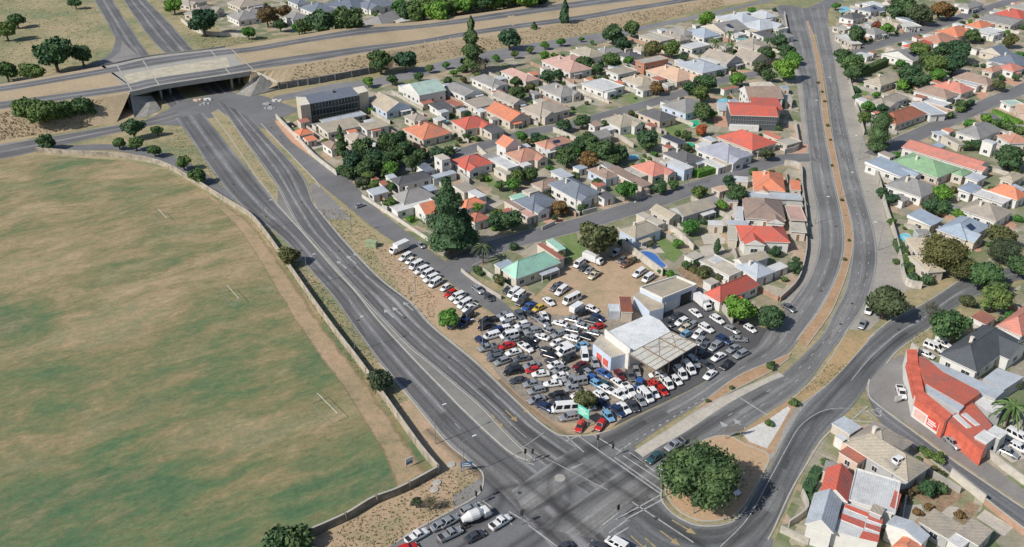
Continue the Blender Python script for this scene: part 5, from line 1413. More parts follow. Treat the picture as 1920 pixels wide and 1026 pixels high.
TREES = """
X olive 542,478,42|712,712,50|1120,447,78|1662,563,72|1320,510,30|1427,127,30|1223,90,36|1098,748,46
X bright 840,595,44|1174,355,44|1296,425,34|1768,360,36|1388,580,62|1323,35,34|1490,107,28|1473,128,46|1382,148,32|1663,53,26|978,255,24|735,315,32|962,344,34|893,388,28|1410,20,16|1568,10,16|560,53,24|465,60,26|1353,383,24|1797,402,22|1758,141,30|1628,198,26|820,22,50
X bright 325,10,30|755,14,44|1104,106,18|1178,113,20
X dark 248,238,42|86,264,32|713,112,50|760,112,44|955,70,46|380,38,54|602,40,62|650,36,62|525,46,26|570,48,34|967,152,22|970,173,34|1027,143,34|1047,138,22|1098,117,34|1185,52,36|1150,62,42|1168,82,34|1280,106,18|1463,77,32|1437,100,34|1606,63,36|1693,12,50|1582,106,36|1601,138,30|1709,138,48|1726,150,36|1799,93,46|1824,65,28|1790,118,40|1805,195,22|1832,270,22|1813,272,20|1897,290,46|1655,360,24|1673,373,26|1750,384,36|1892,295,46
X dark 1690,468,18|1700,500,20|1447,592,52|1490,500,28|1213,260,46|1058,233,30|1092,226,34|1133,233,22|1005,257,26|1213,272,30|960,412,46|930,413,36|995,327,34|870,440,50|1367,338,26|1382,362,42|1318,208,40|1287,253,24|745,262,48|700,296,50|760,280,42|790,290,34|660,300,50|842,282,26|820,288,34|735,350,24|1102,262,42|1065,292,46|1137,282,54|1162,284,40|1150,300,34|1912,497,44|1870,540,40|1655,203,22|1302,490,20|1078,330,22|1120,343,24|152,100,42|655,42,40|640,30,40
X dark 680,275,44|725,265,46|772,303,40|690,312,46|655,322,28|740,290,44|1120,280,40|1085,270,34|1475,95,34|1440,140,28|1740,110,34|1770,92,36
X mid 222,267,26|254,268,28|289,281,26|294,243,22|343,304,30|370,328,34|100,98,64|1148,113,36|1120,128,24|1260,90,36|1327,155,38|1293,163,30|1601,119,46|1726,95,40|1753,119,46|1778,605,72|1867,560,52|1850,513,60|970,328,36|937,347,24|1263,345,22|1310,358,34|1315,175,34|690,330,30|722,302,40|720,322,24|10,130,40|60,132,40|45,205,50|80,208,60|120,205,50|155,202,44|1315,150,28|1240,352,28|733,382,32|640,318,26|1607,182,18|1620,220,26|1767,388,34|1672,415,20|930,403,30|1020,262,26|700,345,24|10,55,36|30,36,28|140,4,22
X big,dark 1312,884,138
X big,olive 1775,475,78|1808,500,52|1883,470,50
X brown 500,28,42|532,22,30|1103,300,40|1050,388,34|1763,18,36|1230,165,28
X red 1315,243,26|1643,48,20|1757,62,12
X olive 1438,287,30|680,341,28|1880,442,50|1894,75,26|1780,22,26|1875,158,24|1310,358,20|1725,25,40|1815,562,28|780,940,22|995,163,20|1760,395,22
X pine,dark 843,408,74,138
X cone,dark 885,92,44,92|642,268,26,56
X pine,mid 872,430,46,74
X spindle,dark 1001,56,12,22|1058,32,15,46|1343,463,11,30
X column,dark 1642,253,30,62
X bare 1747,582,36|895,125,30|805,943,34|910,118,20
X palm,mid 1900,760,60|1342,75,24|1368,60,16|1372,83,22|1440,73,18|1458,60,14
X palm,olive 905,462,44
X shrub,dark 1642,63,14|1740,525,24|1713,522,24|1607,170,12|963,462,20|895,505,20|1420,440,10|1680,490,14|1445,685,22|1372,727,10|1327,751,10|1696,428,8|1540,930,16|520,1015,60|560,1012,60|870,130,18|1347,137,16|1452,18,10|840,150,16|1880,600,16|1655,190,16|1238,340,16|1212,350,14|1088,395,16
X shrub,mid 1547,865,18|1565,872,12|1490,755,20|1442,793,18|1760,858,26|1740,850,20|1728,842,16|930,520,18|948,530,18|900,512,16|1412,322,20|672,221,12|1672,219,12|1870,232,22|1895,238,24|1915,245,20|1780,215,18|1800,205,16|1458,240,14|1270,250,16|1000,388,12|1024,360,12|690,240,12
X shrub,bright 1080,285,22|1258,515,22|1240,508,18|932,425,22|1850,222,20|1885,228,20|1042,118,16|1310,250,12|1689,119,20|1693,158,26|725,345,20|862,130,12
X shrub,olive 1534,155,6|1541,172,6|1546,190,6|1552,235,7|1557,262,6|1560,310,6|1579,375,7|1592,450,7|1584,486,8|1300,505,18|1340,535,16|1350,520,20|1268,535,18|700,456,14|1190,487,16|1380,500,12|1712,500,12|1755,655,12|1290,480,14|1530,890,14|1750,880,18|1765,890,18
X shrub,brown 1680,930,20|1700,925,22|1720,918,20|1655,938,18|1720,960,18|1800,965,18|1740,950,16
"""
for ln in TREES.strip().splitlines():
    c, k, rest = ln.split(' ', 2); kk = k.split(',')
    for it in rest.split('|'):
        v_ = [float(q) for q in it.split(',')]
        look = None; where = None; group = None
        tree(v_[0], v_[1], v_[2], kk[0], kk[1] if len(kk) > 1 else None, v_[3] if len(v_) > 3 else None, look, where)
# street trees in the parking of the embankment road
for x, y, w_ in ((690,153,22),(735,148,24),(785,143,20),(805,128,18),(836,122,16),(930,108,16),(965,101,18),(993,93,16),(1022,84,18),(1052,78,18),(1022,103,18),(1090,73,12),(1110,79,10),(850,136,16),(895,140,14)):
    tree(x, y, w_, 'mid' if int(x) % 2 else 'bright', None, None, 'small round street tree', 'along the embankment road', group='street trees along the embankment road')
# forest edge beyond the motorway
rr = random.Random(5)
for i in range(17):
    x = 765 + i * 15; y = 20 - i * 1.6 + rr.uniform(-8, 2)
    tree(x, y, rr.uniform(34, 50), ('dark', 'mid', 'mid', 'bright')[i % 4], None, None, None, 'beyond the motorway', group='trees beyond the motorway')
for i in range(10):
    tree(790 + i * 22, -2 - i * 1.5, 44, ('mid', 'dark')[i % 2], None, None, None, 'beyond the motorway', group='trees beyond the motorway')
# clipped hedges
def hedge(c, a, b, wd, h, leaf, look, where):
    A_ = P(*px(c, *a)); B_ = P(*px(c, *b)); ctr = (A_ + B_) / 2; L = (B_ - A_).length
    rr = random.Random(int(A_.x * 10)); m = MB(); m.box(-L/2, -wd/2, 0, L/2, wd/2, h * .93)
    for _ in range(int(60 * L)):
        t = rr.uniform(-L/2, L/2); f = rr.choice((0, 1, 2, 2))
        if f == 2: p = Vector((t, rr.uniform(-wd/2, wd/2), h)); nn = Vector((0, 0, 1))
        else: sg = 1 if f else -1; p = Vector((t, sg * wd/2, rr.uniform(0, h))); nn = Vector((0, sg, 0))
        leafcard(m, p + rdir(rr) * .06, (nn + rdir(rr) * .8).normalized(), .22, rr)
    o = m.build('hedge', LEAF[leaf]); o.location = ctr; d = B_ - A_; o.rotation_euler = (0, 0, math.atan2(d.y, d.x)); pend(o, look, where, 'hedge', None, ctr)
hedge('g', (500, 250), (760, 185), 3.2, 2.2, 'bright', 'thick bright green clipped hedge', 'on the lower cross street')
hedge('l', (1170, 470), (1330, 400), 2.2, 2.2, 'dark', 'dark clipped hedge', 'on the upper side street kerb')
hedge('l', (1580, 490), (1880, 620), 2.4, 1.4, 'bright', 'low yellow-green hedge', 'at the side street corner, far right')
hedge('n', (480, 470), (560, 620), 2.2, 2.0, 'dark', 'dark hedge', 'behind the dual carriageway wall, beside the round pool')
hedge('n', (560, 650), (620, 800), 2.2, 2.0, 'mid', 'green hedge', 'behind the dual carriageway wall, below the round pool')
hedge('s', (500, 780), (560, 700), 2.0, 1.6, 'dark', 'dark hedge', 'left of the red gabled building')
hedge('s', (430, 930), (490, 830), 2.0, 1.6, 'dark', 'dark green hedge', 'left of the pale gabled building')
hedge('j', (300, 870), (600, 740), 3.0, 3.5, 'dark', 'tall dark hedge', 'beside the upper right side street')
# ================================================================== SPECIAL BUILDINGS
def polypart(root, name, outline, c, z, m, mtop=None, z0=-.2, parent=None, zpx=None):
    w_ = [P(x, y, z if zpx is None else zpx) for x, y in pts(outline, c)]
    ar = sum(a.x * b.y - b.x * a.y for a, b in zip(w_, w_[1:] + w_[:1]))
    if ar < 0: w_.reverse()
    inv = Matrix.Rotation(-root.rotation_euler.z, 4, 'Z') @ Matrix.Translation(-Vector(root.location))
    mb = MB(); mb.prism([tuple((inv @ p).xy) for p in w_], z0, z, 0, 1 if mtop else 0)
    return mb.build(name, [m, mtop or m], parent or root)
def proot(name, c, x, y, z=0):
    p = P(*px(c, x, y), z); p.z = 0; return empty(name, p)
def panel(root, name, p0, p1, z0, z1, m, off=.05, mats=None):
    """thin vertical panel standing on the line p0->p1 (world), proud of the wall"""
    inv = Matrix.Rotation(-root.rotation_euler.z, 4, 'Z') @ Matrix.Translation(-Vector(root.location))
    a, b = inv @ Vector(p0), inv @ Vector(p1); d = (b - a).normalized(); n_ = Vector((d.y, -d.x, 0)) * off
    mb = MB(); A0 = a + n_; B0 = b + n_
    mb.obox(A0, B0, abs(off) * 2 + .06, z0, z1)
    return mb.build(name, m, root)
# --- dark glass office block with pale end towers
M_gl = plain('dark_facade_glass', (.035,.05,.06), .15, .35, .5)
hz_o = 8.2
root = proot('office_block', 'a', 500, 468, hz_o)
def quad(c, A, B, C): return f"{A[0]},{A[1]} {B[0]},{B[1]} {C[0]},{C[1]} {A[0]+C[0]-B[0]},{A[1]+C[1]-B[1]}"
polypart(root, 'wall', '480,362 598,452 1160,352 1062,250', 'a', 7.9, M_gl, plain('office_roof', (.13,.15,.19), .8, .2))
polypart(root, 'tower', '448,368 500,470 608,450 560,372', 'a', hz_o, wallm('tan'), plain('tower_cap', (.6,.56,.47)))
polypart(root, 'tower', '1092,268 1158,332 1262,306 1210,246', 'a', hz_o, wallm('tan'), plain('tower_cap', (.6,.56,.47)))
mb = MB(); A0 = P(*px('a', 610, 452), 7.9); B0 = P(*px('a', 1155, 354), 7.9); rl = Vector(root.location)
for i in range(15):
    p = A0.lerp(B0, (i + .5) / 15) - rl; mb.box(p.x - .05, p.y - .16, .3, p.x + .05, p.y + .05, 7.7)
for z_ in (2.7, 5.3): mb.obox(A0 - rl + Vector((0, -.1, 0)), B0 - rl + Vector((0, -.1, 0)), .22, z_, z_ + .25)
mb.build('mullion', M_concd, root)
mb = MB(); p = P(*px('a', 830, 320), 7.9) - rl; mb.box(p.x - 1.5, p.y - 1, 7.9, p.x + 1.5, p.y + 1, 9); mb.build('roof_plant', M_metal, root)
tag(root, 'dark glass office block with pale towers at both ends, beside the bridge', 'office')
# --- bright red roofed block behind the dual carriageway
root = proot('apartment_block', 'f', 890, 395, 6)
Rr = rect3(px('f', 885, 255), px('f', 885, 398), px('f', 1402, 402), 6, False)
root.location = Rr[0]; root.rotation_euler = (0, 0, Rr[1]); Wd, D = Rr[2], Rr[3]
mb = MB(); mb.box(0, 0, -.3, Wd, D, 5.8); mb.build('wall', wallm('dark'), root)
roof_parts('gable', Wd, D, 5.8, .3, 1.7, 'C').build('roof', [roof('red'), M_frame, wallm('cream')], root)
mb = MB(); mb.box(Wd * .55, D * .5, 5.9, Wd * 1.17, D * 1.35, 6.6); mb.build('roof', [roof('red')], root)
mb = MB(); mb.box(Wd * .6, D * .55, -.2, Wd * 1.14, D * 1.3, 5.88); mb.build('wall', wallm('cream'), root)
mb = MB(); mb.box(-.2, -1.6, -.2, Wd * .62, -.05, 2.2); mb.build('balcony_wall', wallm('white'), root)
mb = MB(); 
for i in range(18): mb.box(Wd * i / 18, -.14, 2.3, Wd * i / 18 + .12, -.02, 5.6)
for z_ in (2.4, 3.9, 5.5): mb.box(0, -.16, z_, Wd, -.005, z_ + .14)
mb.build('window_frame', M_metal, root)
pend(root, 'two-storey block with long bright red roof and dark glazed front', 'beside the dual carriageway', 'building', None, Rr[0])
# --- the car yard garage, annex, warehouse and canopy
root = proot('garage_building', 'p', 850, 850, 4.4)
polypart(root, 'wall', '600,730 850,850 1235,695 1010,600', 'p', 4.4, wallm('blue'), roof('tan'))  # walls are white; the bluish colour is painted shade
inv0 = Vector(root.location)
mb = MB(); cs = [P(*px('p', *q), 4.4) - inv0 for q in ((600,730),(850,850),(1235,695),(1010,600))]
for a, b in zip(cs, cs[1:] + cs[:1]): mb.obox(a, b, .3, 4.3, 4.95)
mb.build('parapet', wallm('white'), root)
def lerp_w(c, a, b, z, f): return P(*px(c, *a), z).lerp(P(*px(c, *b), z), f)
for nm, f0, f1, m_, zz in (('roller_door', .1, .46, wallm('white'), 3.1), ('doorway_dark_panel', .55, .86, M_black, 3.4)):  # doorway is a solid black panel, its inner shade put into the colour
    p0, p1 = lerp_w('p', (850, 850), (1235, 695), 4.4, f0), lerp_w('p', (850, 850), (1235, 695), 4.4, f1); panel(root, nm, p0, p1, 0, zz, m_, .06)
tag(root, 'white walled garage with flat tan roof and open doorway above the warehouse', 'garage')
root = proot('annex', 'p', 710, 985, 3.3)
polypart(root, 'wall', '528,806 708,985 868,945 868,905 845,860 608,742', 'p', 3.3, wallm('blue'), roof('tan'))
tag(root, 'low tan-roofed annex between garage and warehouse', 'annex')
WH = 5.2
root = proot('warehouse', 'u', 490, 605, WH)
inv0 = Vector(root.location)
tp_ = [P(*px('u', *q), WH) for q in ((205,385),(490,605),(945,370),(690,178))]
mid1 = tp_[0].lerp(tp_[1], .52) + Vector((0, 0, .9)); mid2 = tp_[3].lerp(tp_[2], .52) + Vector((0, 0, .9))
L_ = [p - inv0 for p in tp_]; m1, m2 = mid1 - inv0, mid2 - inv0
mb = MB(); mb.prism([tuple(p.xy) for p in L_], -.2, WH - .05); mb.build('wall', wallm('white'), root)
mb = MB(); mb.face([L_[1], L_[2], m2, m1]); mb.face([L_[3], L_[0], m1, m2]); mb.face([L_[0], L_[1], m1], 1); mb.face([L_[2], L_[3], m2], 1)
mb.build('roof', [roofmat('shedwhite', (.76,.78,.79), False), wallm('white')], root)
mb = MB(); mb.obox(L_[0], L_[1], .35, WH - .3, WH + 1.0); mb.build('parapet', wallm('white'), root)
tag(root, 'large white ribbed-roof warehouse in the middle of the car yard', 'warehouse')
root = proot('canopy', 'u', 770, 812, 5); inv0 = Vector(root.location)
cc = [P(*px('u', *q), 5.0) - inv0 for q in ((470,625),(770,812),(1250,518),(950,375))]
M_tanroof = roofmat('canopytan', (.70,.66,.57), False)
mb = MB(); mb.prism([tuple(p.xy) for p in cc], 4.9, 5.04); mb.build('roof', M_tanroof, root)
M_rust = plain('rusty_steel', (.22,.17,.13), .8, .3)
def bil(u, v, z): 
    a = cc[1].lerp(cc[2], u); b = cc[0].lerp(cc[3], u); p = a.lerp(b, v); return Vector((p.x, p.y, z))
mb = MB()
for v in (0, .17, .34, .55, .8, 1): mb.obox(bil(0, v, 0), bil(1, v, 0), .08, 5.05, 5.12)
for u in (0, .31, .7, 1): mb.obox(bil(u, 0, 0), bil(u, 1, 0), .3, 5.04, 5.2)
for u0, u1 in ((.31, .7), (.7, 1.0)): mb.obox(bil(u0, .34, 0), bil(u1, 1, 0), .08, 5.06, 5.14); mb.obox(bil(u0, 1, 0), bil(u1, .34, 0), .08, 5.06, 5.15)
mb.build('truss', M_rust, root)
for u in (0, .33, .66, 1):
    for v in (0, 1):
        p = bil(min(.99, max(.01, u)), min(.98, max(.02, v)), 0); mb = MB(); mb.box(p.x - .12, p.y - .12, -.1, p.x + .12, p.y + .12, 4.9); mb.build('post', M_rust, root)
tag(root, 'open tan sheet-metal canopy with rusty trusses in front of the white warehouse', 'canopy')
root = proot('workshop', 'u', 275, 665, 3.9)
polypart(root, 'wall', '72,505 275,668 455,615 425,585 165,395', 'u', 3.9, wallm('blue'), roof('cream'))
for i_, (f0, f1) in enumerate(((.25, .5), (.6, .85))): panel(root, 'painted_panel', lerp_w('u', (72,505), (275,668), 3.9, f0), lerp_w('u', (72,505), (275,668), 3.9, f1), .6, 2.4, wallm('red'), .06)
tag(root, 'cream-roofed workshop with red wall panels at left end of the warehouse', 'workshop')
root = proot('shed', 'p', 375, 1000, 0)
Rr = rect3(px('p', 378, 835), px('p', 380, 985), px('p', 505, 975), 3.4, False); root.location = Rr[0]; root.rotation_euler = (0, 0, Rr[1])
mb = MB(); mb.box(.1, .1, -.1, Rr[2] - .1, Rr[3] - .1, 3.1); mb.build('wall', wallm('tan'), root)
roof_parts('mono', Rr[2], Rr[3], 3.0, .1, .5, 'C').build('roof', [roofmat('shedrust', (.30,.10,.06), False), M_frame, wallm('tan')], root)
tag(root, 'tall shed with rust-red sheet roof left of the garage', 'shed')
root = proot('container', 'p', 250, 960, 0)
Rr = rect3(px('p', 248, 905), px('p', 245, 985), px('p', 368, 975), 2.6, False); root.location = Rr[0]; root.rotation_euler = (0, 0, Rr[1])
mb = MB(); mb.box(0, 0, 0, Rr[2], Rr[3], 2.6)
for i in range(14): x_ = Rr[2] * i / 14; mb.box(x_, -.05, .15, x_ + Rr[2] / 28, Rr[3] + .05, 2.5)
mb.build('container_body', roofmat('palesteel', (.6,.64,.68), False), root)
mb = MB(); mb.box(Rr[2], .1, .1, Rr[2] + .05, Rr[3] - .1, 2.5); mb.build('door', M_frame, root)
tag(root, 'pale blue steel container beside the rust-roofed shed', 'container')
# --- corner shop with bent red front
M_redp = plain('red_paint', (.58,.13,.08), .7, .3, .6, rnd=.05); M_redf = plain('orange_red_plaster', (.50,.15,.09), .8, .3, .5)
root = proot('corner_shop', 'r', 700, 410, 4.4)
polypart(root, 'front_wall', '605,0 690,360 700,415 1040,655 1108,580 800,330 728,-10 718,-150 600,-150', 'r', 4.6, wallm('white'), M_redp, z0=-.2)
polypart(root, 'main_roof', '745,-15 748,60 820,235 1240,478 1430,345 1400,310 1000,100 860,-20 760,-75 742,-70', 'r', 4.9, M_redf, roof('shopred'))
polypart(root, 'roof_strip', '812,215 835,330 1195,545 1250,490', 'r', 4.75, wallm('grey'), roof('pale'))
inv0 = Vector(root.location)
F = [(605,0),(690,360),(700,415),(1040,655)]
Wf = [P(*px('r', *q), 4.6) for q in F]
panel(root, 'fascia', Wf[0], Wf[1], 3.4, 4.7, M_redp, .08); panel(root, 'fascia', Wf[2], Wf[3], 3.1, 4.7, M_redp, .08)
p0, p1 = Wf[2].lerp(Wf[3], .5), Wf[2].lerp(Wf[3], .84)
panel(root, 'sign_board', p0, p1, .9, 3.0, plain('sign_red', (.6,.07,.05), .6, .08), .1)
for z_, f0, f1 in ((2.35, .08, .8), (1.85, .15, .92), (1.3, .1, .7)): panel(root, 'sign_lettering', p0.lerp(p1, f0), p0.lerp(p1, f1), z_, z_ + .22, M_frame, .16)
panel(root, 'shop_window', Wf[2].lerp(Wf[3], .08), Wf[2].lerp(Wf[3], .42), .7, 2.6, plain('pink_poster', (.62,.4,.35)), .07)
panel(root, 'red_pier', Wf[2].lerp(Wf[3], .87), Wf[3], 0, 3.3, M_redp, .09)
tag(root, 'corner shop with bent red front, white lettering board and tiled red roof', 'shop')
root = proot('shop_annex', 'r', 1110, 600, 4)
polypart(root, 'wall', '1050,650 1460,1000 1500,930 1560,700 1340,440 1250,480 1115,590', 'r', 3.9, M_redp, roof('shopred'))
for q in ('1120,595 1280,735 1335,725 1175,575', '1215,580 1380,710 1430,700 1265,560'): polypart(root, 'roof_sheet', q, 'r', 4.1, M_frame, roof('white'), z0=3.92)
tag(root, 'red rear wing of the corner shop with white strips on its roof', 'shop')
root = proot('long_store', 'r', 1700, 320, 4.2)
polypart(root, 'wall', '860,-30 1000,20 1700,320 1600,405 1440,345 1400,300 1000,95', 'r', 4.2, wallm('grey'), roof('pale'))
tag(root, 'long pale sheet-roofed store behind the corner shop', 'store')
root = proot('store_shed', 'r', 1500, 450, 3.4)
polypart(root, 'wall', '1360,440 1440,365 1700,460 1660,570 1530,560', 'r', 3.4, wallm('grey'), roof('white'))
tag(root, 'white sheet-roofed lean-to between the corner shop and the palm', 'shed')
root = proot('store_shed', 'r', 1450, 200, 3.2)
polypart(root, 'wall', '1460,180 1620,60 1920,160 1690,310', 'r', 3.2, wallm('grey'), roof('pale'))
tag(root, 'pale sloping shed below the charcoal-roofed house', 'shed')
# striped roofed store in the bottom right corner
root = proot('striped_store', 'T32', 435, 940, 4)
polypart(root, 'wall', '437,772 642,850 608,1005 355,932', 'T32', 3.9, wallm('white'), roof('white'))
for q in ('432,785 560,835 553,858 424,806', '405,835 540,885 530,922 395,868', '560,845 640,870 636,900 553,870', '545,890 630,915 622,945 538,915', '528,935 622,958 612,1000 505,975'):
    polypart(root, 'roof_sheet', q, 'T32', 4.02, M_frame, roof('red'), z0=3.92)
tag(root, 'low store with red and white striped roof sheets, bottom right', 'store')
root = proot('roof_strip_store', 'T32', 720, 720, 4)
polypart(root, 'wall', '705,708 742,732 716,822 676,800', 'T32', 4.5, wallm('white'), roof('red'))
tag(root, 'narrow red-roofed strip beside the white flat roof', 'store')

# ================================================================== WALLS AND FENCES
ROADS = []
for o in list(COL.objects):
    if o.type == 'MESH' and o.get('kind') == 'structure' and any(k in o.name for k in ('road', 'street', 'carriage', 'junction', 'intersection', 'shoulder', 'median', 'apron', 'island', 'corner', 'forecourt', 'car_yard', 'field')) and 'marking' not in o.name:
        me = o.data
        for p in me.polygons: ROADS.append([tuple(me.vertices[i].co.xy) for i in p.vertices])
GRIDR = {}
for q in ROADS:
    xs = [a[0] for a in q]; ys = [a[1] for a in q]
    if max(xs) - min(xs) > 150: 
        pass
    for gx in range(int(min(xs) // 10), int(max(xs) // 10) + 1):
        for gy in range(int(min(ys) // 10), int(max(ys) // 10) + 1): GRIDR.setdefault((gx, gy), []).append(q)
def inpoly(x, y, q):
    c = False; n = len(q)
    for i in range(n):
        x0, y0 = q[i]; x1, y1 = q[i - 1]
        if (y0 > y) != (y1 > y) and x < (x1 - x0) * (y - y0) / (y1 - y0) + x0: c = not c
    return c
def on_road(x, y, pad=1.0):
    for dx, dy in ((0, 0), (pad, 0), (-pad, 0), (0, pad), (0, -pad)):
        for q in GRIDR.get((int((x + dx) // 10), int((y + dy) // 10)), ()):
            if inpoly(x + dx, y + dy, q): return True
    return False
def in_house(x, y, pad=.4):
    for cx, cy, th, hw, hd in FOOT:
        dx, dy = x - cx, y - cy
        if abs(dx) > 40 or abs(dy) > 40: continue
        a = dx * math.cos(th) + dy * math.sin(th); b = -dx * math.sin(th) + dy * math.cos(th)
        if abs(a) < hw + pad and abs(b) < hd + pad: return True
    return False
def wallline(name, s, h, th, m, label=None, where=None, cap=True, c='X', look=None, piers=0, cat='wall', sm=True):
    w_ = line_w(s, c, 0, 5, sm); o0 = w_[len(w_) // 2].copy(); o0.z = 0
    root = empty(name, o0) if cap else None
    mb = MB(); mc = MB()
    for a, b in zip(w_, w_[1:]):
        mb.obox(a - o0, b - o0, th, -.1, h); mc.obox(a - o0, b - o0, th + .1, h, h + .08)
    if piers:
        for p in resample(w_, max(2, int(sum((b - a).length for a, b in zip(w_, w_[1:])) / piers))): q = p - o0; mb.box(q.x - th * .8, q.y - th * .8, -.1, q.x + th * .8, q.y + th * .8, h + .15)
    if cap: mb.build('wall_body', m, root); mc.build('coping', M_kerb if 'field' not in m.name else plain('weathered_coping', (.42,.37,.30), .95, .35, .5), root)
    else: root = mb.build(name, m); root.location = o0
    if label: tag(root, label, cat)
    else: pend(root, look, where, cat, None, o0)
    return root
wallline('boundary_wall', '70,286 150,292 230,297 300,310 360,341 430,384 470,409 500,444 545,508 590,573 630,628 680,693 740,778 790,848 822,886', 1.9, .28, M_wallg, 'long weathered boundary wall curving along the playing field beside the road', piers=9)
wallline('boundary_wall', '822,888 752,926 700,946 650,976 583,1006', 1.9, .3, plain('grey_slab_wall', (.2,.18,.145), .95, .5, .5), 'dark grey boundary wall along the near end of the playing field', piers=5)
for s_, h, m_, look, where, c in (
    ('518,222 560,265 590,297 632,330', 1.9, M_wallw, 'cream boundary wall', 'along the upper service road', 'X'),
    ('679,371 745,414 811,458 832,470', 1.3, M_wallw, 'low cream boundary wall', 'along the lower service road', 'X'),
    ('1470,28 1476,62', 2.0, M_wallw, 'cream boundary wall', 'at the top junction corner', 'X'),
    ('1567,52 1577,88', 2.2, M_wallw, 'white boundary wall', 'at the upper end of the dual carriageway, right side', 'X'),
    ('1588,142 1606,206 1619,254', 2.0, M_wallw, 'cream boundary wall', 'along the dual carriageway above the columnar tree', 'X'),
    ('1638,320 1647,345 1661,400 1674,437 1687,490 1697,533 1727,542', 2.2, M_wallw, 'long white boundary wall', 'along the dual carriageway beside the round pool', 'X'),
    ('1490,235 1496,270 1494,282 1470,290', 2.0, M_wallw, 'pale boundary wall', 'at the lower cross street corner', 'X'),
    ('1470,310 1499,317 1503,355 1510,410 1511,448', 2.0, M_wallw, 'white boundary wall', 'along the left side of the dual carriageway bend', 'X'),
    ('1511,452 1510,480 1496,530 1462,566', 1.6, M_wallb, 'dark brick boundary wall', 'along the inner curve of the dual carriageway', 'X'),
    ('1166,462 1242,519', 2.4, M_wallw, 'thick cream wall', 'between blue pool and car yard', 'X'),
    ('1307,552 1345,574 1373,608', 2.4, M_wallw, 'tall white wall', 'at right edge of the car yard', 'X'),
    ('1210,440 1257,433 1300,470', 1.9, M_wallw, 'cream garden wall', 'behind the blue pool', 'X'),
    ('882,153 930,186', 2.0, M_wallw, 'white garden wall', 'between the two grey roofs left of the tall conifer', 'X'),
    ('1055,154 1082,172', 2.0, M_wallw, 'white garden wall', 'below the pink-roofed house', 'X'),
    ('1037,247 1080,266', 2.0, M_wallw, 'white garden wall', 'right of the clay-roofed house', 'X'),
    ('1164,262 1188,278', 1.8, M_wallw, 'cream garden wall', 'below the tan-roofed house', 'X'),
    ('1212,236 1240,252', 1.8, M_wallw, 'white garden wall', 'below the dark grey hipped house', 'X'),
    ('858,328 880,346', 2.0, M_wallw, 'white garden wall', 'below the red-roofed house on the upper cross street', 'X'),
    ('895,282 920,304', 2.0, M_wallw, 'cream garden wall', 'right of the red-roofed house on the upper cross street', 'X'),
    ('1016,432 1040,421', 1.2, M_wallw, 'low white front wall', 'left of the terracotta garden', 'X'),
    ('1092,404 1119,397', 1.6, M_wallw, 'pale blue front wall', 'on the lower cross street', 'X'),
    ('1119,358 1152,382', 2.0, M_wallw, 'white side wall', 'beside the slate-roofed house garage', 'X'),
    ('1330,86 1356,100', 2.0, M_wallw, 'cream garden wall', 'among the white flat roofs', 'X'),
    ('1385,112 1417,128', 1.8, M_wallw, 'cream garden wall', 'left of the tall bright trees', 'X'),
    ('1633,303 1646,350', 2.2, M_wallw, 'white wall', 'left of the blue-grey sloping roof', 'X'),
    ('1742,428 1811,458', 2.0, M_wallw, 'long white wall', 'between the blue-grey roof and tan-roofed house', 'X'),
    ('1694,428 1727,434', 1.6, M_wallw, 'cream wall', 'above the round pool', 'X'),
    ('1708,327 1758,350', 1.6, M_wallw, 'white wall', 'between green-roofed and grey-roofed houses', 'X'),
    ('1830,845 1858,862 1882,882 1920,910', 1.9, M_wallw, 'white yard wall', 'right of the red rear wing', 'X'),
    ('1781,893 1845,944', 2.0, M_wallw, 'white wall', 'along the lower side street', 'X'),
    ('1562,834 1612,868 1687,910', 2.2, plain('peach_wall', (.62,.46,.34), .9, .15), 'peach wall', 'between the tan-roofed and red-roofed buildings', 'X'),
    ('1462,998 1515,1022', 1.6, M_wallw, 'white wall', 'at the bottom edge, left of the gabled building', 'X'),
    ('1502,930 1512,962 1478,990', 1.8, M_wallw, 'white wall', 'left of the red gabled building', 'X'),
    ('1845,946 1870,966 1920,1005', 1.5, M_wallb, 'brick wall', 'along the lower side street, far right', 'X'),
    ('1705,662 1718,672', 3.0, M_wallw, 'short white wall', 'beside the corner shop', 'X'),
    ('340,40 372,62 420,68 480,70', 2.0, M_wallw, 'pale boundary wall', 'below the houses left of the motorway', 'X'),
    ('865,510 880,522 905,540 940,562', 1.1, M_wallw, 'low white wall', 'in front of the mint-roofed house', 'X'),
):
    wallline('boundary_wall' if 'boundary' in look else 'garden_wall', s_, h, .25, m_, None, where, True, c, look)
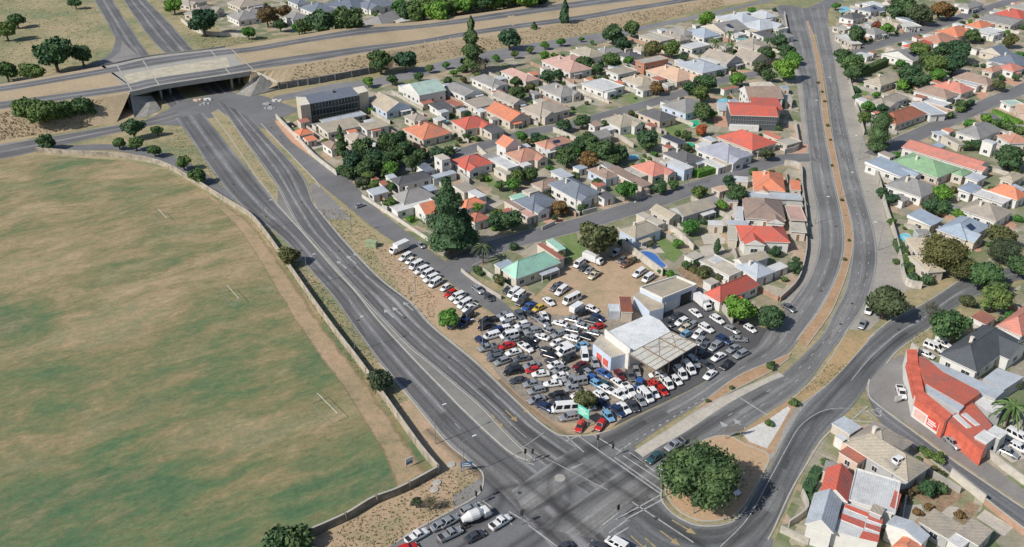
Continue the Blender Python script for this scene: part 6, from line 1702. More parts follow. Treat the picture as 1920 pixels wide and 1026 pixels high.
# plot walls standing beside houses
cnt = 0
for i, (cx, cy, th, hw, hd) in enumerate(list(FOOT)):
    if hw * hd * 4 < 70: continue
    e1 = Vector((math.cos(th), math.sin(th))); e2 = Vector((-math.sin(th), math.cos(th)))
    for sgn in (-1, 1):
        run = []
        best = []
        t = -hd - 6
        while t < hd + 7:
            p = Vector((cx, cy)) + e1 * sgn * (hw + 1.7) + e2 * t
            if not in_house(p.x, p.y, .5) and not on_road(p.x, p.y, .6): run.append(p)
            else:
                if len(run) > len(best): best = run
                run = []
            t += .8
        if len(run) > len(best): best = run
        if len(best) > 6 and (i + sgn) % 4 != 0:
            a, b = Vector((*best[0], 0)), Vector((*best[-1], 0)); ctr = (a + b) / 2; L = (b - a).length
            qx, qy = Q(ctr)
            if not (480 < qx < 1990 and -30 < qy < 1050) or (1560 < qx < 1700 and 750 < qy < 850): continue
            m_ = (M_wallw, M_wallw, M_wallb, M_wallw, M_conc)[cnt % 5]; root = empty('garden_wall', ctr, math.atan2((b - a).y, (b - a).x))
            mb = MB(); mb.box(-L/2, -.1, -.1, L/2, .1, 1.5)
            for k in range(int(L // 3) + 1): mb.box(-L/2 + k * 3, -.17, -.1, -L/2 + k * 3 + .34, .17, 1.6)
            mb.build('wall_body', m_, root); mc = MB(); mc.box(-L/2, -.15, 1.51, L/2, .15, 1.57); mc.build('coping', M_kerb, root)
            pend(root, {0: 'cream plot wall', 1: 'pale plot wall', 2: 'brick plot wall', 3: 'off-white plot wall', 4: 'grey plot wall'}[cnt % 5], place(qx, qy), 'wall', None, ctr); cnt += 1
# small outbuildings and shrubs filling the yards
rr = random.Random(11)
WORLDH = [f for f in list(FOOT) if f[3] * f[4] * 4 > 60]
nsh = 0
for i, (cx, cy, th, hw, hd) in enumerate(WORLDH):
    for _ in range(12):
        sx = rr.choice((-1, 1)); w2, d2 = rr.uniform(1.4, 2.6), rr.uniform(1.3, 2.4)
        a = sx * (hw + w2 + rr.uniform(.3, 3.5)); b = rr.uniform(-hd, hd + 3)
        if rr.random() < .5: a = rr.uniform(-hw, hw); b = hd + d2 + rr.uniform(.2, 4)
        x = cx + a * math.cos(th) - b * math.sin(th); y = cy + a * math.sin(th) + b * math.cos(th)
        if in_house(x, y, max(w2, d2) + .25) or on_road(x, y, 2.5): continue
        qx, qy = Q((x, y, 0))
        if not (490 < qx < 1960 and -20 < qy < 1040) or nsh > 110: break
        h = rr.uniform(2.2, 2.7); rc = rr.choice(('white', 'white', 'pale', 'grey', 'cream', 'redbrown', 'taupe', 'blue', 'orange'))
        c_, s_ = math.cos(th), math.sin(th); root = empty('shed', (x, y, 0), th)
        mb = MB(); mb.box(-w2, -d2, -.1, w2, d2, h); mb.build('wall', wallm(rr.choice(('white', 'cream', 'white', 'grey'))), root)
        kk = rr.choice(('flat', 'mono', 'mono')); rm = roof_parts(kk, 2 * w2, 2 * d2, h, .12, 0 if kk == 'flat' else .35, 'C').build('roof', [roof(rc), M_frame, M_frame], root); rm.location = (-w2, -d2, 0)
        q = link('door', door_mesh(), root); q.location = (0, -d2 - .004, .03)
        pend(root, f"small {RNAME[rc]} {KNAME[kk]}-roofed garden shed", place(qx, qy), 'shed', None, root.location); FOOT.append((x, y, th, w2, d2)); nsh += 1
        break
ns = 0
for i, (cx, cy, th, hw, hd) in enumerate(WORLDH):
    for _ in range(16):
        if ns > 620: break
        a = rr.uniform(-hw - 7, hw + 7); b = rr.choice((-1, 1)) * rr.uniform(hd + .8, hd + 7) if rr.random() < .6 else rr.uniform(-hd, hd)
        x = cx + a * math.cos(th) - b * math.sin(th); y = cy + a * math.sin(th) + b * math.cos(th)
        if in_house(x, y, 1.0) or on_road(x, y, 1.4): continue
        qx, qy = Q((x, y, 0))
        if not (490 < qx < 1930 and 5 < qy < 1026) or (1570 < qx < 1680 and 745 < qy < 820): continue
        w_ = rr.uniform(1.5, 3.4) * ppm(qy)
        if w_ > 12 and rr.random() < .45: tree(qx, qy - w_ * .45, w_ * 1.15, rr.choice(('mid', 'dark', 'bright', 'olive')))
        else: tree(qx, qy - w_ * .3, w_ * .9, 'shrub', rr.choice(('mid', 'dark', 'dark', 'olive', 'bright')))
        ns += 1
        if rr.random() < .28: break

# ================================================================== VEHICLES
PC = dict(white=(.78,.78,.78), silver=(.48,.49,.5), grey=(.2,.21,.22), dark=(.055,.06,.07), black=(.018,.018,.02), navy=(.02,.04,.11), blue=(.035,.11,.34), sky=(.18,.38,.58),
          red=(.52,.025,.02), maroon=(.13,.015,.02), yellow=(.6,.42,.06), cream=(.6,.54,.4), teal=(.03,.09,.1), rust=(.2,.1,.06))
CN = dict(white='white', silver='silver', grey='grey', dark='dark grey', black='black', navy='navy', blue='blue', sky='light blue', red='red', maroon='maroon', yellow='yellow', cream='cream', teal='dark teal', rust='rusty')
def paint(c):
    k = 'paint_' + c
    if k not in MATS:
        m, n, b = new_mat(k); oi = n.nodes.new('ShaderNodeObjectInfo'); tc = n.nodes.new('ShaderNodeTexCoord').outputs['Object']
        o = ramp(n, noise(n, tc, 1.3, 4, .7), [(.3, sc(PC[c], .8)), (.7, PC[c])])
        n.links.new(o, b.inputs['Base Color']); b.inputs['Roughness'].default_value = .28; b.inputs['Coat Weight'].default_value = .5
        if c in ('silver', 'grey'): b.inputs['Metallic'].default_value = .5
    return MATS[k]
M_cglass = plain('car_glass', (.015,.02,.025), .06, .1)
M_light = plain('headlight_lens', (.6,.6,.58), .15, .05); M_tail = plain('tail_light', (.35,.01,.01), .25, .05); M_bump = plain('bumper_plastic', (.03,.03,.032), .6, .1)
wm_ = MB(); wm_.tube((0, -.1, 0), (0, .1, 0), .32, .32, 14, 0); wm_.tube((0, -.108, 0), (0, -.09, 0), .19, .19, 10, 1); wm_.tube((0, .09, 0), (0, .108, 0), .19, .19, 10, 1)
WHEEL = wm_.mesh('wheel', [M_black, M_metal])
#       L    W    H    belt  hood  tail |cabin base x0,x1, top x0,x1
KIND = dict(sedan=(4.5,1.76,1.43,.92,.80,.88,-1.55,1.05,-.95,.35), hatch=(3.85,1.68,1.48,.92,.84,.92,-1.8,.95,-1.45,.3), suv=(4.55,1.8,1.6,1.0,.93,.99,-2.1,1.05,-1.65,.4),
            pickup=(5.1,1.8,1.68,1.02,.98,.98,-.5,1.3,-.3,.65), canopy=(5.1,1.8,1.7,1.02,.98,.98,-2.45,1.3,-2.35,.65), van=(4.9,1.9,2.0,1.15,1.05,1.1,-2.4,1.85,-2.3,1.05), bus=(6.4,2.0,2.45,1.25,1.15,1.2,-3.15,2.6,-3.1,2.1))
KN = dict(sedan='sedan', hatch='hatchback', suv='station wagon', pickup='open pickup', canopy='pickup with canopy', van='van', bus='minibus', truck='box truck', mixer='tanker truck', caravan='box trailer')
CARM = {}
def loft(mb, st, m=0):
    base = len(mb.v); n = 8
    for x, w_, z0, z1 in st:
        mb.v += [(x, -w_ * .86, z0), (x, -w_, z0 + (z1 - z0) * .28), (x, -w_, z1 - .14), (x, -w_ * .86, z1), (x, w_ * .86, z1), (x, w_, z1 - .14), (x, w_, z0 + (z1 - z0) * .28), (x, w_ * .86, z0)]
    for i in range(len(st) - 1):
        for k in range(n):
            a = base + i * n + k; b = base + i * n + (k + 1) % n; mb.f.append((a, a + n, b + n, b)); mb.m.append(m)
    mb.f.append(tuple(base + k for k in range(n))); mb.m.append(m)
    e = base + (len(st) - 1) * n; mb.f.append(tuple(e + n - 1 - k for k in range(n))); mb.m.append(m)
def glass_quad(p, inset=.1, off=.012):
    p = [Vector(q) for q in p]; c = sum(p, Vector()) / 4; n_ = (p[1] - p[0]).cross(p[3] - p[0]).normalized() * off
    return [c + (q - c) * (1 - inset * 1.6) + n_ for q in p]
def car_meshes(kind, col):
    k = (kind, col)
    if k in CARM: return CARM[k]
    L, W_, H_, belt, hood, tail, bx0, bx1, tx0, tx1 = KIND[kind]; w_ = W_ / 2
    out = []
    mb = MB()
    zb = belt if kind not in ('pickup',) else belt
    loft(mb, [(-L/2, w_ * .86, .42, tail - .12), (-L/2 + .14, w_ * .97, .28, tail), (bx0, w_, .24, belt), (bx1, w_, .24, belt - .03), (L/2 - .5, w_ * .97, .26, hood - .06), (L/2 - .12, w_ * .9, .3, hood - .2), (L/2, w_ * .8, .36, hood - .36)])
    wb, wt = w_ * .93, w_ * (.76 if kind in ('sedan', 'hatch') else .84)
    B = [Vector((bx0, -wb, belt - .04)), Vector((bx1, -wb, belt - .06)), Vector((bx1, wb, belt - .06)), Vector((bx0, wb, belt - .04))]
    T = [Vector((tx0, -wt, H_)), Vector((tx1, -wt, H_ - .03)), Vector((tx1, wt, H_ - .03)), Vector((tx0, wt, H_))]
    mb.face([T[0], T[1], T[2], T[3]])
    sides = [(B[0], B[1], T[1], T[0]), (B[2], B[3], T[3], T[2]), (B[1], B[2], T[2], T[1]), (B[3], B[0], T[0], T[3])]
    for s_ in sides: mb.face(s_)
    # crowned roof skin
    tc = [q.lerp(sum(T, Vector()) / 4, .12) + Vector((0, 0, .035)) for q in T]; mb.face(tc)
    for a, b in zip(range(4), (1, 2, 3, 0)): mb.face([T[a], T[b], tc[b], tc[a]])
    if kind == 'pickup':
        x0, x1 = -L/2 + .12, bx0 - .05
        for y0, y1 in ((-w_ * .96, -w_ * .86), (w_ * .86, w_ * .96)): mb.box(x0, y0, .9, x1, y1, 1.16)
        mb.box(-L/2 + .05, -w_ * .94, .9, -L/2 + .13, w_ * .94, 1.16)
    out.append(('body', mb.mesh('body', [paint(col)]), None))
    if kind == 'pickup':
        m2 = MB(); m2.box(-L/2 + .13, -w_ * .85, .985, bx0 - .06, w_ * .85, 1.0); out.append(('load_bed', m2.mesh('load_bed', [M_bump]), None))
    if kind == 'bus' or kind == 'van':
        nseg = 3
    g = MB(); g.face(glass_quad(sides[2], .07)); out.append(('windscreen', g.mesh('windscreen', [M_cglass]), None))
    g = MB(); g.face(glass_quad(sides[3], .1)); out.append(('rear_window', g.mesh('rear_window', [M_cglass]), None))
    for s_ in sides[:2]:
        g = MB(); p = s_; ns = 3 if kind in ('bus', 'van', 'canopy', 'suv') else 2
        for i in range(ns):
            a0, a1 = i / ns + .02, (i + 1) / ns - .02
            q = [p[0].lerp(p[1], a0), p[0].lerp(p[1], a1), p[3].lerp(p[2], a1), p[3].lerp(p[2], a0)]; g.face(glass_quad(q, .09))
        out.append(('side_window', g.mesh('side_window', [M_cglass]), None))
    for sg in (-1, 1):
        g = MB(); g.box(L/2 - .12, sg * w_ * .68 - .17, hood - .34, L/2 - .02, sg * w_ * .68 + .17, hood - .2); out.append(('headlight', g.mesh('headlight', [M_light]), None))
        g = MB(); g.box(-L/2 - .02, sg * w_ * .72 - .12, tail - .34, -L/2 + .1, sg * w_ * .72 + .12, tail - .14); out.append(('tail_light', g.mesh('tail_light', [M_tail]), None))
    g = MB(); g.box(L/2 - .1, -w_ * .8, .3, L/2 + .05, w_ * .8, .48); out.append(('bumper', g.mesh('bumper', [M_bump]), None))
    for sx in (L/2 - .8, -L/2 + .85):
        for sg in (-1, 1): out.append(('wheel', WHEEL, (sx, sg * (w_ - .08), .32)))
    CARM[k] = out
    return out
def truck_meshes(col, kind):
    k = (kind, col)
    if k in CARM: return CARM[k]
    out = []; mb = MB(); loft(mb, [(1.7, .95, .5, 1.9), (1.9, 1.02, .45, 2.15), (2.9, 1.02, .45, 2.1), (3.3, .98, .5, 1.35), (3.4, .95, .55, 1.2)]); out.append(('cab', mb.mesh('cab', [paint(col)]), None))
    g = MB(); g.face(glass_quad([(2.95, -.9, 2.05), (3.3, -.88, 1.4), (3.3, .88, 1.4), (2.95, .9, 2.05)], .05, -.02)); g.face(glass_quad([(2.95, .9, 2.05), (3.3, .88, 1.4), (3.3, -.88, 1.4), (2.95, -.9, 2.05)], .05, .02)); out.append(('windscreen', g.mesh('windscreen', [M_cglass]), None))
    g = MB(); g.box(-3.2, -.45, .5, 1.8, .45, .7); out.append(('chassis', g.mesh('chassis', [M_bump]), None))
    g = MB()
    if kind == 'mixer': g.tube((-2.9, 0, 1.9), (-1.2, 0, 1.9), .6, 1.15, 14); g.tube((-1.2, 0, 1.9), (.6, 0, 1.8), 1.15, 1.15, 14); g.tube((.6, 0, 1.8), (1.6, 0, 1.7), 1.15, .7, 14)
    else: g.box(-3.2, -1.08, .72, 1.6, 1.08, 2.9)
    out.append(('tank' if kind == 'mixer' else 'cargo_box', g.mesh('cargo_box', [paint(col)]), None))
    for sg in (-1, 1):
        g = MB(); g.box(3.3, sg * .7 - .15, .8, 3.44, sg * .7 + .15, 1.0); out.append(('headlight', g.mesh('headlight', [M_light]), None))
    for sx in (2.5, -1.9, -2.7):
        for sg in (-1, 1): out.append(('wheel', WHEEL, (sx, sg * .9, .34)))
    CARM[k] = out
    return out
def trailer_meshes(col):
    k = ('caravan', col)
    if k in CARM: return CARM[k]
    out = []; g = MB(); g.box(-2.2, -1.0, .55, 1.9, 1.0, 2.35); g.box(1.9, -.95, .7, 2.05, .95, 2.1); out.append(('cargo_box', g.mesh('cargo_box', [paint(col)]), None))
    g = MB(); g.tube((1.9, .6, .55), (3.1, 0, .5), .05, .05, 6); g.tube((1.9, -.6, .55), (3.1, 0, .5), .05, .05, 6); out.append(('drawbar', g.mesh('drawbar', [M_metal]), None))
    for sg in (-1, 1): out.append(('wheel', WHEEL, (-.2, sg * .95, .32)))
    CARM[k] = out
    return out
ncar = 0
CIRC = []
def clash(p, rz, r=.84):
    c, s_ = math.cos(rz), math.sin(rz); q = [(p.x + c * t, p.y + s_ * t) for t in (-1.5, -.5, .5, 1.5)]
    for x, y in q:
        for a, b in CIRC:
            if abs(a - x) < 2 * r and abs(b - y) < 2 * r and (a - x) ** 2 + (b - y) ** 2 < 4 * r * r: return True
    return False
def vehicle(c, x, y, dx, dy, kind, col, where, look=None, z=0.0, group=None):
    """x,y = middle of the vehicle in the photograph, dx,dy = which way its nose points there"""
    global ncar
    ncar += 1
    X, Y = px(c, x, y); p = P(X, Y, z + .75); p.z = z; q = P(X + dx, Y + dy, z + .75); d = q - p
    rz = math.atan2(d.y, d.x) + random.Random(ncar).uniform(-.13, .13)
    if z == 0:
        best = p; rr_ = random.Random(ncar + 5)
        for k in range(60):
            cand = p + Vector((rr_.uniform(-1, 1), rr_.uniform(-1, 1), 0)) * (.03 * k)
            if not clash(cand, rz): best = cand; break
        p = best; CIRC.extend((p.x + math.cos(rz) * t, p.y + math.sin(rz) * t) for t in (-1.5, -.5, .5, 1.5))
    ms = truck_meshes(col, kind) if kind in ('truck', 'mixer') else trailer_meshes(col) if kind == 'caravan' else car_meshes(kind, col)
    nm = {'truck': 'box_truck', 'mixer': 'tanker_truck', 'caravan': 'box_trailer', 'pickup': 'pickup_truck', 'canopy': 'pickup_truck', 'van': 'van', 'bus': 'minibus'}.get(kind, 'parked_car')
    root = empty(nm, p + Vector((0, 0, .12 if z == 0 else 0)) * .5, rz)
    s_ = random.Random(ncar * 3).uniform(.90, .98)
    for n_, me, loc in ms:
        o = link(n_, me, root)
        if loc: o.location = loc
    root.scale = (s_, s_, s_)
    pend(root, look or f"{CN[col]} {KN[kind]}", where, {'truck': 'truck', 'mixer': 'truck', 'caravan': 'trailer', 'pickup': 'pickup', 'canopy': 'pickup', 'van': 'van', 'bus': 'minibus'}.get(kind, 'car'), group, p)
    return root
CARS = """
A|in the left corner of the car yard|-10,2.5
570,205 suv white;500,268 hatch silver;430,322 suv white;400,388 suv navy;285,455 canopy white;780,305 suv white;805,365 suv silver;620,425 van white;560,500 hatch silver;550,612 sedan red;305,650 pickup silver;650,710 sedan white;430,765 suv grey;770,800 sedan grey;545,855 suv silver;640,925 hatch dark;890,905 sedan silver;655,985 suv black
A|in the middle of the car yard|-10,-4
910,500 sedan grey;1070,480 sedan white;1150,375 hatch silver;1130,670 hatch dark;1190,735 sedan black;1250,812 sedan dark
A|in the middle of the car yard|-10,-2.5
1340,280 sedan white;1500,352 hatch silver;1520,220 sedan silver;1660,310 sedan silver;1800,240 sedan dark;1790,395 hatch silver;1710,480 sedan black;1510,500 suv white
A|in the middle of the car yard|-8,3
1880,335 sedan red;1290,570 hatch white;1400,632 suv white;1650,610 sedan sky;1460,695 van white;1490,800 suv black;1270,895 sedan white;1330,965 hatch silver;1640,900 sedan maroon;1700,965 sedan black
A|in the middle of the car yard|4,10
1700,760 van white;1860,850 sedan silver
B|in the lower car yard|-10,1.5
390,222 sedan white;670,248 sedan white;790,288 hatch silver;880,282 van silver;90,310 sedan dark;265,335 sedan silver;520,340 sedan white;850,352 sedan silver;830,425 hatch silver;370,430 suv silver;620,515 suv black;650,605 pickup dark;725,705 bus white;780,815 suv silver
B|in the lower car yard|10,6
1230,630 sedan navy;1225,512 sedan white;1300,435 hatch white;1125,290 hatch blue;1265,212 sedan blue;1165,360 hatch sky;1290,378 hatch teal;1060,215 hatch silver;1420,330 sedan white;1575,445 sedan white;1450,505 pickup white
B|in the lower car yard|8,14
1480,232 sedan maroon;1630,245 suv grey;1705,175 sedan silver
B|in the lower car yard|-3,14
1712,350 suv blue
B|beside the green billboard|-6,8
935,945 hatch red;1215,925 hatch red
B|in the front row facing the junction road|10,11
1310,812 hatch sky;1430,742 sedan navy;1520,690 sedan white;1630,640 sedan dark;1735,572 hatch silver
C|in the front row facing the junction road|10,10
950,668 van white;1070,630 hatch white;1185,595 hatch red;1090,535 suv red;1250,500 van white;1375,455 hatch white;1440,368 van white;1550,298 van white;1625,212 suv silver;730,590 pickup white
D|on the asphalt right of the warehouse|10,6
620,190 sedan white;915,280 suv white;1120,415 sedan silver;765,400 suv white;1000,560 suv navy;720,930 sedan dark;590,850 suv silver;1370,405 hatch white;240,330 hatch dark
D|on the asphalt right of the warehouse|-10,6
430,315 suv white;570,355 hatch silver;470,400 hatch cream;650,485 suv white;630,565 hatch silver;730,635 sedan grey;890,650 suv silver;1140,680 sedan silver;1240,760 suv silver;930,795 sedan white;1040,910 hatch black;800,1010 sedan white;350,230 sedan dark;400,255 hatch black;430,480 hatch sky;640,745 sedan dark
D|on the asphalt right of the warehouse|10,1
1210,550 sedan silver
E|in the row beside the service road|-10,5
150,140 truck white;205,213 canopy white;250,250 hatch white;310,297 van white;360,342 canopy white;418,378 van white;452,420 canopy white;492,465 van white;590,508 hatch white;640,562 suv red;700,592 canopy white;715,628 hatch white;775,668 van white;825,702 pickup white;775,742 suv white
E|under the bright green tree at the car yard|-8,6
740,830 suv navy;800,785 van dark;712,872 hatch silver
E|parked along the lower service road|10,8
355,98 hatch silver;905,525 suv silver;1010,595 sedan dark
F|on the upper dirt yard|10,3
1255,205 truck white;1250,870 hatch white
F|on the upper dirt yard|-10,6
1070,252 van white;1140,300 sedan dark;1210,345 hatch silver;1275,405 pickup cream;760,565 pickup grey;825,622 canopy white;965,750 bus white;1090,880 caravan white;380,838 pickup blue;510,858 hatch yellow;90,600 sedan dark;170,655 van white;240,705 van white;285,765 suv dark
F|on the upper dirt yard|10,7
655,765 sedan white
p|below the cream wall by the blue pool|-10,6
400,400 hatch grey;455,440 pickup rust;590,550 canopy white;690,610 van white;330,325 suv silver
p|in front of the garage|10,7
1300,900 truck white
G|in the queue at the lower left lights|10,-5.5
250,625 pickup white;455,538 sedan silver;615,455 sedan silver;800,350 hatch silver;75,715 suv red;905,430 mixer white;625,605 pickup silver;1190,470 pickup white;905,625 sedan dark
H|waiting at the junction beside the big tree|-10,6
680,88 sedan teal;800,160 sedan white
T22|waiting at the junction beside the big tree|-10,6
905,455 pickup silver
H|on the bare island under the big tree|10,7
1455,405 hatch white
T31|parked on the verge below the olive tree|-5,10
570,725 van white;535,805 sedan silver
T31|parked on the verge below the olive tree|-5,10
590,665 hatch silver
T31|parked under the trees at the bend|10,7
118,712 sedan grey
r|outside the corner shop|2,12
540,330 pickup white
r|outside the corner shop|10,8
870,690 sedan white;1120,890 sedan silver
q|beside the charcoal-roofed house|10,4
905,665 van white;835,745 hatch white;1010,620 sedan white
r|in the scrap yard right of the corner shop|10,5
1650,930 sedan white;1760,880 hatch silver;1850,830 van white;1860,950 suv white;1740,1000 sedan silver
c|parked on the upper cross street|10,-4
1400,125 suv white;330,745 hatch silver
f|parked beside the lower cross street|10,5
620,945 suv white
a|parked at the houses below the office|10,4
1690,640 sedan silver;400,680 sedan black
G|turning at the bottom edge|-10,5
1900,760 sedan dark
H|on the road at the bottom edge|-10,-6
300,960 van white;120,985 hatch dark
"""
lines = CARS.strip().splitlines()
for hd_, row in zip(lines[::2], lines[1::2]):
    c, wh, dd = hd_.split('|'); dx, dy = map(float, dd.split(','))
    for it in row.split(';'):
        xy, kind, col = it.split(); x, y = map(float, xy.split(',')); vehicle(c, x, y, dx, dy, kind, col, wh)
# the jumble between the rows of the car yard
rr = random.Random(21); LOT = [P(x, y) for x, y in pts('898,640 915,600 985,588 1060,598 1085,582 1130,590 1112,640 1115,690 1200,712 1240,700 1170,775 1110,780 1060,780 1040,790 1000,755 950,705')]
LOTP = [tuple(p.xy) for p in LOT]; nj = 0
for _ in range(5000):
    if nj > 88: break
    x, y = rr.uniform(890, 1245), rr.uniform(580, 795); p = P(x, y)
    if not inpoly(p.x, p.y, LOTP): continue
    dx, dy = rr.choice(((-10, 3), (-10, -3), (10, 6), (-10, 2), (8, 9), (-9, 4))); q = P(x + dx, y + dy); rz = math.atan2((q - p).y, (q - p).x)
    if clash(p, rz, .76): continue
    vehicle('X', x, y - 5, dx, dy, rr.choice(('sedan', 'hatch', 'hatch', 'suv', 'sedan', 'pickup')), rr.choice(('white', 'white', 'silver', 'silver', 'grey', 'dark', 'white', 'black', 'navy', 'red')), 'in the jumble of the car yard'); nj += 1
vehicle('s', 1490, 540, 10, -4, 'hatch', 'white', 'on the roof terrace of the tan-roofed house', None, 4.6)
m_ = MB(); pp = P(*px('s', 1490, 560), 4.6); m_.box(-2.6, -1.6, 0, 2.6, 1.6, 4.55); o = m_.build('roof_terrace', M_conc); o.location = (pp.x, pp.y, 0); o.rotation_euler = (0, 0, .3); tag(o, 'small concrete terrace carrying a white car, beside the tan-roofed house', 'terrace')

# ================================================================== STREET FURNITURE
def lamp(x, y, ang, where, h=9.0, arm=2.2):
    b = P(x, y); root = empty('street_lamp', b, ang)
    m = MB(); m.tube((0, 0, 0), (0, 0, h), .11, .06, 8); m.build('pole', M_metal, root)
    m = MB(); m.tube((0, 0, h), (arm, 0, h + .35), .05, .04, 6); m.build('arm', M_metal, root)
    m = MB(); m.box(arm - .1, -.14, h + .25, arm + .75, .14, h + .42); m.build('lamp_head', M_frame, root)
    pend(root, 'tall grey street lamp', where, 'street lamp', 'street lamps along the roads', b)
for x, y, a, wh in ((817,833,.6,'beside the main road'), (579,537,.5,'beside the main road'), (666,660,.5,'beside the main road'), (500,430,.5,'beside the main road'), (870,893,.5,'beside the main road'), (1300,964,2.2,'on the bare tree island'), (780,556,3.6,'on the far verge of the main road'),
                 (660,440,3.6,'on the far verge of the main road'), (905,655,3.6,'on the far verge of the main road'), (1512,230,0,'along the dual carriageway'), (1528,420,0,'along the dual carriageway'), (1610,300,3.1,'along the dual carriageway'), (1646,470,3.1,'along the dual carriageway'), (1574,372,0,'along the dual carriageway'), (1538,180,0,'along the dual carriageway'),
                 (1180,436,1,'along the lower cross street'), (1290,350,4,'along the lower cross street'), (800,108,4.6,'along the embankment road'), (825,104,4.6,'along the embankment road'), (847,100,4.6,'along the embankment road')):
    lamp(x, y, a, wh, 9 if y > 200 else 8)
def signal(x, y, ang, wh):
    b = P(x, y); root = empty('traffic_light', b, ang)
    m = MB(); m.tube((0, 0, 0), (0, 0, 3.4), .07, .06, 8); m.build('pole', M_metal, root)
    m = MB(); m.box(-.16, -.24, 2.5, .1, .24, 3.6); m.build('signal_head', M_black, root)
    for k, c_ in enumerate(((.5,.02,.02), (.5,.3,.02), (.02,.3,.08))):
        m = MB(); m.tube((-.16, 0, 3.4 - k * .32), (-.2, 0, 3.4 - k * .32), .1, .1, 10); m.build('signal_lens', plain('lens_%d' % k, c_, .3, .05), root)
    m = MB(); m.face([(-.24, -.34, 2.4), (-.24, .34, 2.4), (-.24, .34, 3.7), (-.24, -.34, 3.7)]); 
    pend(root, 'traffic light on a short pole', wh, 'traffic light', 'traffic lights at the junction', b)
for x, y, a in ((902,938,3.6), (893,948,3.6), (1148,858,2.4), (1245,908,1.2), (1158,974,-1.0), (998,868,2.6), (985,868,5.5), (1090,818,3.0), (1240,935,.5), (978,985,4.2), (1120,842,2.2)):
    signal(x, y, a, 'at the main junction')
# billboard at the car yard corner
b0, b1 = P(*px('B', 905, 770), 0), P(*px('B', 1055, 845), 0)
b0 = P(*px('B', 905, 765), 2.2); b1 = P(*px('B', 1058, 858), 2.2); b0.z = b1.z = 0
root = empty('billboard', (b0 + b1) / 2, math.atan2((b1 - b0).y, (b1 - b0).x)); Lb = (b1 - b0).length
m = MB(); m.box(-Lb/2, -.08, 2.2, Lb/2, .08, 4.6); m.build('board', plain('billboard_green', (.12,.52,.4), .5, .06), root)
m = MB()
for z_, x0, x1 in ((3.9, -.36, .2), (3.3, -.38, .36), (2.7, -.3, .1)): m.box(Lb * x0, -.11, z_, Lb * x1, -.082, z_ + .2)
m.build('lettering', M_frame, root)
for s_ in (-.4, .4): m = MB(); m.tube((Lb * s_, .1, 0), (Lb * s_, .1, 4.4), .09, .09, 8); m.build('post', M_metal, root)
tag(root, 'mint green billboard on two posts at the car yard corner', 'billboard')
# blue advertising frame and small board on the sandy corner
bl = plain('blue_board', (.05,.14,.28), .5, .15)
a0, a1 = P(864, 886), P(886, 884)
root = empty('road_sign', (a0 + a1) / 2, math.atan2((a1 - a0).y, (a1 - a0).x)); Lb = (a1 - a0).length
m = MB(); m.box(-Lb/2, -.06, 1.3, Lb/2, .06, 2.6); m.build('sign_board', bl, root); m = MB(); m.box(-Lb/2 + .3, -.08, 1.6, Lb/2 - .3, -.062, 1.85); m.box(-Lb/2 + .3, -.08, 2.1, Lb/2 - .7, -.062, 2.3); m.build('lettering', M_frame, root)
for s_ in (-.46, .46): m = MB(); m.tube((Lb * s_, .1, 0), (Lb * s_, .1, 2.6), .06, .06, 8); m.build('post', bl, root)
tag(root, 'blue road sign board on two posts on the sandy corner', 'sign')
a0, a1 = P(761, 879), P(775, 872)
root = empty('notice_board', (a0 + a1) / 2, math.atan2((a1 - a0).y, (a1 - a0).x)); Lb = (a1 - a0).length
m = MB(); m.box(-Lb/2, -.05, .7, Lb/2, .05, 2.4); m.build('board', wallm('white'), root); m = MB(); m.box(-Lb/2 + .2, -.07, .9, Lb/2 - .2, -.052, 1.5); m.build('panel', bl, root)
for s_ in (-.46, .46): m = MB(); m.tube((Lb * s_, .08, 0), (Lb * s_, .08, 2.4), .05, .05, 8); m.build('post', M_metal, root)
tag(root, 'white and blue notice board inside the field wall corner', 'board')
# white sign board at the white gravel island
b = P(1374, 822); root = empty('direction_sign', b, .2); m = MB(); m.tube((-1.6, 0, 0), (-1.6, 0, 3), .08, .08, 8); m.tube((1.6, 0, 0), (1.6, 0, 3), .08, .08, 8); m.build('post', M_metal, root)
m = MB(); m.box(-2.2, -.05, 1.8, 2.2, .05, 3.4); m.build('sign_board', M_metal, root); tag(root, 'grey back of a direction sign beside the white gravel island', 'sign')
b = P(1682, 757); root = empty('shop_sign', b, .3); m = MB(); m.tube((0, 0, 0), (0, 0, 2.2), .06, .06, 8); m.build('post', M_metal, root); m = MB(); m.box(-.9, -.05, .9, .9, .05, 2.2); m.build('sign_board', wallm('white'), root); tag(root, 'small white board on the paved corner before the shop', 'sign')
# green utility cabinet on the verge
b = P(697, 462); root = empty('utility_cabinet', b, -.2); gm = plain('pale_green_paint', (.3,.36,.22), .7, .15)
m = MB(); m.box(-1.6, -.9, 0, 1.6, .9, 1.7); m.build('cabinet_body', gm, root); m = MB(); m.box(-1.7, -1, 1.7, 1.7, 1, 1.8); m.build('lid', gm, root)
for s_ in (-.8, .8): m = MB(); m.box(s_ - .6, -.94, .1, s_ + .6, -.9, 1.55); m.build('door', gm, root)
tag(root, 'pale green utility cabinet on the grass verge of the main road', 'cabinet')
# round planters / covers on the sandy corner
for i, (x, y) in enumerate(((819, 906), (814, 919), (846, 872))):
    b = P(x, y); m = MB(); m.tube((0, 0, 0), (0, 0, .25), .9, .85, 16); m.tube((0, 0, .25), (0, 0, .3), .45, .4, 12); o = m.build('manhole_ring', M_kerb); o.location = b; pend(o, 'pale concrete manhole ring', 'on the sandy corner', 'manhole', None, b)
m = MB(); m.tube((0,0,0),(0,0,.03),1.1,1.1,20); o = m.build('manhole_cover', M_conc); o.location = P(1050, 897) + Vector((0,0,.10)); tag(o, kind='structure')
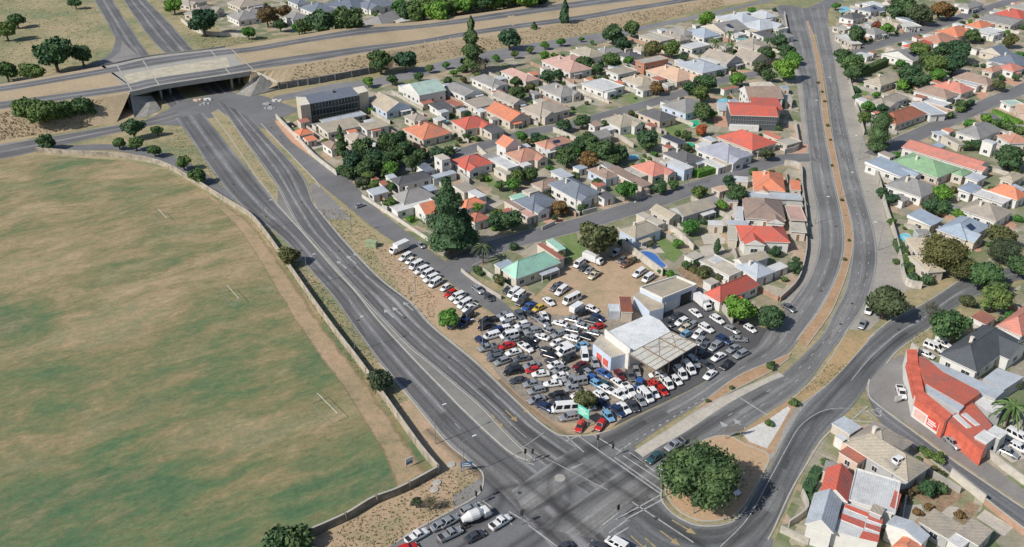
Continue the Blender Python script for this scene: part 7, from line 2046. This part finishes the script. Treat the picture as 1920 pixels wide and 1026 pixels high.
# football goals
def goal(x0, y0, x1, y1, h, look):
    a, b = P(x0, y0), P(x1, y1); c = (a + b) / 2; L = (b - a).length; root = empty('football_goal', c, math.atan2((b - a).y, (b - a).x))
    for nm, p, q in (('post', (-L/2, 0, 0), (-L/2, 0, h)), ('post', (L/2, 0, 0), (L/2, 0, h)), ('crossbar', (-L/2, 0, h), (L/2, 0, h)), ('stay', (-L/2, 0, h), (-L/2, -1.6, 0)), ('stay', (L/2, 0, h), (L/2, -1.6, 0)), ('ground_bar', (-L/2, -1.6, .05), (L/2, -1.6, .05))):
        m = MB(); m.tube(p, q, .045, .045, 6); m.build(nm, M_metal if nm != 'post' and nm != 'crossbar' else M_frame, root)
    tag(root, look, 'goal')
goal(597, 752, 634, 790, 2.2, 'white football goal near the boundary wall')
goal(428, 548, 450, 573, 2.2, 'pale football goal further up the field')
goal(299, 404, 315, 421, 2.2, 'small white football goal at the far end of the field')
# traffic cones/rubble under the bridge
for i, (x, y, c_) in enumerate(((368,190,'peach'),(392,187,'white'),(384,196,'grey'),(500,196,'grey'),(520,190,'white'),(505,204,'grey'))):
    b = P(x, y); rr2 = random.Random(i); m = MB()
    for k in range(6): q = Vector((rr2.uniform(-1.6, 1.6), rr2.uniform(-1, 1), 0)); s_ = rr2.uniform(.3, .8); m.box(q.x - s_, q.y - s_ * .6, 0, q.x + s_, q.y + s_ * .6, rr2.uniform(.3, .9))
    o = m.build('rubble_pile', wallm(c_)); o.location = b; pend(o, 'low pile of pale rubble blocks', 'near the underpass', 'rubble', None, b)
# scrap in the yard right of the corner shop and rooftop tank
for i in range(9):
    x, y = 1560 + (i % 5) * 75, 960 + (i // 5) * 70 - (i % 5) * 30; b = P(*px('r', x, y)); rr2 = random.Random(i + 40); m = MB()
    for k in range(5): q = Vector((rr2.uniform(-.9, .9), rr2.uniform(-.9, .9), 0)); s_ = rr2.uniform(.25, .6); m.box(q.x - s_, q.y - s_, 0, q.x + s_, q.y + s_, rr2.uniform(.3, 1.1))
    o = m.build('scrap_pile', (wallm('white'), wallm('cream'), M_metal)[i % 3]); o.location = b; pend(o, ('white', 'cream', 'grey')[i % 3] + ' scrap pile', 'in the scrap yard right of the corner shop', 'scrap', None, b)
finish_labels()
